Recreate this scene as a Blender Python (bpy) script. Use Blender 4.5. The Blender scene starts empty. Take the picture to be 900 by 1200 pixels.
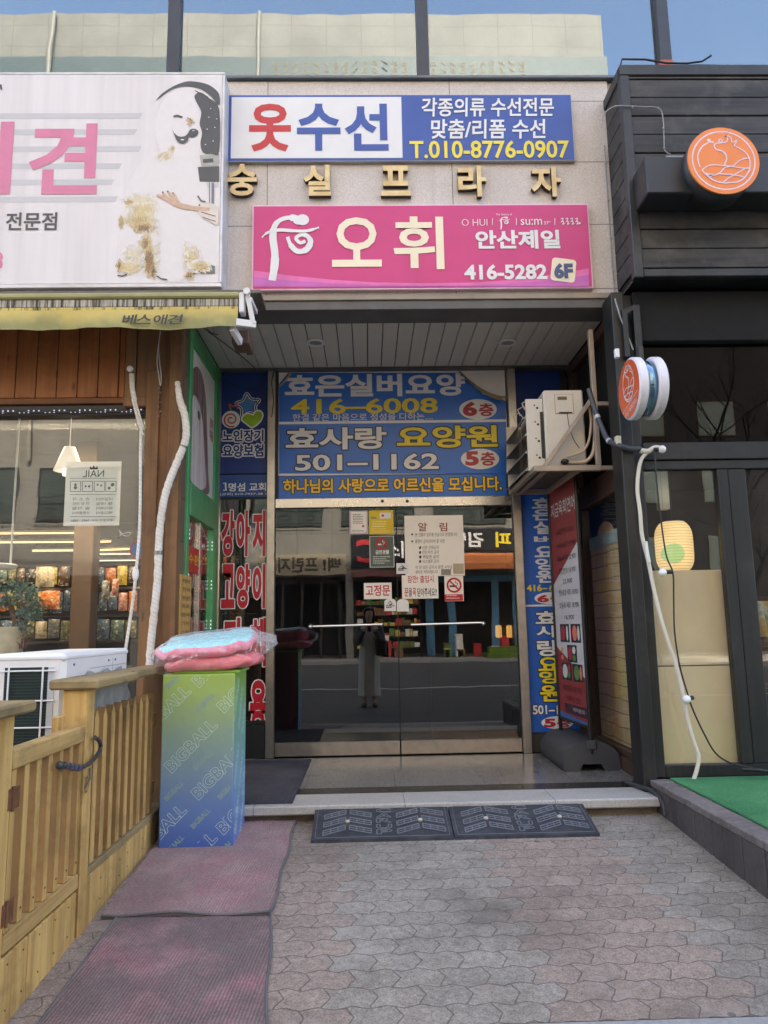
import bpy, bmesh, math, random
from math import sin, cos, tan, pi, radians, atan2, sqrt
from mathutils import Vector, Matrix
from mathutils.geometry import tessellate_polygon

SC = bpy.context.scene
COL = SC.collection
random.seed(11)

# ------------------------------------------------------------------ camera, sky, sun, exposure
FPX, PITCH, YAW, ROLL = 867.0, radians(8.85), radians(1.3), radians(1.0)
CAM = Vector((0, 0, 1.04))
_f = Vector((sin(YAW) * cos(PITCH), cos(YAW) * cos(PITCH), sin(PITCH)))
_r = Vector((cos(YAW), -sin(YAW), 0))
_u = _r.cross(_f)
R_ = cos(ROLL) * _r - sin(ROLL) * _u
U_ = cos(ROLL) * _u + sin(ROLL) * _r
cd = bpy.data.cameras.new('camera')
cam = bpy.data.objects.new('camera', cd)
COL.objects.link(cam)
m3 = Matrix((R_, U_, -_f)).transposed()
cam.matrix_world = Matrix.Translation(CAM) @ m3.to_4x4()
cd.sensor_fit = 'VERTICAL'
cd.sensor_height = 36.0
cd.sensor_width = 27.0
cd.lens = FPX / 1200 * 36
cd.clip_start = 0.01
cd.clip_end = 500
SC.camera = cam

SUN_EL, SUN_AZ = radians(40), radians(12)      # azimuth measured from +Y towards +X: the sun stands behind the building
w = bpy.data.worlds.new('World')
SC.world = w
w.use_nodes = True
nt = w.node_tree
bg = nt.nodes['Background']
sky = nt.nodes.new('ShaderNodeTexSky')
sky.sky_type = 'NISHITA'
sky.sun_disc = False
sky.sun_elevation = SUN_EL
sky.sun_rotation = SUN_AZ
sky.dust_density = 3.5
sky.ozone_density = 0.6
nt.links.new(sky.outputs[0], bg.inputs[0])
bg.inputs[1].default_value = 0.15
ld = bpy.data.lights.new('sun', 'SUN')
ld.energy = 2.2
ld.angle = radians(0.5)
ld.color = (1.0, 0.93, 0.82)
sun = bpy.data.objects.new('sun', ld)
COL.objects.link(sun)
sdir = Vector((sin(SUN_AZ) * cos(SUN_EL), cos(SUN_AZ) * cos(SUN_EL), sin(SUN_EL)))
sun.rotation_euler = sdir.to_track_quat('Z', 'Y').to_euler()
sun.location = (0, 30, 40)
vs = SC.view_settings
vs.view_transform = 'Standard'
vs.look = 'None'
vs.gamma = 1.0
vs.use_curve_mapping = False
vs.exposure = 3.0
vs.use_white_balance = True
vs.white_balance_temperature = 7150
vs.white_balance_tint = 11
SC.cycles.max_bounces = 10
SC.cycles.transparent_max_bounces = 16
SC.cycles.use_denoising = True

# ------------------------------------------------------------------ points from the photograph's pixels on real planes
def ray(px, py):
    return _f + R_ * ((px - 450) / FPX) + U_ * ((600 - py) / FPX)

class Plane:
    """A real plane: origin o, axes u (right as seen), v (up), n towards the viewer."""
    def __init__(s, o, u, v, n):
        s.o, s.u, s.v, s.n = Vector(o), Vector(u).normalized(), Vector(v).normalized(), Vector(n).normalized()
    def w(s, a, b, c=0.0):
        return s.o + s.u * a + s.v * b + s.n * c
    def at(s, px, py):
        d = ray(px, py)
        t = (s.o - CAM).dot(s.n) / d.dot(s.n)
        p = CAM + d * t - s.o
        return p.dot(s.u), p.dot(s.v)
    def box(s, x0, y0, x1, y1):
        xm, ym = (x0 + x1) / 2, (y0 + y1) / 2
        return s.at(x0, ym)[0], s.at(xm, y1)[1], s.at(x1, ym)[0], s.at(xm, y0)[1]

def front(Y):
    return Plane((0, Y, 0), (1, 0, 0), (0, 0, 1), (0, -1, 0))
def face_px(X):   # a wall seen on the left, facing +X
    return Plane((X, 0, 0), (0, 1, 0), (0, 0, 1), (1, 0, 0))
def face_nx(X):   # a wall seen on the right, facing -X
    return Plane((X, 0, 0), (0, -1, 0), (0, 0, 1), (-1, 0, 0))
def back(Y):      # faces +Y, seen from the building
    return Plane((0, Y, 0), (-1, 0, 0), (0, 0, 1), (0, 1, 0))
GS = 0.06
def gz(y):
    return -0.10 - GS * (4.73 - y)

# ------------------------------------------------------------------ materials
def S(r, g, b):
    f = lambda c: (c / 255 / 12.92) if c / 255 <= 0.04045 else ((c / 255 + 0.055) / 1.055) ** 2.4
    return (f(r), f(g), f(b), 1)

def scl(c, k):
    return tuple(min(1, x * k) for x in c[:3]) + (1,)

class NT:
    def __init__(s, name):
        s.m = bpy.data.materials.new(name)
        s.m.use_nodes = True
        s.t = s.m.node_tree
        s.b = s.t.nodes['Principled BSDF']
        s.out = s.t.nodes['Material Output']
        s.geo = s.n('ShaderNodeNewGeometry')
        s.pos = s.geo.outputs['Position']
    def n(s, typ, **kw):
        x = s.t.nodes.new(typ)
        for k, v in kw.items():
            setattr(x, k, v)
        return x
    def l(s, a, b):
        s.t.links.new(a, b)
    def math(s, op, a, b=None, c=None):
        x = s.n('ShaderNodeMath', operation=op)
        for i, v in enumerate((a, b, c)):
            if v is None: continue
            if isinstance(v, (int, float)): x.inputs[i].default_value = v
            else: s.l(v, x.inputs[i])
        return x.outputs[0]
    def mapping(s, scale=(1, 1, 1), rot=(0, 0, 0), loc=(0, 0, 0), src=None):
        x = s.n('ShaderNodeMapping')
        x.inputs['Scale'].default_value = scale
        x.inputs['Rotation'].default_value = rot
        x.inputs['Location'].default_value = loc
        s.l(src or s.pos, x.inputs[0])
        return x.outputs[0]
    def noise(s, scale, detail=4, vec=None, rough=0.55):
        x = s.n('ShaderNodeTexNoise')
        x.inputs['Scale'].default_value = scale
        x.inputs['Detail'].default_value = detail
        x.inputs['Roughness'].default_value = rough
        s.l(vec or s.pos, x.inputs['Vector'])
        return x.outputs['Fac']
    def ramp(s, fac, stops):
        x = s.n('ShaderNodeValToRGB')
        e = x.color_ramp.elements
        while len(e) < len(stops): e.new(0.5)
        for i, (p, c) in enumerate(stops):
            e[i].position = p
            e[i].color = c if len(c) == 4 else tuple(c) + (1,)
        s.l(fac, x.inputs[0])
        return x.outputs[0]
    def mix(s, fac, a, b, typ='MIX'):
        x = s.n('ShaderNodeMix', data_type='RGBA', blend_type=typ)
        for i, v in ((0, fac), (6, a), (7, b)):
            if isinstance(v, (int, float)): x.inputs[i].default_value = v
            elif isinstance(v, tuple): x.inputs[i].default_value = v
            else: s.l(v, x.inputs[i])
        return x.outputs[2]
    def bump(s, h, dist=0.01, strength=0.6):
        x = s.n('ShaderNodeBump')
        x.inputs['Distance'].default_value = dist
        x.inputs['Strength'].default_value = strength
        s.l(h, x.inputs['Height'])
        s.l(x.outputs[0], s.b.inputs['Normal'])
    def set(s, col=None, rough=None, metal=None, spec=None):
        for k, v in (('Base Color', col), ('Roughness', rough), ('Metallic', metal), ('Specular IOR Level', spec)):
            if v is None: continue
            if isinstance(v, (int, float, tuple)): s.b.inputs[k].default_value = v
            else: s.l(v, s.b.inputs[k])
        return s.m

_M = {}
def mat(name, col, rough=0.6, metal=0.0, var=0.12, scale=6.0, bump=0.0, bscale=80.0, spec=0.5, dirt=None, dscale=2.5, damt=0.5):
    """Painted / plastic / cloth surface: base colour with uneven tone, optional dirt patches and fine relief."""
    if name in _M: return _M[name]
    n = NT(name)
    f = n.noise(scale, 5)
    c = n.ramp(f, [(0.3, scl(col, 1 - var)), (0.7, scl(col, 1 + var))])
    if dirt:
        d = n.noise(dscale, 8, rough=0.7)
        c = n.mix(n.math('MULTIPLY', n.ramp(d, [(0.45, (0, 0, 0)), (0.72, (1, 1, 1))]), damt), c, dirt)
    r = n.math('ADD', n.math('MULTIPLY', n.noise(scale * 2.3, 3), 0.16), rough - 0.08)
    if bump: n.bump(n.noise(bscale, 4), 0.004, bump)
    _M[name] = n.set(c, r, metal, spec)
    return _M[name]

def flat(name, col, rough=0.5):
    return mat(name, col, rough, var=0.06, scale=9)

def wood(name, c0, c1, axis=2, grain=26.0, rough=0.6, dark=None, bump=0.35, damt=0.5, knots=0.0):
    if name in _M: return _M[name]
    n = NT(name)
    sc = [grain, grain, grain]; sc[axis] = grain * 0.05
    v = n.mapping(tuple(sc))
    a = n.noise(1.0, 7, v, 0.6)
    sc2 = [5, 5, 5]; sc2[axis] = 0.7
    b = n.noise(1.0, 3, n.mapping(tuple(sc2)))
    k = n.math('ADD', n.math('MULTIPLY', a, 0.6), n.math('MULTIPLY', b, 0.4))
    c = n.ramp(k, [(0.33, c0), (0.66, c1)])
    if dark:
        d = n.noise(3.0, 8, rough=0.72)
        c = n.mix(n.math('MULTIPLY', n.ramp(d, [(0.5, (0, 0, 0)), (0.7, (1, 1, 1))]), damt), c, dark)
    if knots:
        ks = [9, 9, 9]; ks[axis] = 3.5
        vk = n.n('ShaderNodeTexVoronoi'); vk.inputs['Scale'].default_value = 1.0
        n.l(n.mapping(tuple(ks)), vk.inputs['Vector'])
        sk = n.n('ShaderNodeSeparateColor'); n.l(vk.outputs['Color'], sk.inputs[0])
        kn = n.math('MULTIPLY', n.ramp(vk.outputs['Distance'], [(0.04, (1, 1, 1)), (0.16, (0, 0, 0))]), n.math('GREATER_THAN', sk.outputs[0], 0.62))
        c = n.mix(n.math('MULTIPLY', kn, knots), c, scl(c0, 0.42))
    n.bump(a, 0.003, bump)
    _M[name] = n.set(c, rough)
    return _M[name]

def glass(name, tint=(0.8, 0.85, 0.83, 1), refl=1.0, rough=0.0, base=0.0, gcol=(0.95, 0.97, 0.97, 1), dust=0.0, wave=0.0):
    if name in _M: return _M[name]
    n = NT(name)
    t = n.n('ShaderNodeBsdfTransparent'); t.inputs[0].default_value = tint
    g = n.n('ShaderNodeBsdfGlossy'); g.inputs['Roughness'].default_value = rough
    g.inputs[0].default_value = gcol
    dt = n.n('ShaderNodeVectorMath', operation='DOT_PRODUCT')
    n.l(n.geo.outputs['Incoming'], dt.inputs[0]); n.l(n.geo.outputs['Normal'], dt.inputs[1])
    om = n.math('SUBTRACT', 1.0, n.math('ABSOLUTE', dt.outputs['Value']))
    sch = n.math('ADD', n.math('MULTIPLY', n.math('POWER', om, 5.0), 0.96), 0.04)
    fac = n.math('MINIMUM', n.math('ADD', n.math('MULTIPLY', sch, refl), base), 1.0)
    mx = n.n('ShaderNodeMixShader')
    n.l(fac, mx.inputs[0]); n.l(t.outputs[0], mx.inputs[1]); n.l(g.outputs[0], mx.inputs[2])
    if wave:
        bp = n.n('ShaderNodeBump'); bp.inputs['Distance'].default_value = wave; bp.inputs['Strength'].default_value = 1.0
        n.l(n.noise(1.6, 2), bp.inputs['Height']); n.l(bp.outputs[0], g.inputs['Normal'])
    last = mx.outputs[0]
    if dust:
        d = n.n('ShaderNodeBsdfDiffuse'); d.inputs[0].default_value = (0.55, 0.53, 0.50, 1)
        sm = n.noise(1.0, 6, n.mapping((3.0, 3.0, 1.3), rot=(0, radians(25), 0)), 0.7)
        m2 = n.n('ShaderNodeMixShader')
        n.l(n.math('MULTIPLY', n.ramp(sm, [(0.42, (0.15, 0.15, 0.15)), (0.7, (1, 1, 1))]), dust), m2.inputs[0])
        n.l(last, m2.inputs[1]); n.l(d.outputs[0], m2.inputs[2]); last = m2.outputs[0]
    n.l(last, n.out.inputs[0])
    _M[name] = n.m
    return n.m

def emit(name, col, strength, base=None):
    if name in _M: return _M[name]
    n = NT(name)
    n.set(base or col, 0.5)
    n.b.inputs['Emission Color'].default_value = col
    n.b.inputs['Emission Strength'].default_value = strength
    _M[name] = n.m
    return n.m

# ------------------------------------------------------------------ text outlines (the built-in font, fitted into boxes)
_TC = {}
_tcur = bpy.data.curves.new('lettering', 'FONT')
_tobj = bpy.data.objects.new('lettering', _tcur)
_tsc = bpy.data.scenes.new('lettering')
_tsc.collection.objects.link(_tobj)
_tvl = _tsc.view_layers[0]
def text_geo(body, off=0.0, ext=0.0, res=3):
    k = (body, off, ext)
    if k in _TC: return _TC[k]
    _tcur.body = body; _tcur.offset = off; _tcur.extrude = ext; _tcur.resolution_u = res
    _tvl.update()
    ev = _tobj.evaluated_get(_tvl.depsgraph)
    me = ev.to_mesh()
    v = [tuple(x.co) for x in me.vertices]
    f = [tuple(p.vertices) for p in me.polygons]
    ev.to_mesh_clear()
    _TC[k] = (v, f)
    return v, f
def text_done():
    bpy.data.objects.remove(_tobj); bpy.data.curves.remove(_tcur); bpy.data.scenes.remove(_tsc)

# ------------------------------------------------------------------ mesh builder
class MB:
    def __init__(s, m=None):
        s.v, s.f, s.mi, s.sm, s.mats = [], [], [], [], []
        s.cur = 0; s.smooth = False
        if m: s.mat(m)
    def mat(s, m):
        if m not in s.mats: s.mats.append(m)
        s.cur = s.mats.index(m)
        return s
    def add(s, vs_, fs):
        o = len(s.v)
        s.v.extend(tuple(x) for x in vs_)
        for f in fs:
            s.f.append(tuple(i + o for i in f)); s.mi.append(s.cur); s.sm.append(s.smooth)
        return s
    def box(s, x0, x1, y0, y1, z0, z1, bev=0.0, M=None):
        if x0 > x1: x0, x1 = x1, x0
        if y0 > y1: y0, y1 = y1, y0
        if z0 > z1: z0, z1 = z1, z0
        lo, hi = (x0, y0, z0), (x1, y1, z1)
        b = min(bev, 0.45 * min(x1 - x0, y1 - y0, z1 - z0))
        ctr = Vector(((x0 + x1) / 2, (y0 + y1) / 2, (z0 + z1) / 2))
        vs_, fs = [], []
        if b <= 0:
            for i in range(8):
                vs_.append(Vector((hi[0] if i & 1 else lo[0], hi[1] if i & 2 else lo[1], hi[2] if i & 4 else lo[2])))
            fs = [(0, 1, 3, 2), (4, 5, 7, 6), (0, 1, 5, 4), (2, 3, 7, 6), (0, 2, 6, 4), (1, 3, 7, 5)]
        else:
            idx = {}
            for i in range(8):
                sg = [1 if i >> k & 1 else 0 for k in range(3)]
                for k in range(3):
                    p = [0, 0, 0]
                    for a in range(3):
                        e = hi[a] if sg[a] else lo[a]
                        p[a] = e if a == k else (e - b if sg[a] else e + b)
                    idx[(tuple(sg), k)] = len(vs_); vs_.append(Vector(p))
            for k in range(3):
                a, c = [q for q in range(3) if q != k]
                for t in (0, 1):
                    q = []
                    for (sa, sc_) in ((0, 0), (1, 0), (1, 1), (0, 1)):
                        g = [0, 0, 0]; g[k] = t; g[a] = sa; g[c] = sc_
                        q.append(idx[(tuple(g), k)])
                    fs.append(tuple(q))
            for k in range(3):
                a, c = [q for q in range(3) if q != k]
                for sa in (0, 1):
                    for sc_ in (0, 1):
                        g0 = [0, 0, 0]; g0[a] = sa; g0[c] = sc_
                        g1 = list(g0); g1[k] = 1
                        fs.append((idx[(tuple(g0), a)], idx[(tuple(g1), a)], idx[(tuple(g1), c)], idx[(tuple(g0), c)]))
            for i in range(8):
                sg = tuple(1 if i >> k & 1 else 0 for k in range(3))
                fs.append((idx[(sg, 0)], idx[(sg, 1)], idx[(sg, 2)]))
        out = []
        for f in fs:
            p = [vs_[i] for i in f]
            nrm = (p[1] - p[0]).cross(p[2] - p[0])
            if nrm.dot(sum(p, Vector()) / len(p) - ctr) < 0: f = f[::-1]
            out.append(f)
        if M is not None: vs_ = [M @ x for x in vs_]
        return s.add(vs_, out)
    def pbox(s, P, a0, a1, b0, b1, c0, c1, bev=0.0):
        """A box given in a plane's own coordinates."""
        t = MB(); t.box(a0, a1, b0, b1, c0, c1, bev)
        flip = P.u.cross(P.v).dot(P.n) < 0
        return s.add([P.w(*x) for x in t.v], [f[::-1] for f in t.f] if flip else t.f)
    def quad(s, a, b, c, d):
        return s.add([a, b, c, d], [(0, 1, 2, 3)])
    def poly(s, P, pts, c=0.0, thick=0.0):
        """Concave outline in plane coordinates; flat, or a slab of the given thickness behind c."""
        v2 = [Vector((x, y, 0)) for x, y in pts]
        tri = tessellate_polygon([v2])
        n = len(pts)
        s.add([P.w(x, y, c) for x, y in pts], [tuple(t) for t in tri])
        if thick:
            s.add([P.w(x, y, c - thick) for x, y in pts], [tuple(t)[::-1] for t in tri])
            s.add([P.w(x, y, c) for x, y in pts] + [P.w(x, y, c - thick) for x, y in pts],
                  [(i, (i + 1) % n, n + (i + 1) % n, n + i) for i in range(n)])
        return s
    def ppoly(s, P, pts, c=0.0, thick=0.0):
        return s.poly(P, [P.at(*p) for p in pts], c, thick)
    def ell(s, P, cx, cy, rx, ry, c=0.0, thick=0.0, n=40, a0=0, a1=2 * pi):
        return s.poly(P, [(cx + rx * cos(a0 + (a1 - a0) * i / n), cy + ry * sin(a0 + (a1 - a0) * i / n)) for i in range(n)], c, thick)
    def stroke(s, P, pts, wd, c=0.0, closed=False):
        pts = [Vector(p) for p in pts]
        n = len(pts)
        W = wd if isinstance(wd, (list, tuple)) else [wd] * n
        L = []
        for i in range(n):
            p0 = pts[(i - 1) % n] if closed or i > 0 else pts[i]
            p1 = pts[(i + 1) % n] if closed or i < n - 1 else pts[i]
            d = (p1 - p0)
            d = d.normalized() if d.length > 1e-9 else Vector((1, 0))
            q = Vector((-d.y, d.x)) * W[i] / 2
            L.append((pts[i] + q, pts[i] - q))
        vs_ = [P.w(x.x, x.y, c) for l in L for x in l]
        fs = [(2 * i, 2 * i + 1, 2 * ((i + 1) % n) + 1, 2 * ((i + 1) % n)) for i in range(n if closed else n - 1)]
        return s.add(vs_, fs)
    def pstroke(s, P, pts, wpx, c=0.0, closed=False, smooth=0):
        if smooth: pts = spline(pts, smooth, closed)
        q = [P.at(*p) for p in pts]
        k = abs(P.at(450, 300)[1] - P.at(450, 301)[1])
        ww = [x * k for x in wpx] if isinstance(wpx, (list, tuple)) else wpx * k
        if isinstance(ww, list) and len(ww) != len(q):
            ww = [ww[min(len(ww) - 1, int(i * len(ww) / len(q)))] for i in range(len(q))]
        return s.stroke(P, q, ww, c, closed)
    def text(s, P, body, a0, b0, a1, b1, c=0.0, off=0.022, outline=None, omat=None, ext=0.0, rot=0.0, shear=0.0, mirror=False, hollow=False):
        """Lettering fitted into the box (a0,b0)-(a1,b1) of plane P; optional wider outline beneath in its own material."""
        v, f = text_geo(body, off, 0.1 if ext else 0.0)
        x0 = min(p[0] for p in v); x1 = max(p[0] for p in v); y0 = min(p[1] for p in v); y1 = max(p[1] for p in v)
        sx, sy = (a1 - a0) / (x1 - x0), (b1 - b0) / (y1 - y0)
        cx, cy = (a0 + a1) / 2, (b0 + b1) / 2
        xm, ym = (x0 + x1) / 2, (y0 + y1) / 2
        def put(vv, cc):
            o = []
            for p in vv:
                x, y = (p[0] - xm) * sx, (p[1] - ym) * sy
                x += y * shear
                if mirror: x = -x
                if rot: x, y = x * cos(rot) - y * sin(rot), x * sin(rot) + y * cos(rot)
                o.append(P.w(cx + x, cy + y, cc + (p[2] / 0.1 * ext / 2 + ext / 2 if ext else 0)))
            return o
        if outline:
            keep = s.cur
            s.mat(omat)
            ow = outline * min(abs(sx), abs(sy)) * 1.0
            for k in range(14):
                dx, dy = ow * cos(2 * pi * k / 14), ow * sin(2 * pi * k / 14)
                sh = P.u * dx + P.v * dy
                s.add([p + sh for p in put(v, c - 0.0012 - 0.00006 * k)], f)
            s.cur = keep
        return s.add(put(v, c), f)
    def ptext(s, P, body, px, c=0.0, **k):
        return s.text(P, body, *P.box(*px), c=c, **k)
    def tube(s, pts, r, seg=10, cap=True):
        pts = [Vector(p) for p in pts]
        n = len(pts)
        rr = r if isinstance(r, (list, tuple)) else [r] * n
        up = Vector((0, 0, 1))
        d0 = (pts[1] - pts[0]).normalized()
        if abs(d0.dot(up)) > 0.95: up = Vector((1, 0, 0))
        nx = d0.cross(up).normalized()
        rings = []
        for i in range(n):
            d = (pts[min(i + 1, n - 1)] - pts[max(i - 1, 0)]).normalized()
            nx = (nx - d * nx.dot(d)).normalized()
            ny = d.cross(nx)
            rings.append([pts[i] + (nx * cos(2 * pi * k / seg) + ny * sin(2 * pi * k / seg)) * rr[i] for k in range(seg)])
        vs_ = [p for r_ in rings for p in r_]
        fs = [(i * seg + k, i * seg + (k + 1) % seg, (i + 1) * seg + (k + 1) % seg, (i + 1) * seg + k) for i in range(n - 1) for k in range(seg)]
        sm = s.smooth; s.smooth = True
        s.add(vs_, fs)
        s.smooth = sm
        if cap: s.add(rings[0] + rings[-1], [tuple(range(seg))[::-1], tuple(range(seg, 2 * seg))])
        return s
    def bar(s, a, b, w_, h_, bev=0.002, up=(0, 0, 1)):
        """Rectangular bar from a to b."""
        a, b = Vector(a), Vector(b)
        d = b - a; L = d.length; d.normalize()
        upv = Vector(up)
        if abs(d.dot(upv)) > 0.95: upv = Vector((1, 0, 0))
        x = d.cross(upv).normalized(); z = x.cross(d)
        M = Matrix((x, d, z)).transposed().to_4x4(); M.translation = a
        return s.box(-w_ / 2, w_ / 2, 0, L, -h_ / 2, h_ / 2, bev, M)
    def lathe(s, prof, o, axis=(0, 0, 1), seg=32):
        """Profile of (radius, height) about an axis through o."""
        ax = Vector(axis).normalized()
        t = Vector((1, 0, 0)) if abs(ax.x) < 0.9 else Vector((0, 1, 0))
        x = ax.cross(t).normalized(); y = ax.cross(x)
        o = Vector(o)
        vs_ = [o + ax * h + (x * cos(2 * pi * k / seg) + y * sin(2 * pi * k / seg)) * max(r, 1e-4) for r, h in prof for k in range(seg)]
        fs = [(i * seg + k, i * seg + (k + 1) % seg, (i + 1) * seg + (k + 1) % seg, (i + 1) * seg + k) for i in range(len(prof) - 1) for k in range(seg)]
        fs += [tuple(range(seg))[::-1], tuple(range((len(prof) - 1) * seg, len(prof) * seg))]
        return s.add(vs_, fs)
    def ball(s, c, r, seg=14, rings=9, jit=0.0):
        c = Vector(c)
        r = r if isinstance(r, (list, tuple)) else (r, r, r)
        vs_ = []
        for i in range(rings + 1):
            t = pi * i / rings
            for k in range(seg):
                p = 2 * pi * k / seg
                j = 1 + random.uniform(-jit, jit)
                vs_.append(c + Vector((r[0] * sin(t) * cos(p) * j, r[1] * sin(t) * sin(p) * j, r[2] * cos(t) * j)))
        fs = [(i * seg + k, (i + 1) * seg + k, (i + 1) * seg + (k + 1) % seg, i * seg + (k + 1) % seg) for i in range(rings) for k in range(seg)]
        sm = s.smooth; s.smooth = True; s.add(vs_, fs); s.smooth = sm
        return s
    def obj(s, name, parent=None, loc=None):
        me = bpy.data.meshes.new(name)
        L = Vector(loc) if loc is not None else Vector((0, 0, 0))
        if parent is not None: L = parent.matrix_world.translation.copy() if parent.get('_o') is None else Vector(parent['_o'])
        me.from_pydata([(x - L.x, y - L.y, z - L.z) for x, y, z in s.v], [], s.f)
        for m in s.mats: me.materials.append(m)
        me.polygons.foreach_set('material_index', s.mi)
        me.polygons.foreach_set('use_smooth', s.sm)
        me.update()
        o = bpy.data.objects.new(name, me)
        COL.objects.link(o)
        if parent is not None: o.parent = parent
        else: o.location = L
        o['_o'] = tuple(L)
        return o

def spline(pts, k=6, closed=False):
    """Catmull-Rom through points of any dimension."""
    n = len(pts); out = []
    for i in range(n if closed else n - 1):
        g = lambda j: pts[j % n] if closed else pts[max(0, min(n - 1, j))]
        p0, p1, p2, p3 = g(i - 1), g(i), g(i + 1), g(i + 2)
        for q in range(k):
            t = q / k
            out.append(tuple(0.5 * (2 * b + (c - a) * t + (2 * a - 5 * b + 4 * c - d) * t * t + (3 * b - a - 3 * c + d) * t ** 3) for a, b, c, d in zip(p0, p1, p2, p3)))
    if not closed: out.append(tuple(pts[-1]))
    return out

def tag(o, label, cat, group=None):
    o['label'] = label; o['category'] = cat
    if group: o['group'] = group
    return o
def thing(name, label, cat, loc, group=None):
    o = bpy.data.objects.new(name, None)
    COL.objects.link(o)
    o.location = loc; o['_o'] = tuple(loc)
    o.empty_display_size = 0.1
    return tag(o, label, cat, group)
def struct(o):
    o['kind'] = 'structure'
    return o
def dup(root, d, label=None, group=None):
    """Copy of a thing with its parts and sub-parts, moved by d."""
    r = root.copy(); COL.objects.link(r)
    r.location = root.location + Vector(d)
    if label: r['label'] = label
    if group: r['group'] = group
    for ch in list(root.children):
        c = ch.copy(); COL.objects.link(c); c.parent = r
        for g in list(ch.children):
            e = g.copy(); COL.objects.link(e); e.parent = c
    return r

# ================================================================== SETTING AND LARGE STRUCTURE
WHITE = S(226, 222, 220)
m_white = mat('white_paint', S(225, 222, 220), 0.45, var=0.03)
m_black = mat('black_paint', S(30, 30, 32), 0.4, var=0.15)
m_dark = mat('dark_void', S(16, 15, 15), 0.9, var=0.1)
m_steel = mat('stainless_steel', S(205, 200, 192), 0.28, 1.0, var=0.06, bump=0.05, bscale=20)
m_steel_d = mat('brushed_steel', S(186, 180, 172), 0.33, 1.0, var=0.12, scale=14, bump=0.15, bscale=24)
m_chrome = mat('chrome', S(225, 225, 225), 0.1, 1.0, var=0.03)
m_glass = glass('door_glass', (0.40, 0.42, 0.40, 1), 1.0, 0.0, 0.072, dust=0.018, wave=0.0006)
m_sglass = glass('side_glass', (0.96, 0.97, 0.96, 1), 0.32, 0.0, 0.0, dust=0.02)
m_wglass = glass('shop_glass', (0.95, 0.96, 0.95, 1), 1.0, 0.0, 0.03, dust=0.035, wave=0.0008)
m_upglass = glass('upper_glass', (0.34, 0.42, 0.45, 1), 1.5, 0.012, 0.16, (0.80, 0.90, 0.96, 1), 0.08, 0.0006)
m_dkglass = glass('dark_glass', (0.42, 0.42, 0.42, 1), 1.0, 0.002, 0.01, dust=0.008)

def granite(name, c, joint_x=None, joint_z=None, jx0=0.0, jz0=0.0, polish=0.5, axes=('x', 'z'), jw=0.006, dark=0.35):
    n = NT(name)
    v = n.n('ShaderNodeTexVoronoi'); v.inputs['Scale'].default_value = 240
    n.l(n.pos, v.inputs['Vector'])
    sp = n.n('ShaderNodeSeparateColor'); n.l(v.outputs['Color'], sp.inputs[0])
    k = n.math('ADD', n.math('MULTIPLY', sp.outputs[0], 0.6), n.math('MULTIPLY', n.noise(70, 4), 0.5))
    col = n.ramp(k, [(0.15, scl(c, 0.62)), (0.4, scl(c, 0.92)), (0.62, c), (0.9, scl(c, 1.18))])
    big = n.noise(1.3, 7, rough=0.65)
    col = n.mix(n.math('MULTIPLY', n.ramp(big, [(0.42, (0, 0, 0)), (0.75, (1, 1, 1))]), dark), col, scl(c, 0.55))
    strk = n.noise(1.0, 5, n.mapping((9, 9, 0.5)))
    col = n.mix(n.math('MULTIPLY', n.ramp(strk, [(0.55, (0, 0, 0)), (0.78, (1, 1, 1))]), dark * 0.8), col, scl(c, 0.5))
    if joint_x or joint_z:
        xyz = n.n('ShaderNodeSeparateXYZ'); n.l(n.pos, xyz.inputs[0])
        ax = {'x': 0, 'y': 1, 'z': 2}
        g = None
        for per, o, a in ((joint_x, jx0, axes[0]), (joint_z, jz0, axes[1])):
            if not per: continue
            t = n.math('ADD', xyz.outputs[ax[a]], 1000 * per - o)
            d = n.math('PINGPONG', t, per / 2)
            j = n.math('LESS_THAN', d, jw / 2)
            g = j if g is None else n.math('MAXIMUM', g, j)
        col = n.mix(g, col, scl(c, 0.28))
        n.bump(n.math('SUBTRACT', 1.0, g), 0.004, 0.6)
    return n.set(col, polish)

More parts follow.
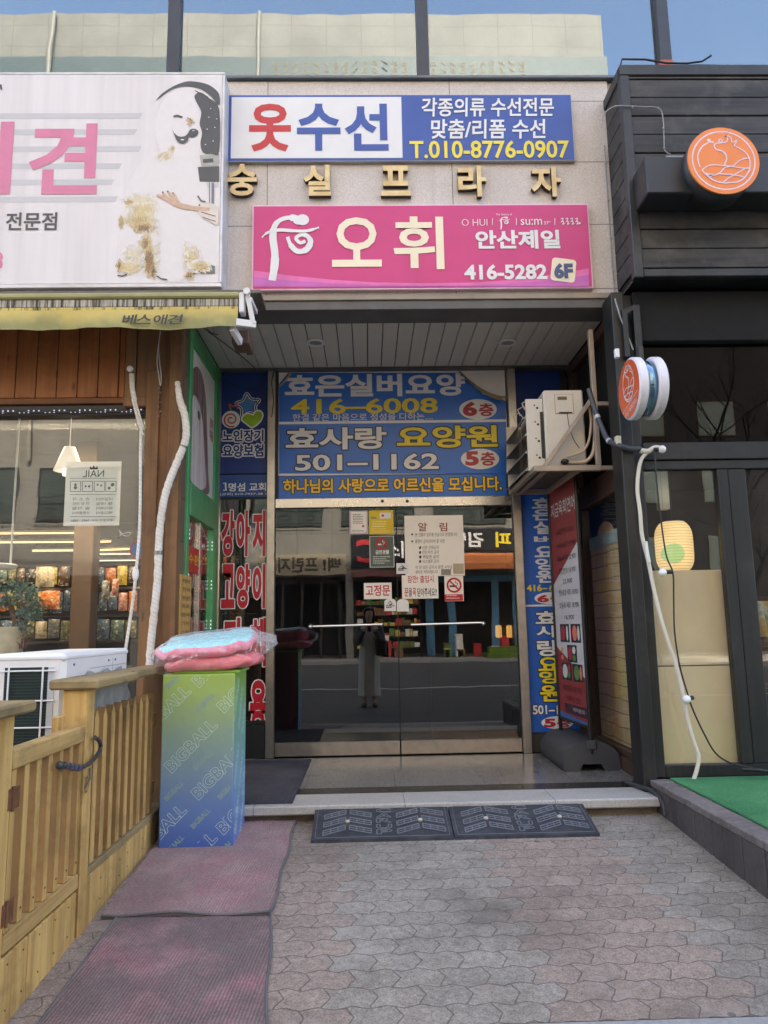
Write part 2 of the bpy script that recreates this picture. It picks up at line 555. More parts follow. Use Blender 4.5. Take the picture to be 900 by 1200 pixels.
# ---- ground: wavy interlocking pavers in red and grey bands
def paver_material():
    n = NT('interlocking_pavers')
    xyz = n.n('ShaderNodeSeparateXYZ'); n.l(n.pos, xyz.inputs[0])
    X, Y = xyz.outputs[0], xyz.outputs[1]
    zig = lambda c, per: n.math('SUBTRACT', n.math('PINGPONG', n.math('ADD', c, 100.0), per / 2), per / 4)
    wx = n.math('MULTIPLY', zig(Y, 0.118), 0.50)
    wy = n.math('MULTIPLY', zig(n.math('ADD', X, 0.02), 0.118), 0.34)
    nz = n.noise(9, 3)
    jx = n.math('MULTIPLY', n.math('SUBTRACT', nz, 0.5), 0.022)
    u = n.math('ADD', n.math('ADD', X, wx), jx)
    v = n.math('ADD', n.math('ADD', Y, wy), jx)
    cmb = n.n('ShaderNodeCombineXYZ'); n.l(u, cmb.inputs[0]); n.l(v, cmb.inputs[1])
    br = n.n('ShaderNodeTexBrick')
    n.l(cmb.outputs[0], br.inputs['Vector'])
    for k, val in (('Scale', 1.0), ('Brick Width', 0.164), ('Row Height', 0.118), ('Mortar Size', 0.0030), ('Mortar Smooth', 0.35), ('Bias', 0.0)):
        br.inputs[k].default_value = val
    br.offset = 0.5
    br.inputs['Color1'].default_value = (0.0, 0, 0, 1); br.inputs['Color2'].default_value = (1, 1, 1, 1)
    br.inputs['Mortar'].default_value = (0.5, 0.5, 0.5, 1)
    row = n.math('FLOOR', n.math('DIVIDE', v, 0.118))
    ev = n.math('SUBTRACT', 1.0, n.math('MODULO', n.math('ADD', row, 1000.0), 2.0))
    of = n.math('MULTIPLY', ev, 0.164 * 0.5)
    band = n.math('SUBTRACT', n.math('MULTIPLY', n.math('ADD', n.math('FLOOR', n.math('DIVIDE', n.math('ADD', u, of), 0.164)), 0.5), 0.164), of)
    b1 = n.math('SUBTRACT', n.math('GREATER_THAN', band, -0.09), n.math('GREATER_THAN', band, 0.62))
    b2 = n.math('ADD', b1, n.math('GREATER_THAN', band, 1.27))
    red, grey = S(160, 143, 131), S(158, 150, 139)
    col = n.mix(b2, red, grey)
    col = n.mix(0.38, col, n.mix(1.0, col, n.ramp(br.outputs['Color'], [(0, (0.70, 0.70, 0.71)), (1, (1.14, 1.11, 1.08))]), 'MULTIPLY'))
    fine = n.noise(150, 5, rough=0.75)
    grit = n.noise(38, 6, rough=0.8)
    col = n.mix(0.9, col, n.mix(1.0, col, n.ramp(fine, [(0.32, (0.45, 0.45, 0.45)), (0.5, (1, 1, 1)), (0.68, (1.5, 1.48, 1.45))]), 'MULTIPLY'))
    col = n.mix(0.8, col, n.mix(1.0, col, n.ramp(grit, [(0.34, (0.55, 0.54, 0.53)), (0.66, (1.22, 1.2, 1.18))]), 'MULTIPLY'))
    st = n.noise(1.6, 9, rough=0.72)
    col = n.mix(n.math('MULTIPLY', n.ramp(st, [(0.45, (0, 0, 0)), (0.7, (1, 1, 1))]), 0.72), col, S(96, 84, 75))
    lt = n.noise(3.1, 8, n.mapping((1, 1, 1), loc=(7, 3, 1)), 0.75)
    col = n.mix(n.math('MULTIPLY', n.ramp(lt, [(0.56, (0, 0, 0)), (0.72, (1, 1, 1))]), 0.5), col, S(182, 172, 162))
    # old gum spots and paint flecks
    vo = n.n('ShaderNodeTexVoronoi'); vo.inputs['Scale'].default_value = 4.2; n.l(n.pos, vo.inputs['Vector'])
    gs = n.n('ShaderNodeSeparateColor'); n.l(vo.outputs['Color'], gs.inputs[0])
    gum = n.math('MULTIPLY', n.math('LESS_THAN', vo.outputs['Distance'], n.math('MULTIPLY', gs.outputs[1], 0.09)), n.math('GREATER_THAN', gs.outputs[0], 0.55))
    col = n.mix(n.math('MULTIPLY', gum, 0.6), col, S(70, 66, 64))
    v2 = n.n('ShaderNodeTexVoronoi'); v2.inputs['Scale'].default_value = 9.0; n.l(n.mapping((1, 1, 1), loc=(3, 5, 0)), v2.inputs['Vector'])
    g2 = n.n('ShaderNodeSeparateColor'); n.l(v2.outputs['Color'], g2.inputs[0])
    fl = n.math('MULTIPLY', n.math('LESS_THAN', n.math('ADD', v2.outputs['Distance'], n.math('MULTIPLY', n.noise(60, 2), 0.1)), n.math('MULTIPLY', g2.outputs[1], 0.12)), n.math('GREATER_THAN', g2.outputs[0], 0.8))
    col = n.mix(n.math('MULTIPLY', fl, 0.75), col, S(205, 198, 190))
    col = n.mix(n.math('MULTIPLY', br.outputs['Fac'], n.math('ADD', 0.35, n.math('MULTIPLY', n.noise(5, 4), 0.45))), col, S(70, 62, 55))
    h = n.math('ADD', n.math('MULTIPLY', br.outputs['Fac'], -1.0), n.math('MULTIPLY', fine, 0.25))
    n.bump(h, 0.006, 0.8)
    return n.set(col, 0.85)

g = MB(paver_material())
xs = [-14, 16]
g.quad((-14, 2.6, gz(2.6)), (16, 2.6, gz(2.6)), (16, 5.06, gz(5.06)), (-14, 5.06, gz(5.06)))
struct(g.obj('pavement'))
KERB = mat('kerb_granite', S(150, 148, 146), 0.8, var=0.15, scale=60, bump=0.4, bscale=150)
g = MB(KERB); g.box(-14, 16, 2.42, 2.598, -0.5, gz(2.6) + 0.003, 0.008); struct(g.obj('kerb'))
n = NT('street_asphalt')
f = n.noise(120, 3); st = n.noise(0.7, 7, rough=0.7)
c = n.ramp(f, [(0.3, S(56, 55, 55)), (0.7, S(86, 84, 82))])
c = n.mix(n.math('MULTIPLY', n.ramp(st, [(0.4, (0, 0, 0)), (0.7, (1, 1, 1))]), 0.4), c, S(104, 100, 96))
n.bump(f, 0.004, 0.6)
m_asph = n.set(c, 0.85)
ZS = -0.30
g = MB(m_asph); g.quad((-60, -45, ZS - 0.02), (60, -45, ZS - 0.02), (60, 2.42, ZS), (-60, 2.42, ZS)); struct(g.obj('street'))
g = MB(mat('land_soil', S(95, 92, 88), 0.9, scale=2)); g.quad((-250, -250, -0.6), (250, -250, -0.6), (250, 250, -0.6), (-250, 250, -0.6)); struct(g.obj('ground'))
g = MB(mat('road_line_paint', S(205, 200, 190), 0.7, var=0.2, scale=14)); g.quad((-40, -4.30, ZS + 0.003), (40, -4.30, ZS + 0.003), (40, -4.10, ZS + 0.003), (-40, -4.10, ZS + 0.003)); struct(g.obj('road_line'))

# ---- entrance platform: polished granite tiles with a black strip and a bull-nosed step
m_tile = granite('platform_granite', S(122, 119, 116), 0.6, 0.6, 0.16, 5.102, 0.2, ('x', 'y'), 0.004, 0.3)
m_nose = granite('step_granite', S(176, 170, 163), 0.9, None, 0.2, 0, 0.55, ('x', 'y'), 0.004, 0.35)
m_strip = granite('black_granite', S(46, 45, 46), 0.6, None, 0.16, 0, 0.25, ('x', 'y'), 0.004, 0.2)
g = MB(m_tile); g.box(-1.285, 1.79, 5.102, 6.26, -0.3, 0.0); g.mat(m_strip); g.box(-1.285, 1.79, 4.932, 5.1005, -0.3, 0.0)
g.mat(m_nose); g.box(-1.285, 1.735, 4.62, 4.930, -0.055, 0.0, 0.008)
g.mat(mat('riser_concrete', S(124, 112, 100), 0.85, var=0.25, scale=12, bump=0.5)); g.box(-1.285, 1.735, 4.69, 5.10, -0.45, -0.056)
struct(g.obj('entrance_floor'))

# ================================================================== MAIN BUILDING
bld = thing('commercial_building', 'granite faced building with recessed entrance porch and tinted upper windows', 'building', (0.4, 5.0, 0))
m_gran = granite('facade_granite', S(212, 200, 191), 1.36, 0.5, 0.66, 3.43, 0.55)
g = MB(m_gran)
g.box(-1.02, 1.86, 5.0, 5.25, 3.395, 5.10, 0.004)
g.obj('granite_facade', bld)
g = MB(mat('lintel_trim', S(150, 137, 124), 0.5, var=0.15)); g.box(-1.02, 1.86, 4.985, 5.25, 3.352, 3.393, 0.003)
g.mat(mat('lintel_dark', S(96, 92, 90), 0.6, var=0.15)); g.box(-1.02, 1.86, 5.0, 5.25, 3.285, 3.3505, 0.003); g.obj('lintel', bld)
# soffit of long metal strips
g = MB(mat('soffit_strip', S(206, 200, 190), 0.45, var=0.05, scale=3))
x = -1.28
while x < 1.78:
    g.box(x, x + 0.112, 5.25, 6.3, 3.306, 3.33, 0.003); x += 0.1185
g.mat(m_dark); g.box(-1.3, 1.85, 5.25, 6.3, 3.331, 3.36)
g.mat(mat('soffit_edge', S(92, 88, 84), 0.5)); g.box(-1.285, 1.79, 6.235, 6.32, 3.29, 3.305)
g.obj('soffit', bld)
# upper storeys above and around, tall enough to shade the street
m_upw = granite('upper_granite', S(176, 168, 160), 1.2, 0.8, 0, 0, 0.6)
g = MB(m_upw)
g.box(-16, 16, 5.06, 16, 7.1, 24.0)
g.box(-16, -6.5, 5.06, 16, -0.4, 5.098); g.box(6.5, 16, 5.06, 16, -0.4, 5.098)
g.box(-6.498, 6.498, 9.6, 16, 3.42, 7.098)
g.box(-16, -6.5, 5.06, 9.6, 5.10, 7.098); g.box(6.5, 16, 5.06, 9.6, 5.10, 7.098)
g.box(-6.498, -1.021, 5.02, 5.24, 3.36, 5.098); g.box(1.862, 6.498, 5.02, 5.24, 3.42, 5.098)
g.box(-6.498, 6.498, 6.6, 9.58, 3.42, 5.098)
g.obj('upper_wall', bld)
# upper windows
m_mull = mat('window_aluminium', S(58, 60, 66), 0.4, 0.3)
P = front(5.06)
edges = [-6.5] + [P.at(x, 45)[0] for x in (204, 495)] + [P.at(777, 45)[0]] + [4.6, 6.5]
for i in range(len(edges) - 1):
    x0, x1 = edges[i], edges[i + 1]
    g = MB(m_mull)
    hw = 0.045
    g.box(x0 - hw if i else x0, x0 + hw, 5.03, 5.13, 5.10, 7.1, 0.004)
    g.box(x0 + hw, x1 - hw, 5.05, 5.13, 5.10, 5.15, 0.004); g.box(x0 + hw, x1 - hw, 5.05, 5.13, 7.04, 7.1, 0.004)
    if i == 3:
        g.mat(mat('red_oxide_post', S(190, 98, 72), 0.6, var=0.2)); g.box(x0 - 0.05, x0 + 0.05, 5.02, 5.10, 5.10, 5.30, 0.004)
    fr = g.obj('window', bld)
    q = MB(m_upglass); q.box(x0 + hw, x1 - hw, 5.085, 5.093, 5.15, 7.04); q.obj('pane', fr)
g = MB(mat('sill_metal', S(96, 102, 108), 0.4, 0.5)); g.box(-6.4, 6.4, 4.97, 5.058, 5.102, 5.128, 0.004); g.obj('window_sill', bld)
g = MB(mat('upper_room', S(120, 118, 112), 0.9)); g.box(-6.4, 6.4, 6.4, 6.5, 5.12, 7.09); g.box(-6.4, 6.4, 5.3, 6.39, 5.10, 5.118); g.obj('room_wall', bld)

# ---- porch frame: stainless posts, panels and the double glass door
PD = front(6.3)
g = MB(m_steel_d)
for a0, a1 in ((-0.86, -0.79), (1.252, 1.325), (-1.283, -1.268)):
    g = MB(m_steel_d); g.box(a0, a1, 6.26, 6.36, 0, 3.29, 0.004); g.obj('door_post', bld)
g = MB(m_steel); g.box(-0.789, 1.251, 6.27, 6.35, 2.062, 2.145, 0.004)
g.mat(m_black)
for px in (448, 477): 
    a, b = PD.at(px, 588); g.lathe([(0.0, 0), (0.014, 0), (0.014, 0.003), (0, 0.003)], (a, 6.27, b), (0, -1, 0), 16)
g.obj('door_transom', bld)
def leaf(x0, x1, hinge_left):
    g = MB(m_steel_d)
    g.box(x0, x1, 6.285, 6.325, 0.008, 0.118, 0.004)
    d = g.obj('door', bld)
    q = MB(m_glass); q.box(x0, x1, 6.301, 6.311, 0.119, 2.058); q.obj('glass_pane', d)
    h = MB(m_chrome)
    zz = PD.at(430, 736)[1] + 0.02
    a0, a1 = (x0 + 0.30, x1 - 0.13) if hinge_left else (x0 + 0.10, x1 - 0.29)
    h.tube([(a0, 6.255, zz), (a1, 6.255, zz + 0.008)], 0.011, 12)
    for a in (a0 + 0.01, a1 - 0.01):
        h.tube([(a, 6.255, zz), (a, 6.30, zz)], 0.008, 10)
    e = a0 if hinge_left else a1
    h.ball((e, 6.252, zz), 0.020, 14, 8)
    h.obj('push_bar', d)
xm = PD.at(468, 800)[0]
leaf(-0.787, xm - 0.004, True)
leaf(xm + 0.004, 1.249, False)
g = MB(mat('seal_rubber', S(20, 20, 20), 0.7)); g.box(xm - 0.0035, xm + 0.0035, 6.302, 6.310, 0.12, 2.06); g.obj('door_seal', bld)
# dark lobby behind the door
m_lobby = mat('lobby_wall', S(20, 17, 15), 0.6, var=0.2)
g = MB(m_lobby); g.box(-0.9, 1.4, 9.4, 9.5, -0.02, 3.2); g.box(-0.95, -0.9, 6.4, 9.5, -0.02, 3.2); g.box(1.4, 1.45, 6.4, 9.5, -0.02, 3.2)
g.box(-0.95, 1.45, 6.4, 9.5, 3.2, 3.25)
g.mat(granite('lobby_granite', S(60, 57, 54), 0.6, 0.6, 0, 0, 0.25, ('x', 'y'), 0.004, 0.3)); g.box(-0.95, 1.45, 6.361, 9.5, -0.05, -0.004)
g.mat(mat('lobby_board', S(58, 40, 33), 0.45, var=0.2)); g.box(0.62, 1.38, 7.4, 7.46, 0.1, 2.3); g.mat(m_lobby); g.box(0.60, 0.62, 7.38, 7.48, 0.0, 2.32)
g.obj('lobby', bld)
# fixed panels either side of the door
g = MB(mat('panel_backing', S(60, 58, 56), 0.6)); g.box(-0.788, 1.25, 6.325, 6.36, 2.147, 3.29); g.box(-1.266, -0.862, 6.33, 6.36, 2.15, 3.29); g.box(1.327, 1.79, 6.325, 6.36, 0, 3.29); g.obj('panel_backing', bld)
g = MB(m_black); g.box(-1.266, -0.862, 6.27, 6.35, 0.0, 0.27, 0.004); g.box(-1.266, -0.862, 6.29, 6.35, 0.271, 0.30, 0.004)
sl = g.obj('side_light', bld)
q = MB(m_glass); q.box(-1.266, -0.862, 6.31, 6.318, 0.30, 2.148); q.obj('glass_pane', sl)
for px in (370, 595):
    t = Plane((0, 0, 3.306), (1, 0, 0), (0, 1, 0), (0, 0, -1))
    a, b = t.at(px, 401)
    o = thing('ceiling_light', 'round recessed ceiling light in the soffit above the %s' % ('left half of the entrance' if px < 500 else 'wall mounted air conditioner'), 'ceiling light', (a, b, 3.306), 'round lights in the soffit')
    g = MB(m_white); g.smooth = True
    g.lathe([(0.048, 0.0), (0.078, 0.0), (0.078, -0.006), (0.070, -0.012), (0.052, -0.010), (0.048, 0.0)], (a, b, 3.305)); g.obj('trim_ring', o)
    g = MB(mat('light_lens', S(150, 146, 138), 0.4)); g.lathe([(0.0, 0.0), (0.048, 0.0), (0.048, -0.004), (0.0, -0.004)], (a, b, 3.304)); g.obj('lens', o)

# ================================================================== LEFT SHOP
XL = -1.285
m_brn = wood('red_brown_boards', S(134, 76, 36), S(178, 110, 58), 2, 24, 0.55, S(70, 40, 22), knots=0.8)
m_brn2 = wood('brown_post_wood', S(104, 70, 42), S(146, 106, 70), 2, 24, 0.65, S(66, 46, 32), knots=0.7)
m_brnx = wood('brown_rail_wood', S(112, 66, 34), S(150, 92, 50), 0, 24, 0.6, S(66, 46, 32))
m_green = mat('green_frame_paint', S(70, 152, 94), 0.4, var=0.1, dirt=S(60, 100, 68), damt=0.4)
shop = thing('pet_shop', 'timber clad pet grooming shop front with a big display window', 'shop', (-2.6, 5.0, 0))
PF = front(5.0)
zt, zb = 3.24, 2.60
g = MB(m_brn)
x = -6.4
cr = random.Random(3)
while x < PF.at(149, 430)[0] - 0.02:
    x1 = min(x + 0.142, PF.at(149, 430)[0])
    g.box(x, x1 - 0.005, 4.972 + cr.uniform(0, 0.004), 5.0, zb + 0.045, zt, 0.004)
    g.box(x1 - 0.03, x1 - 0.02, 4.962, 4.974, zb + 0.045, zt) if False else None
    x = x1
g.mat(m_dark); g.box(-6.4, XL - 0.03, 5.0, 5.03, zb, zt)
g.obj('cladding', shop)
g = MB(m_brnx); g.box(-6.4, PF.at(180, 475)[0], 4.962, 5.02, zb - 0.0, zb + 0.04, 0.004); g.obj('head_rail', shop)
g = MB(m_black); g.box(-6.4, PF.at(178, 490)[0], 4.99, 5.06, zb - 0.075, zb - 0.002, 0.003)
g.box(-6.4, PF.at(178, 490)[0], 5.04, 5.07, 0.3, 0.36)
wf = g.obj('display_window', shop)
q = MB(m_wglass); q.box(-6.4, PF.at(179, 600)[0] + 0.02, 5.045, 5.053, 0.36, zb - 0.07); q.obj('glass_pane', wf)
# corner posts
g = MB(m_brn2)
a0, a1, a2, a3 = [PF.at(px, 600)[0] for px in (170, 184, 197, 212)]
g.box(a0, a1 + 0.01, 4.935, 5.03, -0.2, zt - 0.42, 0.004)
g.box(a1 - 0.005, a2, 4.962, 5.03, -0.2, zt, 0.004)
g.box(a2, a3 - 0.005, 4.93, 5.03, -0.2, zt, 0.004)
b0 = PF.at(149, 430)[0]
g.box(b0 + 0.005, b0 + 0.075, 4.945, 5.0, zb - 0.02, zt, 0.004); g.box(b0 + 0.08, a1 - 0.01, 4.955, 5.0, zb - 0.02, zt, 0.004)
g.box(b0, a1 + 0.005, 4.94, 4.998, zb - 0.03, zb + 0.03, 0.004)
g.obj('corner_post', shop)
# dark slate tile strip on the return
n = NT('slate_strip'); bk = n.n('ShaderNodeTexBrick')
n.l(n.mapping((1, 1, 1), rot=(radians(-90), 0, radians(-90))), bk.inputs['Vector'])
for k, v in (('Scale', 1.0), ('Brick Width', 0.3), ('Row Height', 0.09), ('Mortar Size', 0.004)): bk.inputs[k].default_value = v
bk.inputs['Color1'].default_value = S(96, 82, 70); bk.inputs['Color2'].default_value = S(120, 104, 88); bk.inputs['Mortar'].default_value = S(60, 52, 46)
m_slate = n.set(bk.outputs['Color'], 0.7)
g = MB(m_slate); g.box(XL - 0.03, XL, 5.03, 5.17, -0.2, 3.29); g.obj('tiled_strip', shop)
# green return wall with its picture panel and glazed lower part
PG = face_px(XL)
g = MB(m_green)
y0, y1 = 5.19, 6.255
zbeam0, zbeam1 = 1.86, 2.10
g.box(XL - 0.04, XL + 0.012, y0, y1, 3.14, 3.29, 0.004)
g.box(XL - 0.04, XL + 0.014, y0, y0 + 0.075, -0.0, 3.139, 0.004)
g.box(XL - 0.04, XL + 0.014, y1 - 0.15, y1, -0.0, 3.139, 0.004)
g.box(XL - 0.04, XL + 0.018, y0 + 0.076, y1 - 0.151, zbeam0, zbeam1, 0.004)
g.box(XL - 0.04, XL + 0.012, y0 + 0.076, y1 - 0.151, 0.0, 0.14, 0.004)
gf = g.obj('green_frame', shop)
q = MB(m_wglass); q.box(XL - 0.02, XL - 0.014, y0 + 0.076, y1 - 0.151, 0.14, zbeam0 - 0.001); q.obj('glass_pane', gf)
g = MB(m_steel); g.box(XL - 0.03, XL + 0.004, y0 + 0.45, y0 + 0.52, 0.14, zbeam0 - 0.002, 0.003); g.box(XL - 0.03, XL + 0.004, y0 + 0.078, y0 + 0.10, 0.14, zbeam0 - 0.002, 0.003); g.obj('door_stile', shop)
# shop interior shell
m_int = mat('shop_interior_wall', S(58, 46, 36), 0.8, var=0.15)
g = MB(m_int); g.box(-6.5, -6.4, 5.06, 13, -0.05, 3.3); g.box(-6.4, XL - 0.05, 13.0, 13.1, -0.05, 3.3)
g.box(XL - 0.06, XL - 0.045, 6.3, 13, -0.05, 3.3)
g.mat(mat('shop_ceiling', S(92, 84, 76), 0.9)); g.box(-6.4, XL - 0.05, 5.1, 13, 2.95, 3.0)
g.mat(mat('shop_floor', S(96, 84, 72), 0.5)); g.box(-6.4, XL - 0.05, 5.04, 13, -0.05, 0.0)
g.obj('interior', shop)
# painted timber deck the fence and the condenser stand on
# ================================================================== RIGHT RESTAURANT
XR = 1.79
m_char = wood('charred_boards', S(18, 17, 19), S(72, 69, 68), 0, 18, 0.6, S(112, 107, 102), 0.6, 0.4)
m_charz = wood('charred_posts', S(13, 13, 14), S(36, 35, 35), 2, 18, 0.5, S(72, 68, 64), 0.4, 0.3)
m_trim = mat('charcoal_trim', S(36, 36, 39), 0.45, var=0.12, dirt=S(90, 88, 86), damt=0.3)
rest = thing('restaurant', 'charred black timber restaurant front with dark glazing', 'restaurant', (3.0, 4.85, 0))
YB, XB = 4.64, 1.83
zb0, zb1 = 3.335, 4.88
g = MB(m_char)
zz = zb0 + 0.07
hs = 0.142
k = 0
while zz < zb1 - 0.03:
    z1 = min(zz + hs, zb1 - 0.03)
    g.box(XB + 0.02, 6.5, YB + 0.004 * (k % 2), YB + 0.03, zz, z1 - 0.006, 0.004)
    g.box(XB, XB + 0.012, YB + 0.05, 5.0, zz, z1 - 0.006, 0.003)
    zz = z1; k += 1
g.mat(m_dark); g.box(XB + 0.014, 6.5, YB + 0.031, 5.06, zb0 + 0.02, zb1 - 0.01)
g.obj('signboard_cladding', rest)
g = MB(m_trim)
g.box(XB - 0.012, 6.5, YB - 0.012, YB + 0.06, zb1 - 0.035, zb1 + 0.05, 0.006)
g.box(XB - 0.012, XB + 0.012, YB + 0.061, 5.0, zb1 - 0.035, zb1 + 0.05, 0.006)
g.box(XB - 0.014, XB + 0.05, YB - 0.014, YB + 0.05, zb0 - 0.005, zb1 - 0.036, 0.006)
g.box(XB + 0.051, 6.5, YB - 0.010, YB + 0.05, zb0 + 0.002, zb0 + 0.06, 0.006)
g.mat(m_black); g.box(XB, 6.5, YB + 0.051, 5.3, zb0 + 0.0, zb0 + 0.018)
g.obj('signboard_trim', rest)
PR = front(4.85)
X0 = 1.70
zg0 = 0.07
g = MB(m_charz)
g.box(X0, X0 + 0.085, 4.78, 4.98, zg0 - 0.15, 3.30, 0.006)           # corner pillar
g.box(X0 + 0.088, X0 + 0.16, 4.83, 4.92, zg0, 3.30, 0.005)
g.obj('corner_pillar', rest)
g = MB(m_charz)
zt0, zt1 = 2.10, 2.24
g.box(X0 + 0.161, 6.5, 4.82, 4.90, zt0 + 0.02, zt1, 0.005)
g.box(X0 + 0.161, 6.5, 4.835, 4.90, zt0 - 0.045, zt0 + 0.018, 0.005)
g.mat(m_dark).box(X0 + 0.161, 6.5, 4.80, 5.0, 2.95, 3.31, 0.005); g.mat(m_charz)
g.box(X0 + 0.161, 6.5, 4.835, 4.90, zg0, zg0 + 0.075, 0.005)
mA, mB = PR.at(851, 700)[0], PR.at(884, 700)[0]
g.box(mA + 0.004, mA + 0.075, 4.83, 4.90, zg0 + 0.076, zt0 - 0.046, 0.005)
g.box(mA + 0.078, mB + 0.012, 4.835, 4.90, zg0 + 0.076, zt0 - 0.046, 0.005)
g.box(3.3, 3.4, 4.83, 4.9, zg0 + 0.076, zt0 - 0.046, 0.005)
g.obj('shopfront_frame', rest)
q = MB(m_dkglass)
q.box(X0 + 0.162, 6.4, 4.866, 4.872, zt1 + 0.001, 2.949); q.box(3.4, 6.4, 4.866, 4.872, zg0 + 0.076, zt0 - 0.047)
q.mat(m_wglass).box(X0 + 0.162, mA + 0.003, 4.866, 4.872, zg0 + 0.076, zt0 - 0.047); q.box(mB + 0.013, 3.3, 4.866, 4.872, zg0 + 0.076, zt0 - 0.047)
q.obj('shopfront_glass', rest)
# return wall facing the porch
m_brnd = wood('dark_brown_frame', S(62, 42, 34), S(92, 66, 54), 1, 20, 0.5, S(40, 30, 26))
m_brnv = wood('dark_brown_post', S(58, 40, 33), S(86, 62, 50), 2, 20, 0.5, S(40, 30, 26))
g = MB(m_brnd)
g.box(XR, XR + 0.08, 4.985, 6.24, 0.0, 0.10, 0.005); g.box(XR + 0.01, XR + 0.08, 4.985, 6.24, 0.101, 0.15, 0.005)
g.box(XR - 0.01, XR + 0.08, 4.985, 6.24, 1.98, 2.16, 0.005)
g.box(XR - 0.005, XR + 0.08, 4.985, 6.24, 3.20, 3.285, 0.005)
g.mat(m_brnv); g.box(XR, XR + 0.07, 6.10, 6.24, 0.151, 1.979, 0.005); g.mat(m_charz).box(XR + 0.005, XR + 0.07, 4.985, 5.0, 0.151, 1.979, 0.003); g.mat(m_brnv)
g.box(XR, XR + 0.07, 6.14, 6.24, 2.161, 3.199, 0.005)
g.mat(m_dark); g.box(XR + 0.05, XR + 0.08, 4.985, 6.139, 2.162, 3.199)
sf = g.obj('side_frame', rest)
q = MB(m_sglass); q.box(XR + 0.03, XR + 0.036, 5.001, 6.099, 0.151, 1.979); q.obj('glass_pane', sf)
g = MB(mat('dining_wall', S(52, 44, 38), 0.8)); g.box(6.5, 6.55, 4.9, 11, -0.1, 3.3); g.box(1.77, 6.5, 10.9, 11, -0.1, 3.3)
g.mat(m_dark); g.box(1.88, 6.5, 5.0, 11, 3.0, 3.05); g.box(1.88, 1.90, 6.3, 11, -0.1, 3.3)
g.mat(mat('dining_floor', S(60, 52, 46), 0.5)); g.box(1.88, 6.5, 4.93, 11, 0.02, 0.07)
g.mat(wood('dining_wainscot', S(70, 44, 28), S(104, 68, 44), 2, 20)); g.box(1.91, 6.5, 8.0, 8.05, 0.07, 1.3)
g.obj('interior', rest)
# raised terrace in front of it
g = MB(mat('terrace_concrete', S(120, 116, 112), 0.85, bump=0.4)); g.box(1.86, 6.5, 2.62, 4.83, -0.4, 0.062); struct(g.obj('terrace'))

# ================================================================== SIGNS ON THE FACADE
c_blue = S(42, 80, 158)
m_blue = mat('blue_sign_film', c_blue, 0.4, var=0.05)
m_wfilm = mat('white_sign_film', S(228, 225, 224), 0.4, var=0.03)
m_redf = mat('red_sign_film', S(196, 44, 52), 0.4, var=0.05)
m_yel = mat('yellow_sign_film', S(238, 214, 70), 0.4, var=0.05)
m_blk = mat('black_sign_film', S(24, 26, 34), 0.4, var=0.05)
m_cream = mat('cream_letters', S(240, 224, 196), 0.4, var=0.04)
m_edge = mat('sign_edge_metal', S(176, 176, 178), 0.4, 0.5)

# blue alterations sign
P = front(4.965)
x0, z0, x1, z1 = P.box(267, 111.5, 671, 188)
o = thing('shop_sign', 'long blue and white clothing alterations sign, topmost on the granite', 'sign', ((x0 + x1) / 2, 4.99, z0))
g = MB(m_edge); g.box(x0 - 0.006, x1 + 0.006, 4.966, 4.998, z0 - 0.006, z1 + 0.006, 0.003); g.obj('frame', o)
g = MB(m_blue); g.box(x0, x1, 4.9645, 4.972, z0, z1)
a = P.box(271, 114, 471, 185.5)
g.mat(m_wfilm); g.pbox(P, a[0], a[2], a[1], a[3], 0.001, 0.0025)
c = 0.005
g.mat(m_redf).ptext(P, '옷', (292, 122, 341, 178), c, off=0.03)
g.mat(m_blue).ptext(P, '수', (348, 122, 399, 177), c, off=0.03); g.ptext(P, '선', (404, 122, 455, 177), c, off=0.03)
g.mat(m_wfilm).ptext(P, '각종의류 수선전문', (494, 115, 649, 137), c, off=0.02, shear=0.05)
g.ptext(P, '맞춤/리폼 수선', (505, 140, 639, 163), c, off=0.02, shear=0.05)
g.mat(m_yel).ptext(P, 'T.010-8776-0907', (480, 165, 667, 186), c, off=0.02)
g.obj('panel', o)

# gold letters
n = NT('brass_letter'); n.set(n.ramp(n.noise(9, 5), [(0.3, S(206, 172, 118)), (0.7, S(236, 208, 156))]), 0.35, 0.0)
m_brass = n.m
m_brs = mat('brass_letter_side', S(70, 52, 34), 0.5, 0.3)
P = front(4.998)
for ch, px in (('숭', (267, 196, 302, 233)), ('실', (356, 197, 388, 233)), ('프', (446, 198, 481, 233)), ('라', (536, 198, 569, 234)), ('자', (621, 199, 656, 234))):
    g = MB(m_brs); g.ptext(P, ch, px, 0.004, off=0.03, ext=0.035)
    g.mat(m_brass); g.ptext(P, ch, px, 0.0405, off=0.03)
    b = P.box(*px)
    tag(g.obj('sign_letter', loc=((b[0] + b[2]) / 2, 4.998, b[1])), 'raised gold letter reading %s on the granite wall' % ch, 'letter', 'gold letters of the building name')

# pink sign
P = front(4.955)
m_pink = mat('magenta_sign_film', S(206, 54, 122), 0.4, var=0.04)
m_pk2 = mat('light_pink_film', S(226, 104, 168), 0.4); m_pk3 = mat('violet_pink_film', S(196, 96, 176), 0.4)
x0, z0, x1, z1 = P.box(297, 241, 691, 337)
o = thing('shop_sign', 'wide magenta cosmetics sign with cream lettering under the gold letters', 'sign', ((x0 + x1) / 2, 4.98, z0))
g = MB(mat('pale_frame', S(226, 190, 204), 0.4)); g.box(x0 - 0.012, x1 + 0.012, 4.958, 4.998, z0 - 0.012, z1 + 0.012, 0.003); g.obj('frame', o)
g = MB(m_pink); g.box(x0, x1, 4.955, 4.962, z0, z1)
B = lambda px, py: P.at(px, py)
cur = [(297.5, 317), (340, 323), (390, 328), (440, 331), (500, 332), (560, 331), (620, 326), (660, 320), (690, 314.5)]
g.mat(m_pk2).ppoly(P, cur + [(690, 336), (297.5, 336)], 0.0015)
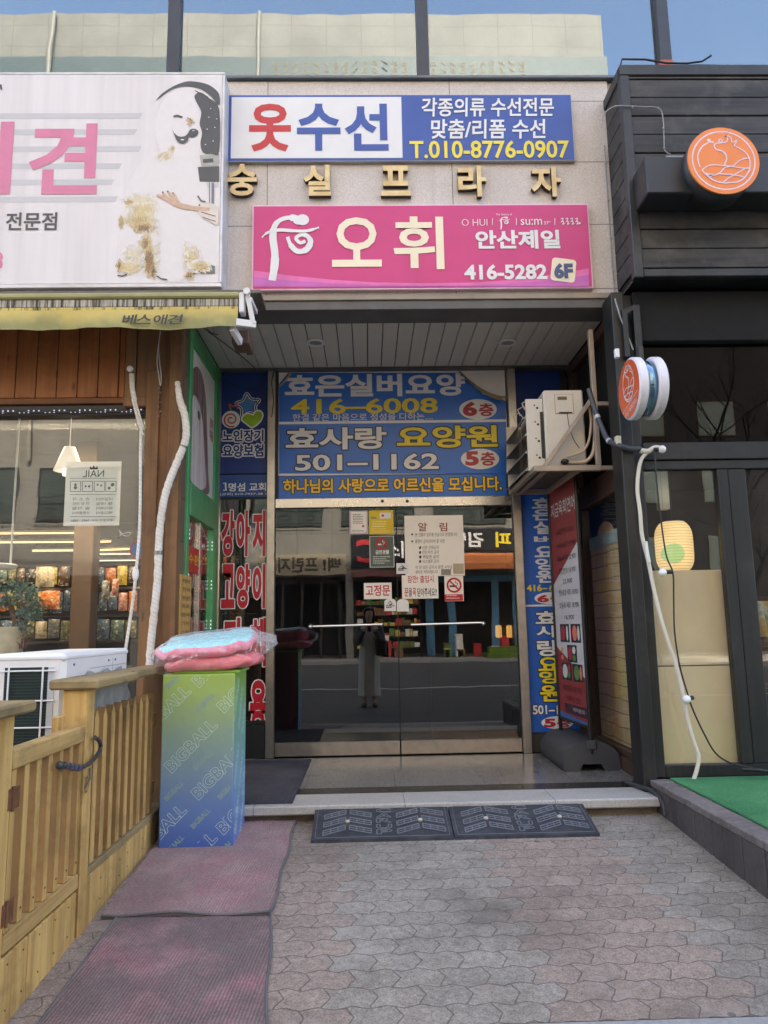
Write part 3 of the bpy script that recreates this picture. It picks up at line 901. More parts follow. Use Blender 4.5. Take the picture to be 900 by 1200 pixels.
cur2 = [(297.5, 325), (340, 329), (390, 332), (440, 334), (500, 334.5), (560, 334), (620, 331), (660, 327), (690, 322)]
g.mat(m_pk3).ppoly(P, cur2 + [(690, 336), (297.5, 336)], 0.003)
def emblem(g, P, ox, oy, k, c):
    q = lambda pts: [(ox + x * k, oy + y * k) for x, y in pts]
    g.pstroke(P, q([(362, 60), (352, 66), (330, 70), (310, 72), (306, 68)]), 4, c) if False else None
    # brush mark: hooked vertical, cross stroke and curl
    g.pstroke(P, q([(357, 258), (350, 259), (345, 256), (335, 256), (326, 260), (321, 268), (320, 280), (322, 295), (322, 310), (319, 329)]), [w_ * k for w_ in (7, 10, 8, 5, 5, 6, 8, 8, 8, 9, 8)], c, smooth=5)
    g.ell(P, *P.at(ox + 354.5 * k, oy + 258 * k), abs(P.at(ox + 7.5 * k, 0)[0] - P.at(ox, 0)[0]) , abs(P.at(450, 300)[1] - P.at(450, 300 + 6.5 * k)[1]), c + 0.0004)
    g.pstroke(P, q([(307, 279), (314, 273), (328, 270), (345, 271), (360, 271), (374, 267)]), [w_ * k for w_ in (1.5, 3, 4, 4, 3.5, 3.5, 2)], c + 0.0008, smooth=5)
    g.pstroke(P, q([(337, 278), (341, 288), (349, 295), (359, 293), (364, 284), (360, 277), (352, 276), (347, 280), (352, 285), (358, 283)]), [w_ * k for w_ in (4, 6, 6, 7, 6, 5, 4, 4, 4, 4)], c + 0.0012, smooth=5)
g.mat(m_wfilm); emblem(g, P, 0, 0, 1, 0.005)
g.mat(m_cream); g.ptext(P, '오', (389, 255, 447, 313), 0.005, off=0.02); g.ptext(P, '휘', (461, 254, 520, 316), 0.005, off=0.02)
g.mat(m_wfilm)
g.ptext(P, 'O HUI', (541, 257, 571, 265), 0.005, off=-0.012)
for px in (577, 605, 650): g.pstroke(P, [(px, 256), (px, 264)], 0.7, 0.005)
emblem(g, P, 591 - 341 * 0.19, 262 - 292 * 0.19, 0.19, 0.005)
g.ptext(P, 'The history of', (581, 250.5, 600, 253.5), 0.005, off=0.0)
g.ptext(P, 'su:m', (610, 257, 635, 264), 0.005, off=0.0)
g.ptext(P, '37°', (637, 259.5, 645, 263.5), 0.005, off=0.0)
rr = random.Random(5)
for k in range(4):
    bx = 657 + k * 5.6
    g.pstroke(P, [(bx, 257), (bx + 2.5, 256.2), (bx + 2, 259), (bx, 260.5), (bx + 3.4, 260), (bx + 2, 263.5), (bx + 4.6, 262)], 0.9, 0.005 + k * 0.0003, smooth=3)
g.ell(P, *P.at(679, 262), 0.008, 0.008, 0.006)
g.ptext(P, '안산제일', (557, 270, 656, 292), 0.005, off=0.035)
g.ptext(P, '416-5282', (544, 310, 641, 328), 0.005, off=0.035)
t = radians(8)
cx, cz = P.at(660, 317); hw = 0.088
rp = []
for sx, sy in ((1, 1), (-1, 1), (-1, -1), (1, -1)):
    a0 = {(1, 1): 0, (-1, 1): 90, (-1, -1): 180, (1, -1): 270}[(sx, sy)]
    for j in range(5):
        an = radians(a0 + j * 22.5); x, y = sx * (hw - 0.025) + 0.025 * cos(an), sy * (hw - 0.025) + 0.025 * sin(an)
        rp.append((cx + x * cos(-t) - y * sin(-t), cz + x * sin(-t) + y * cos(-t)))
g.mat(m_cream).poly(P, rp, 0.0062)
b = P.box(649, 309, 671, 327)
g.mat(m_blk).text(P, '6F', *b, c=0.009, off=0.05, rot=0); g.mat(mat('navy_film', S(56, 80, 130), 0.4)).text(P, '6F', *b, c=0.010, off=0.03)
g.obj('panel', o)

# ---- pet salon light box over the left shop
P = front(4.80)
x0, z0, x1, z1 = P.box(-140, 85, 261.5, 336.5)
x0 = -3.6
z1, z0 = P.at(130, 84.5)[1], P.at(130, 337)[1]
o = thing('light_box_sign', 'big white pet grooming light box with a fluffy dog photo', 'sign', ((x0 + x1) / 2, 4.9, z0))
g = MB(mat('aluminium_frame', S(206, 204, 206), 0.4, 0.3, dirt=S(120, 112, 104), damt=0.5))
g.box(x0, x1 + 0.0, 4.798, 5.0, z0, z0 + 0.03, 0.004); g.box(x0, x1, 4.798, 5.0, z1 - 0.02, z1, 0.004); g.box(x1 - 0.018, x1, 4.798, 5.0, z0 + 0.031, z1 - 0.021, 0.004)
g.mat(mat('rust_drip', S(132, 112, 92), 0.6, var=0.3)); g.box(x0, x1 + 0.07, 4.86, 5.0, z0 - 0.05, z0 - 0.006, 0.004)
g.obj('frame', o)
n = NT('faded_sign_face'); f1 = n.noise(1.2, 5, n.mapping((7, 7, 0.35)))
cc = n.ramp(f1, [(0.3, S(214, 205, 204)), (0.7, S(230, 223, 222))])
m_face = n.set(cc, 0.4)
g = MB(m_face); g.box(x0 + 0.001, x1 - 0.019, 4.80, 4.83, z0 + 0.031, z1 - 0.021)
m_str = mat('grey_stripe_film', S(196, 192, 194), 0.4, var=0.04)
g.mat(m_str)
for i, (ya, xe) in enumerate(((136, 167), (155, 161), (175, 166), (195, 143), (214, 134), (234, 138))):
    b = P.box(-150, ya - 3.2, xe, ya + 3.2)
    g.poly(P, [(x0 + 0.01, b[1]), (b[2] - 0.02, b[1]), (b[2], b[3]), (x0 + 0.01, b[3])], 0.001)
for ya, xa, xe in ((197, 209, 232), (217, 224, 256)):
    b = P.box(xa, ya - 3, xe, ya + 3); g.poly(P, [(b[0], b[1]), (b[2], b[1]), (b[2], b[3]), (b[0], b[3])], 0.001)
m_pkl = mat('faded_pink_letters', S(214, 122, 154), 0.4, var=0.06)
m_dgrey = mat('charcoal_film', S(72, 74, 78), 0.4, var=0.1)
g.mat(m_pkl).ptext(P, '견', (34, 145, 115, 228), 0.003, off=0.024)
g.ptext(P, '애', (-74, 143, 14.5, 228), 0.003, off=0.035)
g.mat(m_dgrey).ptext(P, '전문점', (7, 249, 67, 270), 0.003, off=0.02)
g.mat(m_dgrey).ptext(P, '애견미용', (-90, 249, -6, 270), 0.003, off=0.02)
g.mat(m_pkl).ptext(P, '3', (-10, 295, 3.5, 317), 0.003, off=0.035)
g.mat(m_dgrey).ppoly(P, [(-3, 100), (2, 99), (3, 105), (1, 106), (0, 102), (-3, 103)], 0.003)
# dryer hood behind the dog, the dog's tones and the groomer's hands: flat printed shapes
hood = [(183, 118), (190, 110), (202, 102), (214, 97), (224, 95.5), (240, 98), (250, 103), (257, 111), (257, 124), (248, 114), (236, 105), (224, 102), (212, 102), (200, 106), (190, 113)]
g.mat(m_dgrey).ppoly(P, spline(hood, 3, True), 0.003)
drum = [(228, 113), (235, 108.5), (246, 116), (257, 128), (257, 178), (248, 180), (238, 179), (235, 168), (237, 156), (234, 145), (236, 132), (231, 121)]
g.ppoly(P, spline(drum, 3, True), 0.0042)
g.pstroke(P, [(229, 107), (243, 114), (252, 124), (257, 132)], 1.2, 0.006)
g.mat(m_face); 
for (px, py) in ((245, 138), (252, 150), (243, 152), (250, 166), (241, 170), (247, 128), (254, 140)): g.ell(P, *P.at(px, py), 0.005, 0.004, 0.0065, n=8)
g.mat(m_dgrey).ppoly(P, [(232, 196), (257, 195), (257, 213), (234, 213)], 0.003)
g.mat(mat('silver_print', S(166, 162, 156), 0.4)).ppoly(P, [(234, 182), (257, 180), (257, 194), (236, 195)], 0.002)
g.mat(m_dgrey).ppoly(P, [(238, 187), (250, 186), (250, 190), (238, 191)], 0.0045)
g.mat(mat('stand_print', S(120, 122, 126), 0.4)).ppoly(P, [(245, 214), (251, 214), (251, 240), (245, 239)], 0.003)
g.mat(mat('pole_print', S(206, 202, 204), 0.4)).ppoly(P, [(246.2, 214), (248, 214), (248, 240), (246.2, 240)], 0.0042)
n = NT('dog_fur_print'); f1 = n.noise(55, 6, rough=0.7); f2 = n.noise(9, 4)
cc = n.ramp(n.math('ADD', n.math('MULTIPLY', f1, 0.5), n.math('MULTIPLY', f2, 0.55)), [(0.36, S(120, 92, 62)), (0.5, S(190, 164, 120)), (0.64, S(226, 214, 196))])
m_fur = n.set(cc, 0.4)
n = NT('dog_fur_pale_print'); f1 = n.noise(60, 6, rough=0.7); f2 = n.noise(10, 4)
cc = n.ramp(n.math('ADD', n.math('MULTIPLY', f1, 0.5), n.math('MULTIPLY', f2, 0.5)), [(0.40, S(206, 184, 140)), (0.52, S(228, 216, 200)), (0.6, S(228, 220, 218))])
m_furp = n.set(cc, 0.4)
m_fdk = mat('dog_shadow_print', S(128, 96, 78), 0.4, var=0.3, scale=40)
fur_c = [mat('fur_print_%s' % k, c, 0.4, var=0.08) for k, c in (('white', S(233, 226, 222)), ('cream', S(226, 212, 184)), ('straw', S(214, 192, 146)), ('tan', S(188, 160, 114)), ('brown', S(150, 118, 86)), ('umber', S(112, 86, 70)))]
def ragged(pts, k, j, seed):
    r = random.Random(seed)
    return [(x + r.uniform(-j, j), y + r.uniform(-j, j)) for x, y in spline(pts, k, True)]
m_dog = mat('white_dog_print', S(225, 217, 215), 0.4, var=0.02, scale=20)
g.mat(m_dog).ppoly(P, ragged([(190, 120), (204, 107), (221, 103.5), (232, 110), (237, 128), (240, 150), (236, 170), (226, 188), (210, 192), (195, 188), (186, 170), (182, 145)], 8, 0.9, 1), 0.00135)
g.ppoly(P, ragged([(186, 178), (205, 190), (228, 184), (239, 198), (245, 238), (250, 280), (254, 314), (236, 322), (222, 326), (205, 330), (190, 328), (180, 322), (150, 322), (137, 318), (136, 296), (140, 260), (146, 230), (158, 200), (172, 186)], 9, 1.1, 2), 0.0012)
fr_ = random.Random(42)
fk = 0
def fur(cx, cy, rx, ry, n_, tones, ang, ln=5.0, wd=0.9, fall=0.75):
    """Printed fur: many short tapering hairs whose tone fades towards the edge of the patch."""
    global fk
    for _ in range(n_):
        t, r = fr_.uniform(0, 2 * pi), fr_.random() ** fall
        x, y = cx + rx * r * cos(t), cy + ry * r * sin(t)
        an = radians(ang + fr_.gauss(0, 22)); l_ = ln * fr_.uniform(0.5, 1.2)
        j = min(len(tones) - 1, int((r ** 1.3 + fr_.gauss(0, 0.13)) * len(tones)))
        g.mat(fur_c[tones[max(0, j)]])
        fk += 1
        g.pstroke(P, [(x, y), (x + cos(an) * l_ * 0.5, y + sin(an) * l_ * 0.5), (x + cos(an + 0.3) * l_, y + sin(an + 0.3) * l_)], [wd, wd * 1.2, wd * 0.3], 0.0016 + 0.0000022 * fk)
fur(166, 238, 24, 14, 260, (2, 1, 1, 0), 75, 6)
fur(194, 182, 12, 6, 90, (2, 2, 1, 0), 125, 5, 0.7)
fur(203, 173, 3.5, 4, 36, (3, 2, 1), 120, 5, 0.6)
fur(166, 232, 22, 9, 150, (1, 1, 0, 0), 80, 5, 0.7)
fur(150, 236, 8, 5, 70, (3, 3, 2, 1), 35, 5, 0.7)
fur(168, 244, 18, 9, 240, (2, 2, 2, 1, 0), 80, 5, 0.7)
fur(164, 256, 19, 10, 320, (3, 2, 2, 2, 1), 75, 4.5, 0.7)
fur(168, 266, 14, 6, 150, (4, 4, 3, 3, 2), 60, 4, 0.7)
fur(142, 260, 3, 8, 50, (3, 3, 2), 85, 4, 0.7)
fur(172, 284, 8, 12, 150, (4, 3, 3, 2, 1), 110, 5, 0.7)
fur(175, 304, 6, 19, 230, (4, 4, 4, 3, 2), 88, 5, 0.7)
fur(180, 316, 3, 9, 60, (5, 4, 4, 3), 88, 4, 0.6)
fur(156, 298, 14, 14, 140, (1, 1, 1, 0), 60, 5, 0.7)
fur(150, 313, 15, 7, 170, (2, 2, 2, 1), 20, 4.5, 0.7)
fur(140, 310, 3, 8, 50, (5, 4, 3, 2), 75, 4, 0.7)
fur(186, 290, 3, 34, 110, (1, 1, 0), 165, 4, 0.6)
fur(217, 300, 3, 24, 110, (2, 1, 1, 0), 15, 4, 0.6)
fur(226, 300, 9, 15, 150, (2, 2, 1, 1, 0), 60, 4.5, 0.7)
fur(234, 312, 14, 8, 190, (3, 2, 2, 1, 0), 15, 4.5, 0.7)
fur(222, 322, 6, 5, 70, (4, 4, 3, 2), 80, 3.5, 0.6)
fur(224, 141, 3, 5, 26, (4, 3, 3, 2), 110, 4, 0.6)
g.mat(mat('seat_print', S(112, 112, 106), 0.4)).ppoly(P, [(232, 316), (248, 311), (252, 312), (252, 321), (234, 321)], 0.005)
m_fdk = mat('dog_shadow_print', S(128, 96, 78), 0.4, var=0.3, scale=40)
g.mat(m_dgrey)
g.ppoly(P, spline([(200.5, 149), (204, 156), (210, 160.5), (217, 160), (221, 156), (223, 152.5), (228, 151.5), (232.5, 154), (231, 159), (226, 161.5), (221.5, 161), (220, 166), (214, 169), (208, 166), (205, 160)], 3, True), 0.0062)
g.pstroke(P, [(203.5, 137), (208, 136), (214, 138)], 2.2, 0.0062); 
g.mat(m_dgrey).ppoly(P, spline([(219, 138.5), (224, 140), (229, 145), (224, 142)], 3, True), 0.0068)
g.mat(m_dgrey); g.pstroke(P, [(138, 323), (143, 324), (149, 322)], 1.6, 0.006); g.pstroke(P, [(183, 323), (189, 327), (196, 328)], 1.4, 0.006); g.pstroke(P, [(218, 325), (224, 322), (231, 320)], 1.5, 0.006)
m_skin_p = mat('hand_print', S(206, 170, 146), 0.4, var=0.12, scale=30)
g.mat(m_skin_p)
for i, (pts, wd) in enumerate((([(184, 229), (192, 232), (203, 238), (214, 242), (232, 245), (246, 246)], [3, 4, 5, 6, 5, 4]), ([(191, 227), (197, 234), (206, 241)], 3), ([(198, 226), (203, 235), (210, 242)], 3), ([(204, 228), (208, 236), (214, 243)], 3))):
    g.pstroke(P, pts, wd, 0.006 + 0.0004 * i, smooth=3)
g.mat(mat('pale_hand_print', S(222, 206, 196), 0.4)).ppoly(P, spline([(232, 242), (240, 238), (254, 241), (256, 252), (255, 264), (246, 260), (236, 254)], 3, True), 0.0055)
g.mat(m_dgrey); g.pstroke(P, [(236, 249), (246, 252), (253, 254)], 0.8, 0.007); g.pstroke(P, [(238, 255), (246, 258), (253, 260)], 0.8, 0.007); g.pstroke(P, [(232, 230), (236, 236), (241, 237)], 1.6, 0.007)
g.mat(m_face); g.ell(P, *P.at(214, 164.5), 0.014, 0.005, 0.0076, n=12); g.ell(P, *P.at(227, 154), 0.008, 0.004, 0.0076, n=10)
g.mat(mat('nail_print', S(150, 60, 60), 0.4))
for x, y in ((191, 226), (197, 225), (203, 227), (234, 241)): g.ell(P, *P.at(x, y), 0.006, 0.008, 0.0072, n=10)
g.obj('face', o)

# ---- blue care home banners over the door
P = front(6.318)
m_vin = mat('blue_banner_vinyl', S(40, 108, 196), 0.35, var=0.06, bump=0.06, bscale=7)
m_vred = mat('red_banner_ink', S(176, 40, 50), 0.4)
m_vyel = mat('yellow_banner_ink', S(232, 206, 50), 0.4, var=0.04)
m_vor = mat('orange_yellow_ink', S(240, 190, 40), 0.4, var=0.04)
x0, z0, x1, z1 = P.box(327, 436, 593.5, 555)
o = thing('banner', 'large blue nursing home banner with a peeling corner above the glass door', 'banner', (0.23, 6.318, z0))
g = MB(m_vin)
TR = [(545, 437), (593, 470)]
pts = [(327, 450), (338, 437), (540, 437), (566, 462), (593, 470), (593.5, 555), (327, 555)]
g.ppoly(P, pts, 0.003, 0.002)
g.mat(m_wfilm)
b = P.box(327, 493, 593, 496); g.poly(P, [(b[0], b[1]), (b[2], b[1]), (b[2], b[3]), (b[0], b[3])], 0.0045)
c = 0.0065
g.ptext(P, '효은실버요양', (334, 438.5, 545, 465), c, off=0.035)
g.mat(m_vyel).ptext(P, '416–6008', (341, 467, 513, 485), c, off=0.022)
g.mat(m_wfilm).ptext(P, '한결 같은 마음으로 정성을 다하는....', (343, 484.5, 507, 493.2), c, off=0.005)
ex = P.box(538, 468, 582, 492); g.ell(P, (ex[0] + ex[2]) / 2, (ex[1] + ex[3]) / 2, (ex[2] - ex[0]) / 2, (ex[3] - ex[1]) / 2, c)
ex = P.box(540, 526, 585, 550); g.ell(P, (ex[0] + ex[2]) / 2, (ex[1] + ex[3]) / 2, (ex[2] - ex[0]) / 2, (ex[3] - ex[1]) / 2, c)
g.mat(m_vred).ptext(P, '6', (542, 471, 559, 488), c + 0.002, off=0.05); g.ptext(P, '층', (561, 473, 578, 488), c + 0.002, off=0.03)
g.ptext(P, '5', (545, 529, 561, 546), c + 0.002, off=0.05); g.ptext(P, '층', (563, 530, 580, 546), c + 0.002, off=0.03)
g.mat(m_wfilm).ptext(P, '효사랑', (335, 501, 453, 527), c, off=0.03, outline=0.055, omat=m_blk)
g.mat(m_vyel).ptext(P, '요양원', (465, 499, 583, 525), c, off=0.03, outline=0.055, omat=m_blk)
g.mat(m_wfilm).ptext(P, '501–1162', (346, 532, 514, 551), c, off=0.024, outline=0.055, omat=m_blk)
ban = g.obj('vinyl', o)
# peeled corner: the vinyl curls over, showing its tan back; the white board behind shows
m_back = mat('vinyl_back', S(176, 156, 130), 0.35, 0.25, var=0.2, scale=10)
g = MB(m_back); g.smooth = True
A_, B_ = Vector((*P.at(540, 437), 0)), Vector((*P.at(594, 471), 0))
for s_, wd in ((1, 0),):
    N = 10; M_ = 8; vv = []; ff = []
    for i in range(N + 1):
        t = i / N
        base = A_.lerp(B_, t)
        base.y -= 0.055 * sin(pi * t) ** 0.8
        wdt = 0.018 + 0.055 * t
        for j in range(M_ + 1):
            an = -0.4 + 3.6 * j / M_
            vv.append(P.w(base.x - 0.012 + wdt * 0.6 * cos(an + 0.6), base.y + wdt * 0.5 * sin(an + 0.6) + 0.01, 0.006 + wdt * 0.5 * (1 - cos(an))))
    for i in range(N):
        for j in range(M_):
            a = i * (M_ + 1) + j; ff.append((a, a + 1, a + M_ + 2, a + M_ + 1))
    g.add(vv, ff)
g.obj('peeled_corner', o); g = MB(m_back)
A2, B2 = Vector((*P.at(328, 453), 0)), Vector((*P.at(341, 437), 0))
g.tube([P.w(A2.x, A2.y, 0.010), P.w((A2.x + B2.x) / 2 + 0.004, (A2.y + B2.y) / 2 - 0.004, 0.013), P.w(B2.x, B2.y, 0.010)], [0.006, 0.010, 0.012], 8)
g.obj('peeled_corner', o)
g = MB(mat('white_backing_board', S(232, 228, 220), 0.5, var=0.05)); b = P.box(326.5, 435, 594, 556); g.pbox(P, b[0], b[2], b[1], b[3], -0.006, 0.0); g.obj('backing_board', o)
x0, z0, x1, z1 = P.box(326.5, 557, 593.5, 583)
o = thing('banner', 'narrow blue banner strip with yellow sentence right above the door', 'banner', (0.23, 6.318, z0))
g = MB(m_vin); g.pbox(P, x0, x1, z0, z1, 0.0, 0.005, 0.001)
g.mat(m_vor).ptext(P, '하나님의 사랑으로 어르신을 모십니다.', (332, 560, 588, 577), 0.008, off=0.028, outline=0.07, omat=mat('dark_green_ink', S(40, 52, 40), 0.4)); g.obj('vinyl', o)

# ---- dark blue panel left of the door
P = front(6.32)
m_nav = mat('navy_banner_vinyl', S(22, 54, 122), 0.4, var=0.14, scale=7)
x0, z0, x1, z1 = P.box(257.5, 436, 315, 555)
o = thing('banner', 'dark blue long term care insurance panel with star and heart emblem', 'banner', (-1.06, 6.32, z0))
g = MB(m_nav); g.pbox(P, x0, x1, z0, z1, 0.0, 0.008, 0.001)
m_br = mat('brick_red_ink', S(196, 96, 72), 0.4); m_lg = mat('leaf_green_ink', S(142, 176, 40), 0.4, var=0.25, scale=9); m_sk = mat('sky_blue_ink', S(70, 130, 190), 0.4, var=0.3, scale=9)
star = []
sx, sz = P.at(291, 475.5)
for k in range(10):
    an = pi / 2 + radians(8) + k * pi / 5; rr = 0.112 if k % 2 == 0 else 0.066
    star.append((sx + rr * cos(an), sz + rr * sin(an)))
star = spline(star, 4, True)
g.mat(m_wfilm).stroke(P, star, 0.026, 0.0095, True); g.mat(m_nav).stroke(P, star, 0.011, 0.0110, True)
g.mat(m_sk).poly(P, [(sx + (x - sx) * 0.70, sz + (z - sz) * 0.70) for x, z in star], 0.0120)
hx, hz = P.at(297, 491)
heart = [(0.0, 0.035), (0.03, 0.075), (0.075, 0.075), (0.095, 0.03), (0.06, -0.04), (-0.01, -0.09), (-0.07, -0.05), (-0.115, -0.01), (-0.09, 0.035), (-0.05, 0.05)]
heart = spline([(hx + x * 0.82, hz + z * 0.82) for x, z in heart], 4, True)
g.mat(m_wfilm).stroke(P, heart, 0.026, 0.0135, True); g.mat(m_lg).poly(P, heart, 0.0145)
cx_, cz_ = P.at(271, 492)
sp = [(cx_ + (0.012 + 0.0052 * t) * cos(t + 0.6), cz_ + (0.012 + 0.0052 * t) * sin(t + 0.6)) for t in [k * 0.35 for k in range(32)]]
g.mat(m_wfilm).ell(P, cx_, cz_, 0.080, 0.080, 0.0092); g.mat(m_br).stroke(P, sp, 0.014, 0.0105)
g.mat(m_br).pstroke(P, [(271, 481), (269, 474), (274, 477), (277, 472), (279, 480)], 1.6, 0.0112, smooth=3)
g.mat(m_nav).ptext(P, '노인장기', (261, 504, 309, 518), 0.012, off=0.03, outline=0.10, omat=m_wfilm)
g.ptext(P, '요양보험', (261, 521, 309, 536), 0.012, off=0.03, outline=0.10, omat=m_wfilm)
g.obj('vinyl', o)
x0, z0, x1, z1 = P.box(256.5, 556.5, 315, 583)
o = thing('banner', 'small worn blue church panel under the star emblem panel', 'banner', (-1.06, 6.32, z0))
g = MB(mat('worn_blue_vinyl', S(38, 76, 138), 0.4, var=0.12)); g.pbox(P, x0, x1, z0, z1, 0.0, 0.008, 0.001)
g.mat(m_wfilm).ptext(P, '생명섬 교회', (252, 566, 312, 576), 0.0095, off=0.02) if False else g.mat(m_wfilm).ptext(P, '명섬 교회', (268, 566, 312, 576), 0.0095, off=0.02)
g.pstroke(P, [(262, 567), (264.5, 566), (265, 575), (262, 574.5)], 1.6, 0.0095)
g.ptext(P, '(교회) 010-7937-38 1', (258, 577.5, 312, 581), 0.0095, off=0.01); g.obj('vinyl', o)
# red letters stuck on the side light
P = front(6.306)
o = thing('window_lettering', 'red and white pet grooming lettering stuck on the narrow glass by the door', 'lettering', (-1.06, 6.31, 0.32))
g = MB(mat('crimson_film', S(186, 22, 40), 0.4, var=0.05))
rw = [('강아지', 598, 652), ('고양이', 661, 713), ('전체', 724, 781), ('미용', 797, 857)]
for tx, ya, yb in rw:
    xs_ = {3: [(259.5, 275), (277, 293), (296, 311)], 2: [(262, 282), (293, 312)]}[len(tx)]
    for ch, (xa, xb) in zip(tx, xs_):
        g.ptext(P, ch, (xa, ya, xb, yb), 0.003, off=0.045, outline=0.06, omat=m_wfilm)
g.obj('letters', o)
# added mauve panel: painted reflection of box and cushions in the lower glass
g = MB(mat('mauve_reflection', S(206, 150, 166), 0.5, var=0.1)); q = front(6.345)
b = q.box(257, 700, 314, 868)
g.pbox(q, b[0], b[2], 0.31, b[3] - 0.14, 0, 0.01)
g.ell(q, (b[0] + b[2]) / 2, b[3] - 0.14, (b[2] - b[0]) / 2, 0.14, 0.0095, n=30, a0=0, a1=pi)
tag(g.obj('reflection_panel', loc=((b[0] + b[2]) / 2, 6.345, 0.31)), 'round topped mauve panel painted as a reflection behind the narrow glass with red letters', 'board')

# ---- blue banner right of the door
P = front(6.32)
x0, z0, x1, z1 = P.box(601, 433, 656, 577)
x1 = 1.735
o = thing('banner', 'plain dark blue panel behind the wall mounted air conditioner', 'banner', ((x0 + x1) / 2, 6.32, z0))
g = MB(mat('plain_navy_vinyl', S(24, 58, 128), 0.4, var=0.08)); g.pbox(P, 1.33, x1, P.at(630, 577)[1], P.at(630, 435)[1], 0.0, 0.008, 0.001); g.obj('vinyl', o)
z1 = P.at(630, 579)[1]; z0 = P.at(640, 858)[1]
o = thing('banner', 'tall blue nursing home banner half hidden by the standing menu banner', 'banner', ((x0 + x1) / 2, 6.32, z0))
m_vin2 = mat('tall_banner_vinyl', S(26, 92, 184), 0.4, var=0.05)
g = MB(m_vin2); g.pbox(P, 1.33, x1, z0, z1, 0.0, 0.008, 0.001)
g.mat(m_wfilm); zl = P.at(640, 709.5)[1]; g.pbox(P, 1.335, x1 - 0.001, zl - 0.008, zl + 0.008, 0.0085, 0.0095)
yy = [584, 598, 612, 628, 642, 658, 677]
for ch, ya, yb in zip('효은실버요양원', (583.5, 597, 611, 628, 640, 654, 668), (596, 610, 626, 637, 653, 668, 683)):
    xa = 623 + (ya - 584) * 0.055
    g.ptext(P, ch, (xa, ya, xa + 25, yb), 0.0105, off=0.03)
g.mat(m_vyel).ptext(P, '416–', (617, 685, 641, 693), 0.0105, off=0.03); g.ptext(P, '6008', (643, 685, 664, 693), 0.0105, off=0.03)
for (xa, ya, xb, yb, d) in ((626, 694, 662, 708, '6'), (634, 839, 672, 854, '5')):
    ex = P.box(xa, ya, xb, yb)
    g.mat(m_wfilm).ell(P, (ex[0] + ex[2]) / 2, (ex[1] + ex[3]) / 2, (ex[2] - ex[0]) / 2, (ex[3] - ex[1]) / 2, 0.0105)
    g.mat(m_vred).ptext(P, d, (xa + 3, ya + 3, xa + 17, yb - 2), 0.0125, off=0.05); g.ptext(P, '층', (xa + 18, ya + 3, xb - 4, yb - 2), 0.0125, off=0.03)
for ch, ya, yb, mm in (('효', 716, 731, m_wfilm), ('사', 733, 747, m_wfilm), ('랑', 750, 769, m_wfilm), ('요', 770, 786, m_vyel), ('양', 786, 801, m_vyel), ('원', 802, 822, m_vyel)):
    xa = 627 + (ya - 716) * 0.06
    g.mat(mm).ptext(P, ch, (xa, ya, xa + 26, yb), 0.0105, off=0.03, outline=0.06, omat=m_blk)
g.mat(m_wfilm).ptext(P, '501–', (624, 826, 650, 837), 0.0105, off=0.03, outline=0.06, omat=m_blk); g.ptext(P, '1162', (652, 826, 672, 837), 0.0105, off=0.03, outline=0.06, omat=m_blk)
g.obj('vinyl', o)

# ---- notices stuck on the door glass
P = front(6.2995)
m_paper = mat('paper_white', S(242, 234, 224), 0.7, var=0.03)
m_ink = mat('printer_ink', S(70, 64, 62), 0.7)
m_inkr = mat('red_marker', S(190, 40, 52), 0.7); m_inkb = mat('blue_black_marker', S(52, 56, 84), 0.7)
def sheet(name, label, cat, px, m, draw=None, c=0.0, rot=0.0):
    b = P.box(*px)
    g = MB(m); g.pbox(P, b[0], b[2], b[1], b[3], c, c + 0.0012)
    if draw: draw(g, px, c + 0.0022)
    return tag(g.obj(name, loc=((b[0] + b[2]) / 2, 6.2995 - c, b[1])), label, cat)
def lines(g, px, c, n_, m, x0=0.1, x1=0.9, y0=0.3, y1=0.9, seed=1, th=0.35):
    r = random.Random(seed); g.mat(m)
    W, H = px[2] - px[0], px[3] - px[1]
    for i in range(n_):
        ya = px[1] + H * (y0 + (y1 - y0) * i / n_); hh = H * (y1 - y0) / n_ * th
        xx = px[0] + W * x0; xe = px[0] + W * (x0 + (x1 - x0) * r.uniform(0.6, 1.0))
        while xx < xe:
            wd = r.uniform(0.03, 0.12) * W
            b = P.box(xx, ya, min(xx + wd, xe), ya + hh); g.poly(P, [(b[0], b[1]), (b[2], b[1]), (b[2], b[3]), (b[0], b[3])], c)
            xx += wd + 0.02 * W
def d1(g, px, c): lines(g, px, c, 6, m_ink, 0.18, 0.85, 0.16, 0.6, 1, 0.4); g.mat(m_inkr).ell(P, *P.at(425.5, 616.5), 0.010, 0.010, c); lines(g, px, c, 1, m_ink, 0.15, 0.8, 0.86, 0.97, 2, 0.3)
o1 = sheet('notice', 'small white rounded notice with faint pink rim beside the yellow one', 'notice', (409.5, 598.5, 431, 625.5), mat('lilac_rim_paper', S(206, 180, 196), 0.6), lambda g, px, c: (g.mat(m_paper).ppoly(P, [(411.5, 600), (429.5, 600), (429.5, 622), (427, 624.5), (411.5, 624.5)], c - 0.0005), d1(g, px, c)))
m_ynot = mat('yellow_notice_paper', S(226, 190, 44), 0.6, var=0.05)
def d2(g, px, c):
    g.mat(m_wfilm).ppoly(P, [(445, 601), (458, 600.5), (458, 607.5), (445, 608)], c); g.mat(m_inkr).ppoly(P, [(447, 603), (450, 603), (450, 605.5), (447, 605.5)], c + 0.0006)
    g.mat(mat('teal_ink', S(96, 150, 120), 0.6)).ppoly(P, [(435, 606), (441, 606), (441, 608), (435, 608)], c)
    lines(g, px, c, 3, mat('pale_yellow_ink', S(244, 228, 150), 0.6), 0.1, 0.95, 0.45, 0.75, 3, 0.45); lines(g, px, c, 3, mat('pale_yellow_ink', S(244, 228, 150), 0.6), 0.1, 0.95, 0.75, 0.98, 4, 0.25)
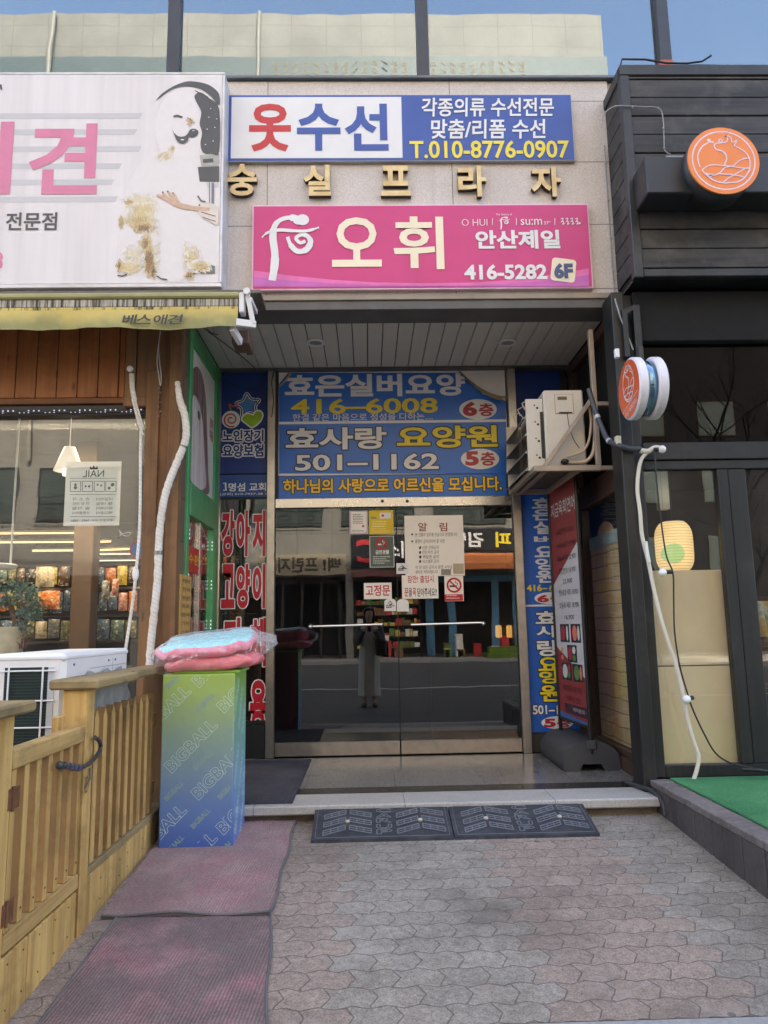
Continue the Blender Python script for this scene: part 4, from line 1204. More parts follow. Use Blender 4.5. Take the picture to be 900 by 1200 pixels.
sheet('notice', 'yellow printed notice on the left door leaf', 'notice', (432.5, 598, 461, 626), m_ynot, d2)
m_gnot = mat('grey_green_notice', S(84, 98, 86), 0.6, var=0.05)
def nosmoke(g, cx, cy, r, c, red, white, dark):
    ax, az = P.at(cx, cy); k = abs(P.at(cx + r, cy)[0] - ax)
    g.mat(white).ell(P, ax, az, k * 0.95, k * 0.95, c)
    g.mat(dark).poly(P, [(ax - k * 0.6, az - k * 0.25), (ax + k * 0.35, az - k * 0.25), (ax + k * 0.35, az - k * 0.02), (ax - k * 0.6, az - k * 0.02)], c + 0.0006)
    g.mat(dark).stroke(P, spline([(ax + k * 0.45, az), (ax + k * 0.42, az + k * 0.25), (ax + k * 0.2, az + k * 0.3), (ax + k * 0.22, az + k * 0.55)], 4), k * 0.09, c + 0.0006)
    g.mat(red).stroke(P, [(ax + k * 0.86 * cos(t * pi / 20), az + k * 0.86 * sin(t * pi / 20)) for t in range(40)], k * 0.24, c + 0.0012, True)
    g.stroke(P, [(ax - k * 0.6, az + k * 0.6), (ax + k * 0.6, az - k * 0.6)], k * 0.2, c + 0.0018)
def d3(g, px, c):
    g.mat(m_wfilm); b = P.box(433.5, 628.5, 461.5, 664.5); g.stroke(P, [(b[0], b[1]), (b[2], b[1]), (b[2], b[3]), (b[0], b[3])], 0.006, c, True)
    nosmoke(g, 447, 637, 7.2, c, m_inkr, m_gnot, m_wfilm)
    g.mat(m_wfilm).ptext(P, '금연건물', (440, 644.5, 456, 649.5), c, off=0.03); lines(g, (436, 652, 460, 662), c, 4, m_wfilm, 0.05, 0.95, 0, 1, 6, 0.3)
sheet('notice', 'grey green no smoking notice under the yellow one', 'notice', (433, 627.5, 462, 665.5), m_gnot, d3)
def d4(g, px, c):
    g.mat(mat('dark_red_marker', S(150, 40, 44), 0.7)).ptext(P, '알', (490, 612.5, 500.5, 622.5), c, off=0.012); g.ptext(P, '림', (515, 612.5, 524, 622.5), c, off=0.012)
    g.mat(m_ink)
    for x, y in ((483, 626.3), (483, 634.5)): g.ell(P, *P.at(x, y), 0.0085, 0.0085, c, n=14)
    g.ptext(P, '본 건물의 입주를 진심으로 환영합니다', (486.5, 624.2, 536, 628.6), c, off=0.0, shear=0.1)
    g.ptext(P, '통행이 금지되어야 할 사항', (486.5, 632, 521, 636.6), c, off=0.0, shear=0.1)
    for t, y in (('신문 강매금지', 639.5), ('전단지의 금지', 645), ('배달원 금지', 650.3), ('시스템류 금지', 655.6)): g.ptext(P, '● ' + t, (491, y, 514, y + 4.4), c, off=0.0, shear=0.1)
    g.ptext(P, '이 외 모든 금지시 환영 사무실', (487, 662.5, 530, 667), c, off=0.0, shear=0.1); g.ptext(P, '예외로 처리바랍니다', (487, 668, 513, 672.4), c, off=0.0, shear=0.1)
    g.mat(mat('brown_tape', S(176, 160, 136), 0.5)).ppoly(P, [(531, 660.5), (543.5, 660.5), (543.5, 672.5), (531, 672.5)], c + 0.001)
    g.mat(mat('grey_tape', S(140, 132, 122), 0.5)).ppoly(P, [(517, 667), (528.5, 667), (528.5, 674), (517, 674)], c + 0.001)
sheet('notice', 'large white handwritten notice with red heading on the right door leaf', 'notice', (474.5, 604, 543.5, 675), m_paper, d4, 0.0)
def d5(g, px, c):
    g.mat(m_inkr).ptext(P, '고정문', (428.5, 685.5, 457, 698.5), c, off=0.02)
sheet('notice', 'white fixed door sign with red letters by the push bar', 'notice', (426.5, 683, 459, 702), m_paper, d5)
def d6(g, px, c):
    g.mat(m_inkr).ptext(P, '잠깐! 출입시', (477.5, 674.5, 508, 683), c, off=0.012); g.ptext(P, '문', (474, 689, 478.5, 699), c, off=0.015); g.ptext(P, '꼭', (483.5, 689, 487.5, 699), c, off=0.015)
    g.mat(m_inkb).ptext(P, '을', (478.8, 689, 483, 699), c, off=0.012); g.ptext(P, '닫아주세요!!', (489, 689, 512, 699), c, off=0.012)
sheet('notice', 'white close the door note in red and blue marker below the big notice', 'notice', (471, 674, 513.5, 701.5), m_paper, d6, 0.003)
def d7(g, px, c):
    nosmoke(g, 532, 685.8, 9, c, m_inkr, m_paper, m_ink)
    b = P.box(521, 696.5, 542.5, 704.2); g.mat(m_inkr).poly(P, [(b[0], b[1]), (b[2], b[1]), (b[2], b[3]), (b[0], b[3])], c); lines(g, (522, 697.5, 542, 703.5), c + 0.0008, 2, m_wfilm, 0.05, 0.95, 0, 1, 8, 0.3)
sheet('sticker', 'white no smoking sticker with red ring and red lower band', 'sticker', (521, 675, 543, 704.5), m_paper, d7, 0.003)
def tri(g, px, c):
    cx = (px[0] + px[2]) / 2; g.mat(m_ink); g.pstroke(P, [(cx, px[1] + 3), (cx + 5, px[3] - 6), (cx - 5, px[3] - 6)], 1.1, c, True); g.pstroke(P, [(cx - 1, px[1] + 7), (cx + 2, px[3] - 8)], 1.6, c + 0.0004); lines(g, (px[0] + 2, px[3] - 5, px[2] - 2, px[3] - 2), c, 1, m_ink, 0, 1, 0, 1, 3, 0.5)
sheet('sticker', 'white triangle warning sticker beside the big handwritten notice', 'sticker', (464.5, 660, 478.5, 672.5), m_wfilm, tri, 0.0055)
def pull(px, label, t=False):
    q = front(6.2985); b = q.box(*px); g = MB(m_wfilm)
    r = (b[2] - b[0]) / 2; cx = (b[0] + b[2]) / 2
    g.poly(q, [(b[0], b[1]), (b[2], b[1])] + [(cx + r * cos(a * pi / 12), b[3] - r * 0.6 + r * 0.6 * sin(a * pi / 12)) for a in range(13)], 0.003, 0.003)
    if t: tri(g, px, 0.0045)
    return tag(g.obj('sticker', loc=(cx, 6.2985, b[1])), label, 'sticker')
pull((450.5, 701.5, 464, 716), 'white dome shaped sticker with a warning triangle at the door gap', True)
pull((465, 702, 479, 716.5), 'blank white dome shaped sticker on the right door leaf')

# ================================================================== OBJECTS, LEFT SIDE
# ---- retracted awning
P = front(4.45)
m_awn = mat('awning_canvas', S(206, 180, 84), 0.75, var=0.08, scale=3, dirt=S(118, 122, 60), dscale=3.2, damt=0.6)
n = NT('stained_awning'); xyz = n.n('ShaderNodeSeparateXYZ'); n.l(n.pos, xyz.inputs[0])
dr = n.noise(1.0, 6, n.mapping((34, 4, 1.4)), 0.7)
za, zb_ = P.at(130, 384)[1], P.at(130, 351)[1]
hh = n.math('DIVIDE', n.math('SUBTRACT', xyz.outputs[2], za), zb_ - za)
big = n.noise(2.4, 5)
col = n.mix(n.ramp(n.math('ADD', n.math('MULTIPLY', big, 0.9), n.math('MULTIPLY', hh, -0.35)), [(0.2, (0, 0, 0)), (0.42, (1, 1, 1))]), S(204, 180, 104), S(146, 140, 92))
col = n.mix(n.math('MULTIPLY', n.ramp(dr, [(0.5, (0, 0, 0)), (0.62, (1, 1, 1))]), n.math('GREATER_THAN', hh, 0.62)), col, S(62, 58, 36))
m_val = n.set(col, 0.8)
n = NT('dirty_roller'); dr = n.noise(1.0, 6, n.mapping((60, 6, 2)), 0.7)
m_roll = n.set(n.ramp(dr, [(0.42, S(66, 60, 52)), (0.5, S(150, 142, 128)), (0.62, S(196, 188, 174))]), 0.7)
ax0, ax1 = -5.2, P.at(281, 360)[0]
zt_, z2, z3, z4 = P.at(140, 344)[1], P.at(140, 351)[1], P.at(140, 360)[1], P.at(140, 386)[1]
o = thing('awning', 'stained yellow awning rolled up under the white pet light box', 'awning', ((ax0 + ax1) / 2, 4.7, z4))
g = MB(mat('awning_top_rail', S(160, 154, 106), 0.6, var=0.15)); g.box(ax0, ax1, 4.43, 4.50, z2 + 0.002, zt_, 0.01)
g.mat(m_roll); g.box(ax0, ax1 - 0.01, 4.445, 4.49, z3, z2, 0.004)
g.mat(mat('awning_cover', S(120, 112, 92), 0.7, var=0.2)); g.add([(ax0, 4.5, zt_ - 0.01), (ax1, 4.5, zt_ - 0.01), (ax1, 4.98, zt_ + 0.10), (ax0, 4.98, zt_ + 0.10)], [(0, 1, 2, 3)])
g.obj('roller', o)
g = MB(m_val); g.smooth = True
N = 120; vv = []; ff = []
for j in range(6):
    t = j / 5
    for i in range(N + 1):
        x = ax0 + (ax1 - 0.01 - ax0) * i / N
        vv.append((x, 4.448 - 0.012 * t + 0.014 * t * sin(x * 9) + 0.006 * t * sin(x * 31 + 2), z3 + (z4 - z3) * t + (0.006 * sin(x * 7 + 1) if j == 5 else 0)))
for j in range(5):
    for i in range(N):
        a = j * (N + 1) + i; ff.append((a, a + 1, a + N + 2, a + N + 1))
g.add(vv, ff)
g.smooth = False
Pv = front(4.428)
g.mat(mat('awning_ink', S(66, 66, 64), 0.7, var=0.2))
for ch, xa, xb in (('베', 144, 160), ('스', 160, 178), ('애', 180, 196), ('견', 196.5, 214)): g.ptext(Pv, ch, (xa, 369, xb, 380.5), 0.006, off=0.02, shear=0.22)
g.obj('valance', o)
g = MB(m_white); e = ax1
g.box(e - 0.0, e + 0.03, 4.42, 4.50, z3 - 0.05, z2 + 0.03, 0.004); g.bar((e + 0.045, 4.44, z2 + 0.04), (e + 0.085, 4.46, z4 + 0.03), 0.025, 0.03)
g.lathe([(0, 0), (0.022, 0), (0.022, 0.02), (0, 0.02)], (e + 0.05, 4.42, z2 + 0.03), (0, -1, 0), 12)
g.bar((e - 0.02, 4.44, z4 + 0.035), (e + 0.10, 4.47, z4 + 0.03), 0.03, 0.045); g.bar((e + 0.06, 4.46, z2), (e + 0.06, 4.70, z2 + 0.02), 0.03, 0.03)
g.obj('end_bracket', o)
g = MB(m_white); g.bar((e - 0.05, 4.46, z4 + 0.01), (e - 0.02, 4.60, z4 - 0.03), 0.03, 0.05); g.mat(mat('rusty_bracket', S(96, 70, 58), 0.7, var=0.3)); g.box(e - 0.08, e + 0.03, 4.62, 4.80, z4 - 0.03, z4 + 0.06, 0.005); g.box(e - 0.04, e + 0.0, 4.80, 4.99, z4 + 0.03, z4 + 0.06); g.obj('arm', o)
g = MB(mat('gutter_metal', S(104, 98, 88), 0.5, 0.3, var=0.2)); g.box(ax0, e + 0.12, 4.52, 4.78, zt_ + 0.03, zt_ + 0.055, 0.004); g.obj('gutter', o)

# ---- pipes and cords on the corner post
def path(P, pts, c=0.0, k=6):
    return [P.w(*P.at(x, y), c + (e[0] if e else 0)) for x, y, *e in spline([tuple(p) + (0,) * (3 - len(p)) for p in pts], k)]
n = NT('white_pipe_wrap'); xyz = n.n('ShaderNodeSeparateXYZ'); n.l(n.pos, xyz.inputs[0])
sp = n.math('PINGPONG', n.math('ADD', n.math('ADD', xyz.outputs[2], n.math('MULTIPLY', xyz.outputs[0], 0.5)), 20.0), 0.014)
dk_ = n.math('MULTIPLY', n.math('LESS_THAN', sp, 0.0016), 0.45)
cc = n.ramp(n.noise(5, 6, rough=0.7), [(0.3, S(196, 184, 168)), (0.55, S(226, 218, 208)), (0.8, S(232, 226, 218))])
n.bump(n.math('ADD', n.math('MULTIPLY', sp, 40), n.noise(40, 3)), 0.003, 0.7)
m_wrap = n.set(n.mix(dk_, cc, S(150, 138, 122)), 0.6)
P = front(4.90)
g = MB(m_wrap)
pp = path(P, [(209, 449), (212, 470), (218, 490), (219, 515), (210, 540), (200, 565), (193, 590), (188, 630), (186, 680), (182, 720), (178, 760), (176, 800), (175, 830)], 0.03, 6)
g.tube(pp, [0.015 + 0.009 * min(1, i / 8) + 0.0022 * (i % 2) + 0.0015 * sin(i * 2.3) for i in range(len(pp))], 12)
g.mat(mat('strap_metal', S(140, 136, 130), 0.4, 0.7))
for i in (20, 44, 64): g.tube([pp[i], pp[i].lerp(pp[i + 1], 0.5)], 0.0285, 14)
tag(g.obj('refrigerant_pipe', loc=pp[-1]), 'thick white wrapped pipe snaking down the brown corner post', 'pipe')
g = MB(m_wrap); pp = path(P, [(168, 503), (167, 530), (167, 560), (166, 620), (163, 660), (160, 690), (156, 720), (150, 760), (146, 790)], 0.045, 6)
g.tube(pp, 0.010, 10); g.tube(path(P, [(156, 440), (157, 458), (160, 472), (165, 490), (169, 505)], 0.03), [0.017] * 12 + [0.010] * 13, 10); g.tube(path(P, [(158, 470), (163, 490), (170, 512)], 0.05), 0.008, 8)
g.mat(m_white); g.ball(P.w(*P.at(154, 434), 0.03), 0.022); g.ball(P.w(*P.at(161, 673), 0.04), (0.022, 0.018, 0.05))
tag(g.obj('pipe', loc=pp[-1]), 'slim white pipe by the shop window edge with a round clamp', 'pipe')
g = MB(mat('white_cord', S(200, 196, 190), 0.6)); g.tube(path(P, [(188, 388), (186, 405), (187, 425), (189, 440), (188, 452), (186, 440), (184, 420), (187, 395)], 0.0), 0.003, 6)
g.mat(mat('dirty_chain', S(120, 112, 104), 0.6)); 
for k in range(7): g.ball(P.w(*P.at(186 + (k % 2) * 2, 455 + k * 5.5), 0.0), 0.008, 8, 5)
tag(g.obj('white_string', loc=P.w(*P.at(187, 388), 0)), 'looped white cord with knotted end hanging on the brown post', 'string')

# ---- white outdoor condenser on the deck
DK = 0.05
ay0, ay1, ax1_, ax0_ = 3.40, 4.27, -1.36, -1.70
az0, az1 = 0.32, 0.945
o = thing('air_conditioner', 'white air conditioner condenser standing behind the yellow fence', 'air conditioner', (-1.53, 3.85, DK))
g = MB(m_white); g.box(ax0_, ax1_, ay0, ay1, az0, az1, 0.02); g.box(ax0_ - 0.003, ax1_ + 0.004, ay0 - 0.004, ay1 + 0.004, az1 - 0.035, az1 + 0.005, 0.015)
g.mat(mat('case_groove', S(176, 174, 172), 0.5))
for zz in (az1 - 0.08, az1 - 0.11): g.box(ax1_ + 0.0006, ax1_ + 0.001, ay0 + 0.30, ay1 - 0.02, zz, zz + 0.004)
g.box(ax1_ + 0.0006, ax1_ + 0.001, ay0 + 0.62, ay0 + 0.625, az0, az1 - 0.04)
g.mat(mat('bolt_dark', S(70, 70, 70), 0.4, 0.6))
for yy in (ay0 + 0.1, ay0 + 0.56, ay0 + 0.66): g.lathe([(0, 0), (0.006, 0), (0.006, 0.003), (0, 0.003)], (ax1_, yy, az1 - 0.05), (1, 0, 0), 10)
g.mat(mat('handle_hole', S(40, 42, 46), 0.6)); g.box(-1.675, -1.655, ay0 - 0.0015, ay0, 0.71, 0.86, 0.0)
g.obj('casing', o)
g = MB(mat('fin_dark', S(30, 44, 44), 0.45, 0.3, var=0.15)); g.box(-1.625, -1.43, ay0 - 0.0008, ay0 + 0.002, az0 + 0.03, az1 - 0.055)
g.mat(mat('fin_line', S(52, 68, 66), 0.4, 0.4))
zz = az0 + 0.04
while zz < az1 - 0.06: g.box(-1.62, -1.435, ay0 - 0.0022, ay0 - 0.001, zz, zz + 0.004); zz += 0.013
g.mat(mat('grille_edge', S(190, 194, 200), 0.4)); g.box(-1.432, -1.405, ay0 - 0.004, ay0, az0 + 0.03, az1 - 0.055)
g.obj('coil', o)
g = MB(m_white)
for zz in (0.40, 0.515, 0.63, 0.745, 0.875): g.tube([(-1.64, ay0 - 0.012, zz), (-1.395, ay0 - 0.012, zz)], 0.004, 6)
for xx in (-1.60, -1.45): g.tube([(xx, ay0 - 0.016, az0 + 0.02), (xx, ay0 - 0.016, az1 - 0.05)], 0.004, 6)
g.obj('wire_guard', o)
for yy in (3.52, 4.15): g = MB(mat('foot_metal', S(120, 118, 116), 0.5, 0.4)); g.box(ax0_ + 0.02, ax1_ - 0.02, yy - 0.03, yy + 0.03, DK, az0); g.obj('foot', o)
g = MB(mat('grey_tarp', S(150, 150, 150), 0.5, var=0.25, scale=14, bump=0.8, bscale=14)); g.smooth = True
vv = []; ff = []
rr = random.Random(2)
for i in range(15):
    for j in range(6):
        vv.append((-1.335 + 0.02 * rr.random() - 0.02 * j / 5, 3.62 + 0.62 * i / 14, 0.62 + 0.22 * j / 5 + 0.02 * sin(i * 1.3)))
for i in range(14):
    for j in range(5): a = i * 6 + j; ff.append((a, a + 6, a + 7, a + 1))
g.add(vv, ff); tag(g.obj('plastic_sheet', loc=(-1.335, 3.9, 0.62)), 'crumpled grey plastic sheet hanging by the condenser', 'plastic sheet')

# ---- yellow timber fence: posts, cap, pickets and kick boards; the gate is a thing of its own
m_yw = wood('yellow_fence_paint', S(152, 112, 58), S(218, 178, 110), 2, 26, 0.75, S(104, 82, 50), 0.8, 0.75, 0.8)
m_ywy = wood('yellow_rail_paint', S(144, 110, 62), S(210, 172, 110), 1, 26, 0.75, S(100, 82, 54), 0.8, 0.75, 0.8)
m_brp = wood('brown_picket', S(138, 100, 58), S(176, 132, 78), 2, 20, 0.75, S(96, 72, 46), 0.5, 0.6)  # darker brown than the yellow street-side faces
m_cap = wood('weathered_cap', S(122, 102, 68), S(162, 138, 96), 1, 22, 0.8, S(84, 74, 56), 0.9, 0.8, 0.6)
XF = -1.2
fence = thing('fence', 'yellow painted timber fence with pointed pickets and a weathered cap rail', 'fence', (XF - 0.05, 3.6, gz(3.6)))
def yellow_box(g, x0, x1, y0, y1, z0, z1, bev=0.004):
    g.box(x0, x1, y0, y1, z0, z1, bev)
g = MB(m_yw); g.box(XF - 0.11, XF, 3.262, 3.345, gz(3.2) - 0.05, 0.80, 0.006); g.obj('post', fence)
g = MB(m_yw); g.box(XF - 0.115, XF, 2.50, 2.605, gz(2.5) - 0.1, 0.775, 0.006); g.obj('post', fence)
g = MB(m_cap); g.box(XF - 0.16, XF + 0.05, 3.235, 3.80, 0.80, 0.842, 0.008); g.box(XF - 0.13, XF + 0.012, 3.803, 4.52, 0.802, 0.842, 0.008); g.obj('cap_rail', fence)
g = MB(m_cap); g.box(XF - 0.17, XF + 0.06, 2.1, 2.63, 0.777, 0.815, 0.008); g.obj('cap_rail', fence)
g = MB(mat('post_strap', S(110, 92, 66), 0.6)); g.box(XF + 0.0125, XF + 0.015, 3.80, 3.84, 0.79, 0.845); g.obj('strap', fence)
y = 3.40
for k in range(9):
    g = MB(m_brp)
    yy = y + k * 0.108
    prof = [(yy, 0.055), (yy, 0.665), (yy + 0.022, 0.70), (yy + 0.052, 0.655), (yy + 0.052, 0.055)]
    v = [(XF - 0.052, a, b) for a, b in prof] + [(XF - 0.018, a, b) for a, b in prof]
    g.add(v, [(4, 3, 2, 1, 0), (5, 6, 7, 8, 9)] + [(i, (i + 1) % 5, 5 + (i + 1) % 5, 5 + i) for i in range(5)])
    g.mat(m_yw); g.add([(XF - 0.0172, a, b) for a, b in prof], [(0, 1, 2, 3, 4)])
    g.obj('picket', fence)
g = MB(m_ywy); g.box(XF - 0.09, XF - 0.055, 3.346, 4.5, 0.50, 0.57, 0.004); g.box(XF - 0.09, XF - 0.055, 3.346, 4.5, 0.12, 0.19, 0.004); g.obj('rail', fence)
g = MB(m_cap); g.box(XF - 0.10, XF - 0.002, 3.346, 4.62, 0.022, 0.052, 0.004); g.obj('ledge', fence)
y = 3.348; k = 0
g = MB(m_yw)
while y < 4.66: g.box(XF - 0.06, XF - 0.004 - 0.002 * (k % 2), y, y + 0.131, gz(y) - 0.06, 0.020, 0.005); y += 0.138; k += 1
y = 2.607
while y < 3.25: g.box(XF - 0.06, XF - 0.006 - 0.002 * (k % 2), y, min(y + 0.101, 3.26), gz(y) - 0.06, -0.005, 0.005); y += 0.108; k += 1
y = 1.6
while y < 2.49: g.box(XF - 0.06, XF - 0.006, y, min(y + 0.105, 2.495), gz(y) - 0.06, 0.7, 0.003); y += 0.108
g.mat(mat('kick_backing', S(70, 56, 36), 0.9)).box(XF - 0.075, XF - 0.061, 1.6, 4.66, gz(1.6) - 0.1, 0.018)
g.mat(mat('rust_nail', S(84, 62, 44), 0.7, 0.4))
y = 2.66; k = 0
while y < 4.6:
    for zz in (-0.035, gz(y) + 0.05): g.lathe([(0, 0), (0.0032, 0), (0.0032, 0.002), (0, 0.002)], (XF - 0.006, y + 0.01 * sin(k * 5), zz), (1, 0, 0), 8)
    y += 0.123; k += 1
g.obj('kick_board', fence)
g = MB(m_brn2); g.box(XF - 0.16, XF + 0.01, 4.56, 4.75, gz(4.7) - 0.05, 0.80, 0.005); g.obj('end_post', fence)
gate = thing('gate', 'low yellow slatted timber gate in the fence with rusty hinges', 'gate', (XF - 0.03, 2.93, 0.0))
g = MB(m_ywy); g.box(XF - 0.06, XF - 0.004, 2.622, 3.25, 0.585, 0.650, 0.005); g.obj('top_rail', gate)
g = MB(m_ywy); g.box(XF - 0.06, XF - 0.004, 2.622, 3.25, 0.005, 0.065, 0.005); g.obj('bottom_rail', gate)
for k in range(7):
    yy = 2.63 + k * 0.098
    g = MB(m_brp); g.box(XF - 0.050, XF - 0.0155, yy, yy + 0.036, 0.066, 0.584, 0.003)
    g.mat(m_yw); g.box(XF - 0.0154, XF - 0.0125, yy + 0.001, yy + 0.035, 0.067, 0.583)
    g.mat(mat('rust_nail', S(84, 62, 44), 0.7, 0.4)).lathe([(0, 0), (0.004, 0), (0.004, 0.002), (0, 0.002)], (XF - 0.0125, yy + 0.018, 0.11), (1, 0, 0), 8)
    g.obj('slat', gate)
m_rust = mat('rusty_iron', S(112, 74, 48), 0.75, 0.2, var=0.3, scale=30)
for zz in (0.10, 0.46):
    g = MB(m_rust); g.box(XF - 0.003, XF + 0.003, 2.585, 2.665, zz, zz + 0.07, 0.002); g.tube([(XF + 0.004, 2.612, zz - 0.005), (XF + 0.004, 2.612, zz + 0.075)], 0.006, 8); g.obj('hinge', gate)
g = MB(m_yw); g.box(XF - 0.10, XF - 0.07, 3.14, 3.20, 0.60, 0.70, 0.003); g.obj('latch_block', gate)
g = MB(mat('worn_latch', S(110, 98, 84), 0.4, 0.7)); P = face_px(XF + 0.004)
g.stroke(P, [(3.262 + 0.02 * cos(t * pi / 8), 0.41 + 0.03 * sin(t * pi / 8)) for t in range(16)], 0.006, 0.004, True); g.tube([(XF + 0.006, 3.25, 0.40), (XF + 0.012, 3.29, 0.43), (XF + 0.006, 3.30, 0.47)], 0.004, 6); g.obj('latch', gate)
# cable lock looped round gate and post
m_cable = mat('black_cable', S(58, 58, 60), 0.35, var=0.1)
lock = thing('bicycle_lock', 'black combination cable lock looped round the yellow gate and post', 'lock', (XF + 0.02, 3.15, 0.47))
PL = face_px(XF + 0.02)
def lp(pts, c=0.0): return [PL.w(*PL.at(x, y), c) for x, y in pts]
g = MB(m_cable); g.tube(lp(spline([(69, 896.5), (76, 898), (92, 900), (104, 895), (113, 886), (118, 876), (116, 868), (111, 864)], 6)), 0.009, 10)
g.ball(lp([(70, 897)])[0], 0.016, 12, 8); g.obj('cable', lock)
g = MB(mat('lock_barrel', S(150, 150, 158), 0.25, 0.9))
a = lp([(74, 897), (93, 900)])
for k in range(4):
    p0, p1 = a[0].lerp(a[1], k / 4 + 0.02), a[0].lerp(a[1], k / 4 + 0.22); g.tube([p0, p1], 0.0145, 14)
g.mat(mat('lock_code', S(60, 56, 110), 0.4))
for k in range(4):
    p0, p1 = a[0].lerp(a[1], k / 4 + 0.09), a[0].lerp(a[1], k / 4 + 0.15); g.tube([p0, p1], 0.0148, 14)
g.obj('barrel', lock)

# ---- printed display box with cushions on top
bx0, bx1, by0, by1 = -1.152, -0.752, 4.235, 4.62
bz0 = gz(4.235) + 0.012; bz1 = 0.80
n = NT('box_print'); xyz = n.n('ShaderNodeSeparateXYZ'); n.l(n.pos, xyz.inputs[0])
t = n.math('DIVIDE', n.math('SUBTRACT', xyz.outputs[2], bz0), bz1 - bz0)
cc = n.ramp(t, [(0.0, S(70, 102, 176)), (0.25, S(104, 134, 182)), (0.5, S(132, 158, 162)), (0.72, S(148, 172, 132)), (0.9, S(158, 182, 104)), (1.0, S(158, 184, 90))])
n.bump(n.noise(3.5, 3), 0.03, 0.35)
m_bx = n.set(cc, 0.38)
n = NT('box_print_side'); xyz = n.n('ShaderNodeSeparateXYZ'); n.l(n.pos, xyz.inputs[0])
t = n.math('DIVIDE', n.math('SUBTRACT', xyz.outputs[2], bz0), bz1 - bz0)
wv = n.n('ShaderNodeTexWave'); wv.inputs['Scale'].default_value = 6; wv.inputs['Distortion'].default_value = 2; n.l(n.mapping((0.2, 1.2, 0.25)), wv.inputs['Vector'])
cc = n.ramp(t, [(0.0, S(84, 110, 184)), (0.3, S(120, 156, 196)), (0.55, S(120, 170, 164)), (0.85, S(140, 184, 110)), (1.0, S(150, 190, 84))])
cc = n.mix(n.math('MULTIPLY', wv.outputs['Fac'], 0.25), cc, S(170, 200, 210))
m_bxs = n.set(cc, 0.35)
m_bxl = mat('box_outline_print', S(198, 220, 208), 0.4, var=0.02)
m_bxl2 = mat('box_small_print', S(140, 166, 160), 0.4, var=0.02)
o = thing('display_box', 'tall cardboard display box fading from lime green to blue beside the fence', 'box', ((bx0 + bx1) / 2, 4.43, bz0))
g = MB(m_bx); g.box(bx0, bx1, by0, by1, bz0, bz1, 0.006)
PB = front(by0)
def hollow(g, P, body, cx, cy, w_, h_, rot, m, lw):
    """Outlined lettering: thin strokes round each glyph's contour, clipped to the box face."""
    v, f = text_geo(body, 0.03)
    ed = {}
    for q in f:
        for i in range(len(q)):
            a, b = q[i], q[(i + 1) % len(q)]
            ka = (round(v[a][0], 4), round(v[a][1], 4)); kb = (round(v[b][0], 4), round(v[b][1], 4))
            if ka == kb: continue
            ed[frozenset((ka, kb))] = ed.get(frozenset((ka, kb)), 0) + 1
    x0 = min(p[0] for p in v); x1 = max(p[0] for p in v); y0 = min(p[1] for p in v); y1 = max(p[1] for p in v)
    g.mat(m)
    def tr(p):
        x, y = (p[0] - (x0 + x1) / 2) * w_ / (x1 - x0), (p[1] - (y0 + y1) / 2) * h_ / (y1 - y0)
        return cx + x * cos(rot) - y * sin(rot), cy + x * sin(rot) + y * cos(rot)
    k = 0
    for e, cnt in ed.items():
        if cnt != 1: continue
        a, b = [tr(p) for p in e]
        if not all(bx0 + 0.002 < p[0] < bx1 - 0.002 and bz0 + 0.002 < p[1] < bz1 - 0.002 for p in (a, b)): continue
        k += 1
        g.stroke(P, [a, b], lw, 0.0008 + 0.00001 * (k % 40))
q = lambda zx, zy: PB.at(180 + zx / 5.455, 780 + zy / 5.455)
k1 = abs(q(100, 0)[0] - q(0, 0)[0]) / 100
for zx, zy in ((70, 290), (240, 510), (410, 680), (40, 1060), (410, -30), (570, 130), (570, 900), (235, 1240)):
    hollow(g, PB, 'BIGBALL', *q(zx, zy), 400 * k1, 78 * k1, radians(45), m_bxl, 0.0026)
g.mat(m_bxl2)
def clip_text(g, P, body, cx, cy, w_, h_, rot):
    v, f = text_geo(body, 0.03)
    x0 = min(p[0] for p in v); x1 = max(p[0] for p in v); y0 = min(p[1] for p in v); y1 = max(p[1] for p in v)
    o_ = [(cx + (p[0] - (x0 + x1) / 2) * w_ / (x1 - x0) * cos(rot) - (p[1] - (y0 + y1) / 2) * h_ / (y1 - y0) * sin(rot), cy + (p[0] - (x0 + x1) / 2) * w_ / (x1 - x0) * sin(rot) + (p[1] - (y0 + y1) / 2) * h_ / (y1 - y0) * cos(rot)) for p in v]
    ok = [t_ for t_ in f if all(bx0 + 0.002 < o_[i][0] < bx1 - 0.002 and bz0 + 0.002 < o_[i][1] < bz1 - 0.002 for i in t_)]
    g.add([P.w(a, b, 0.0007) for a, b in o_], ok)
for zx, zy in ((140, 85), (330, 235), (145, 430), (490, 410), (315, 605), (130, 800), (470, 790), (300, 975), (130, 1150), (470, 1150)):
    clip_text(g, PB, 'BIGBALL', *q(zx, zy), 150 * k1, 34 * k1, radians(45))
PS = face_px(bx1)
g.mat(m_bxs); g.poly(PS, [(by0 + 0.004, bz0 + 0.004), (by1 - 0.004, bz0 + 0.004), (by1 - 0.004, bz1 - 0.004), (by0 + 0.004, bz1 - 0.004)], 0.0006)
g.mat(mat('box_side_print', S(170, 206, 206), 0.4, var=0.02))
bk = (bx0, bx1); bx0, bx1 = by0, by1
for yy, zz in ((4.30, 0.66), (4.44, 0.60), (4.56, 0.56), (4.32, 0.30), (4.47, 0.24), (4.58, 0.20), (4.36, 0.05), (4.52, 0.0)): clip_text(g, PS, 'BIGBALL', yy, zz, 0.26, 0.06, radians(62))
bx0, bx1 = bk
g.mat(mat('box_back_board', S(150, 100, 118), 0.5)); g.box(bx0 + 0.004, bx1 - 0.004, by1 + 0.0004, by1 + 0.002, bz0 + 0.004, bz1 - 0.004)
g.obj('carton', o)
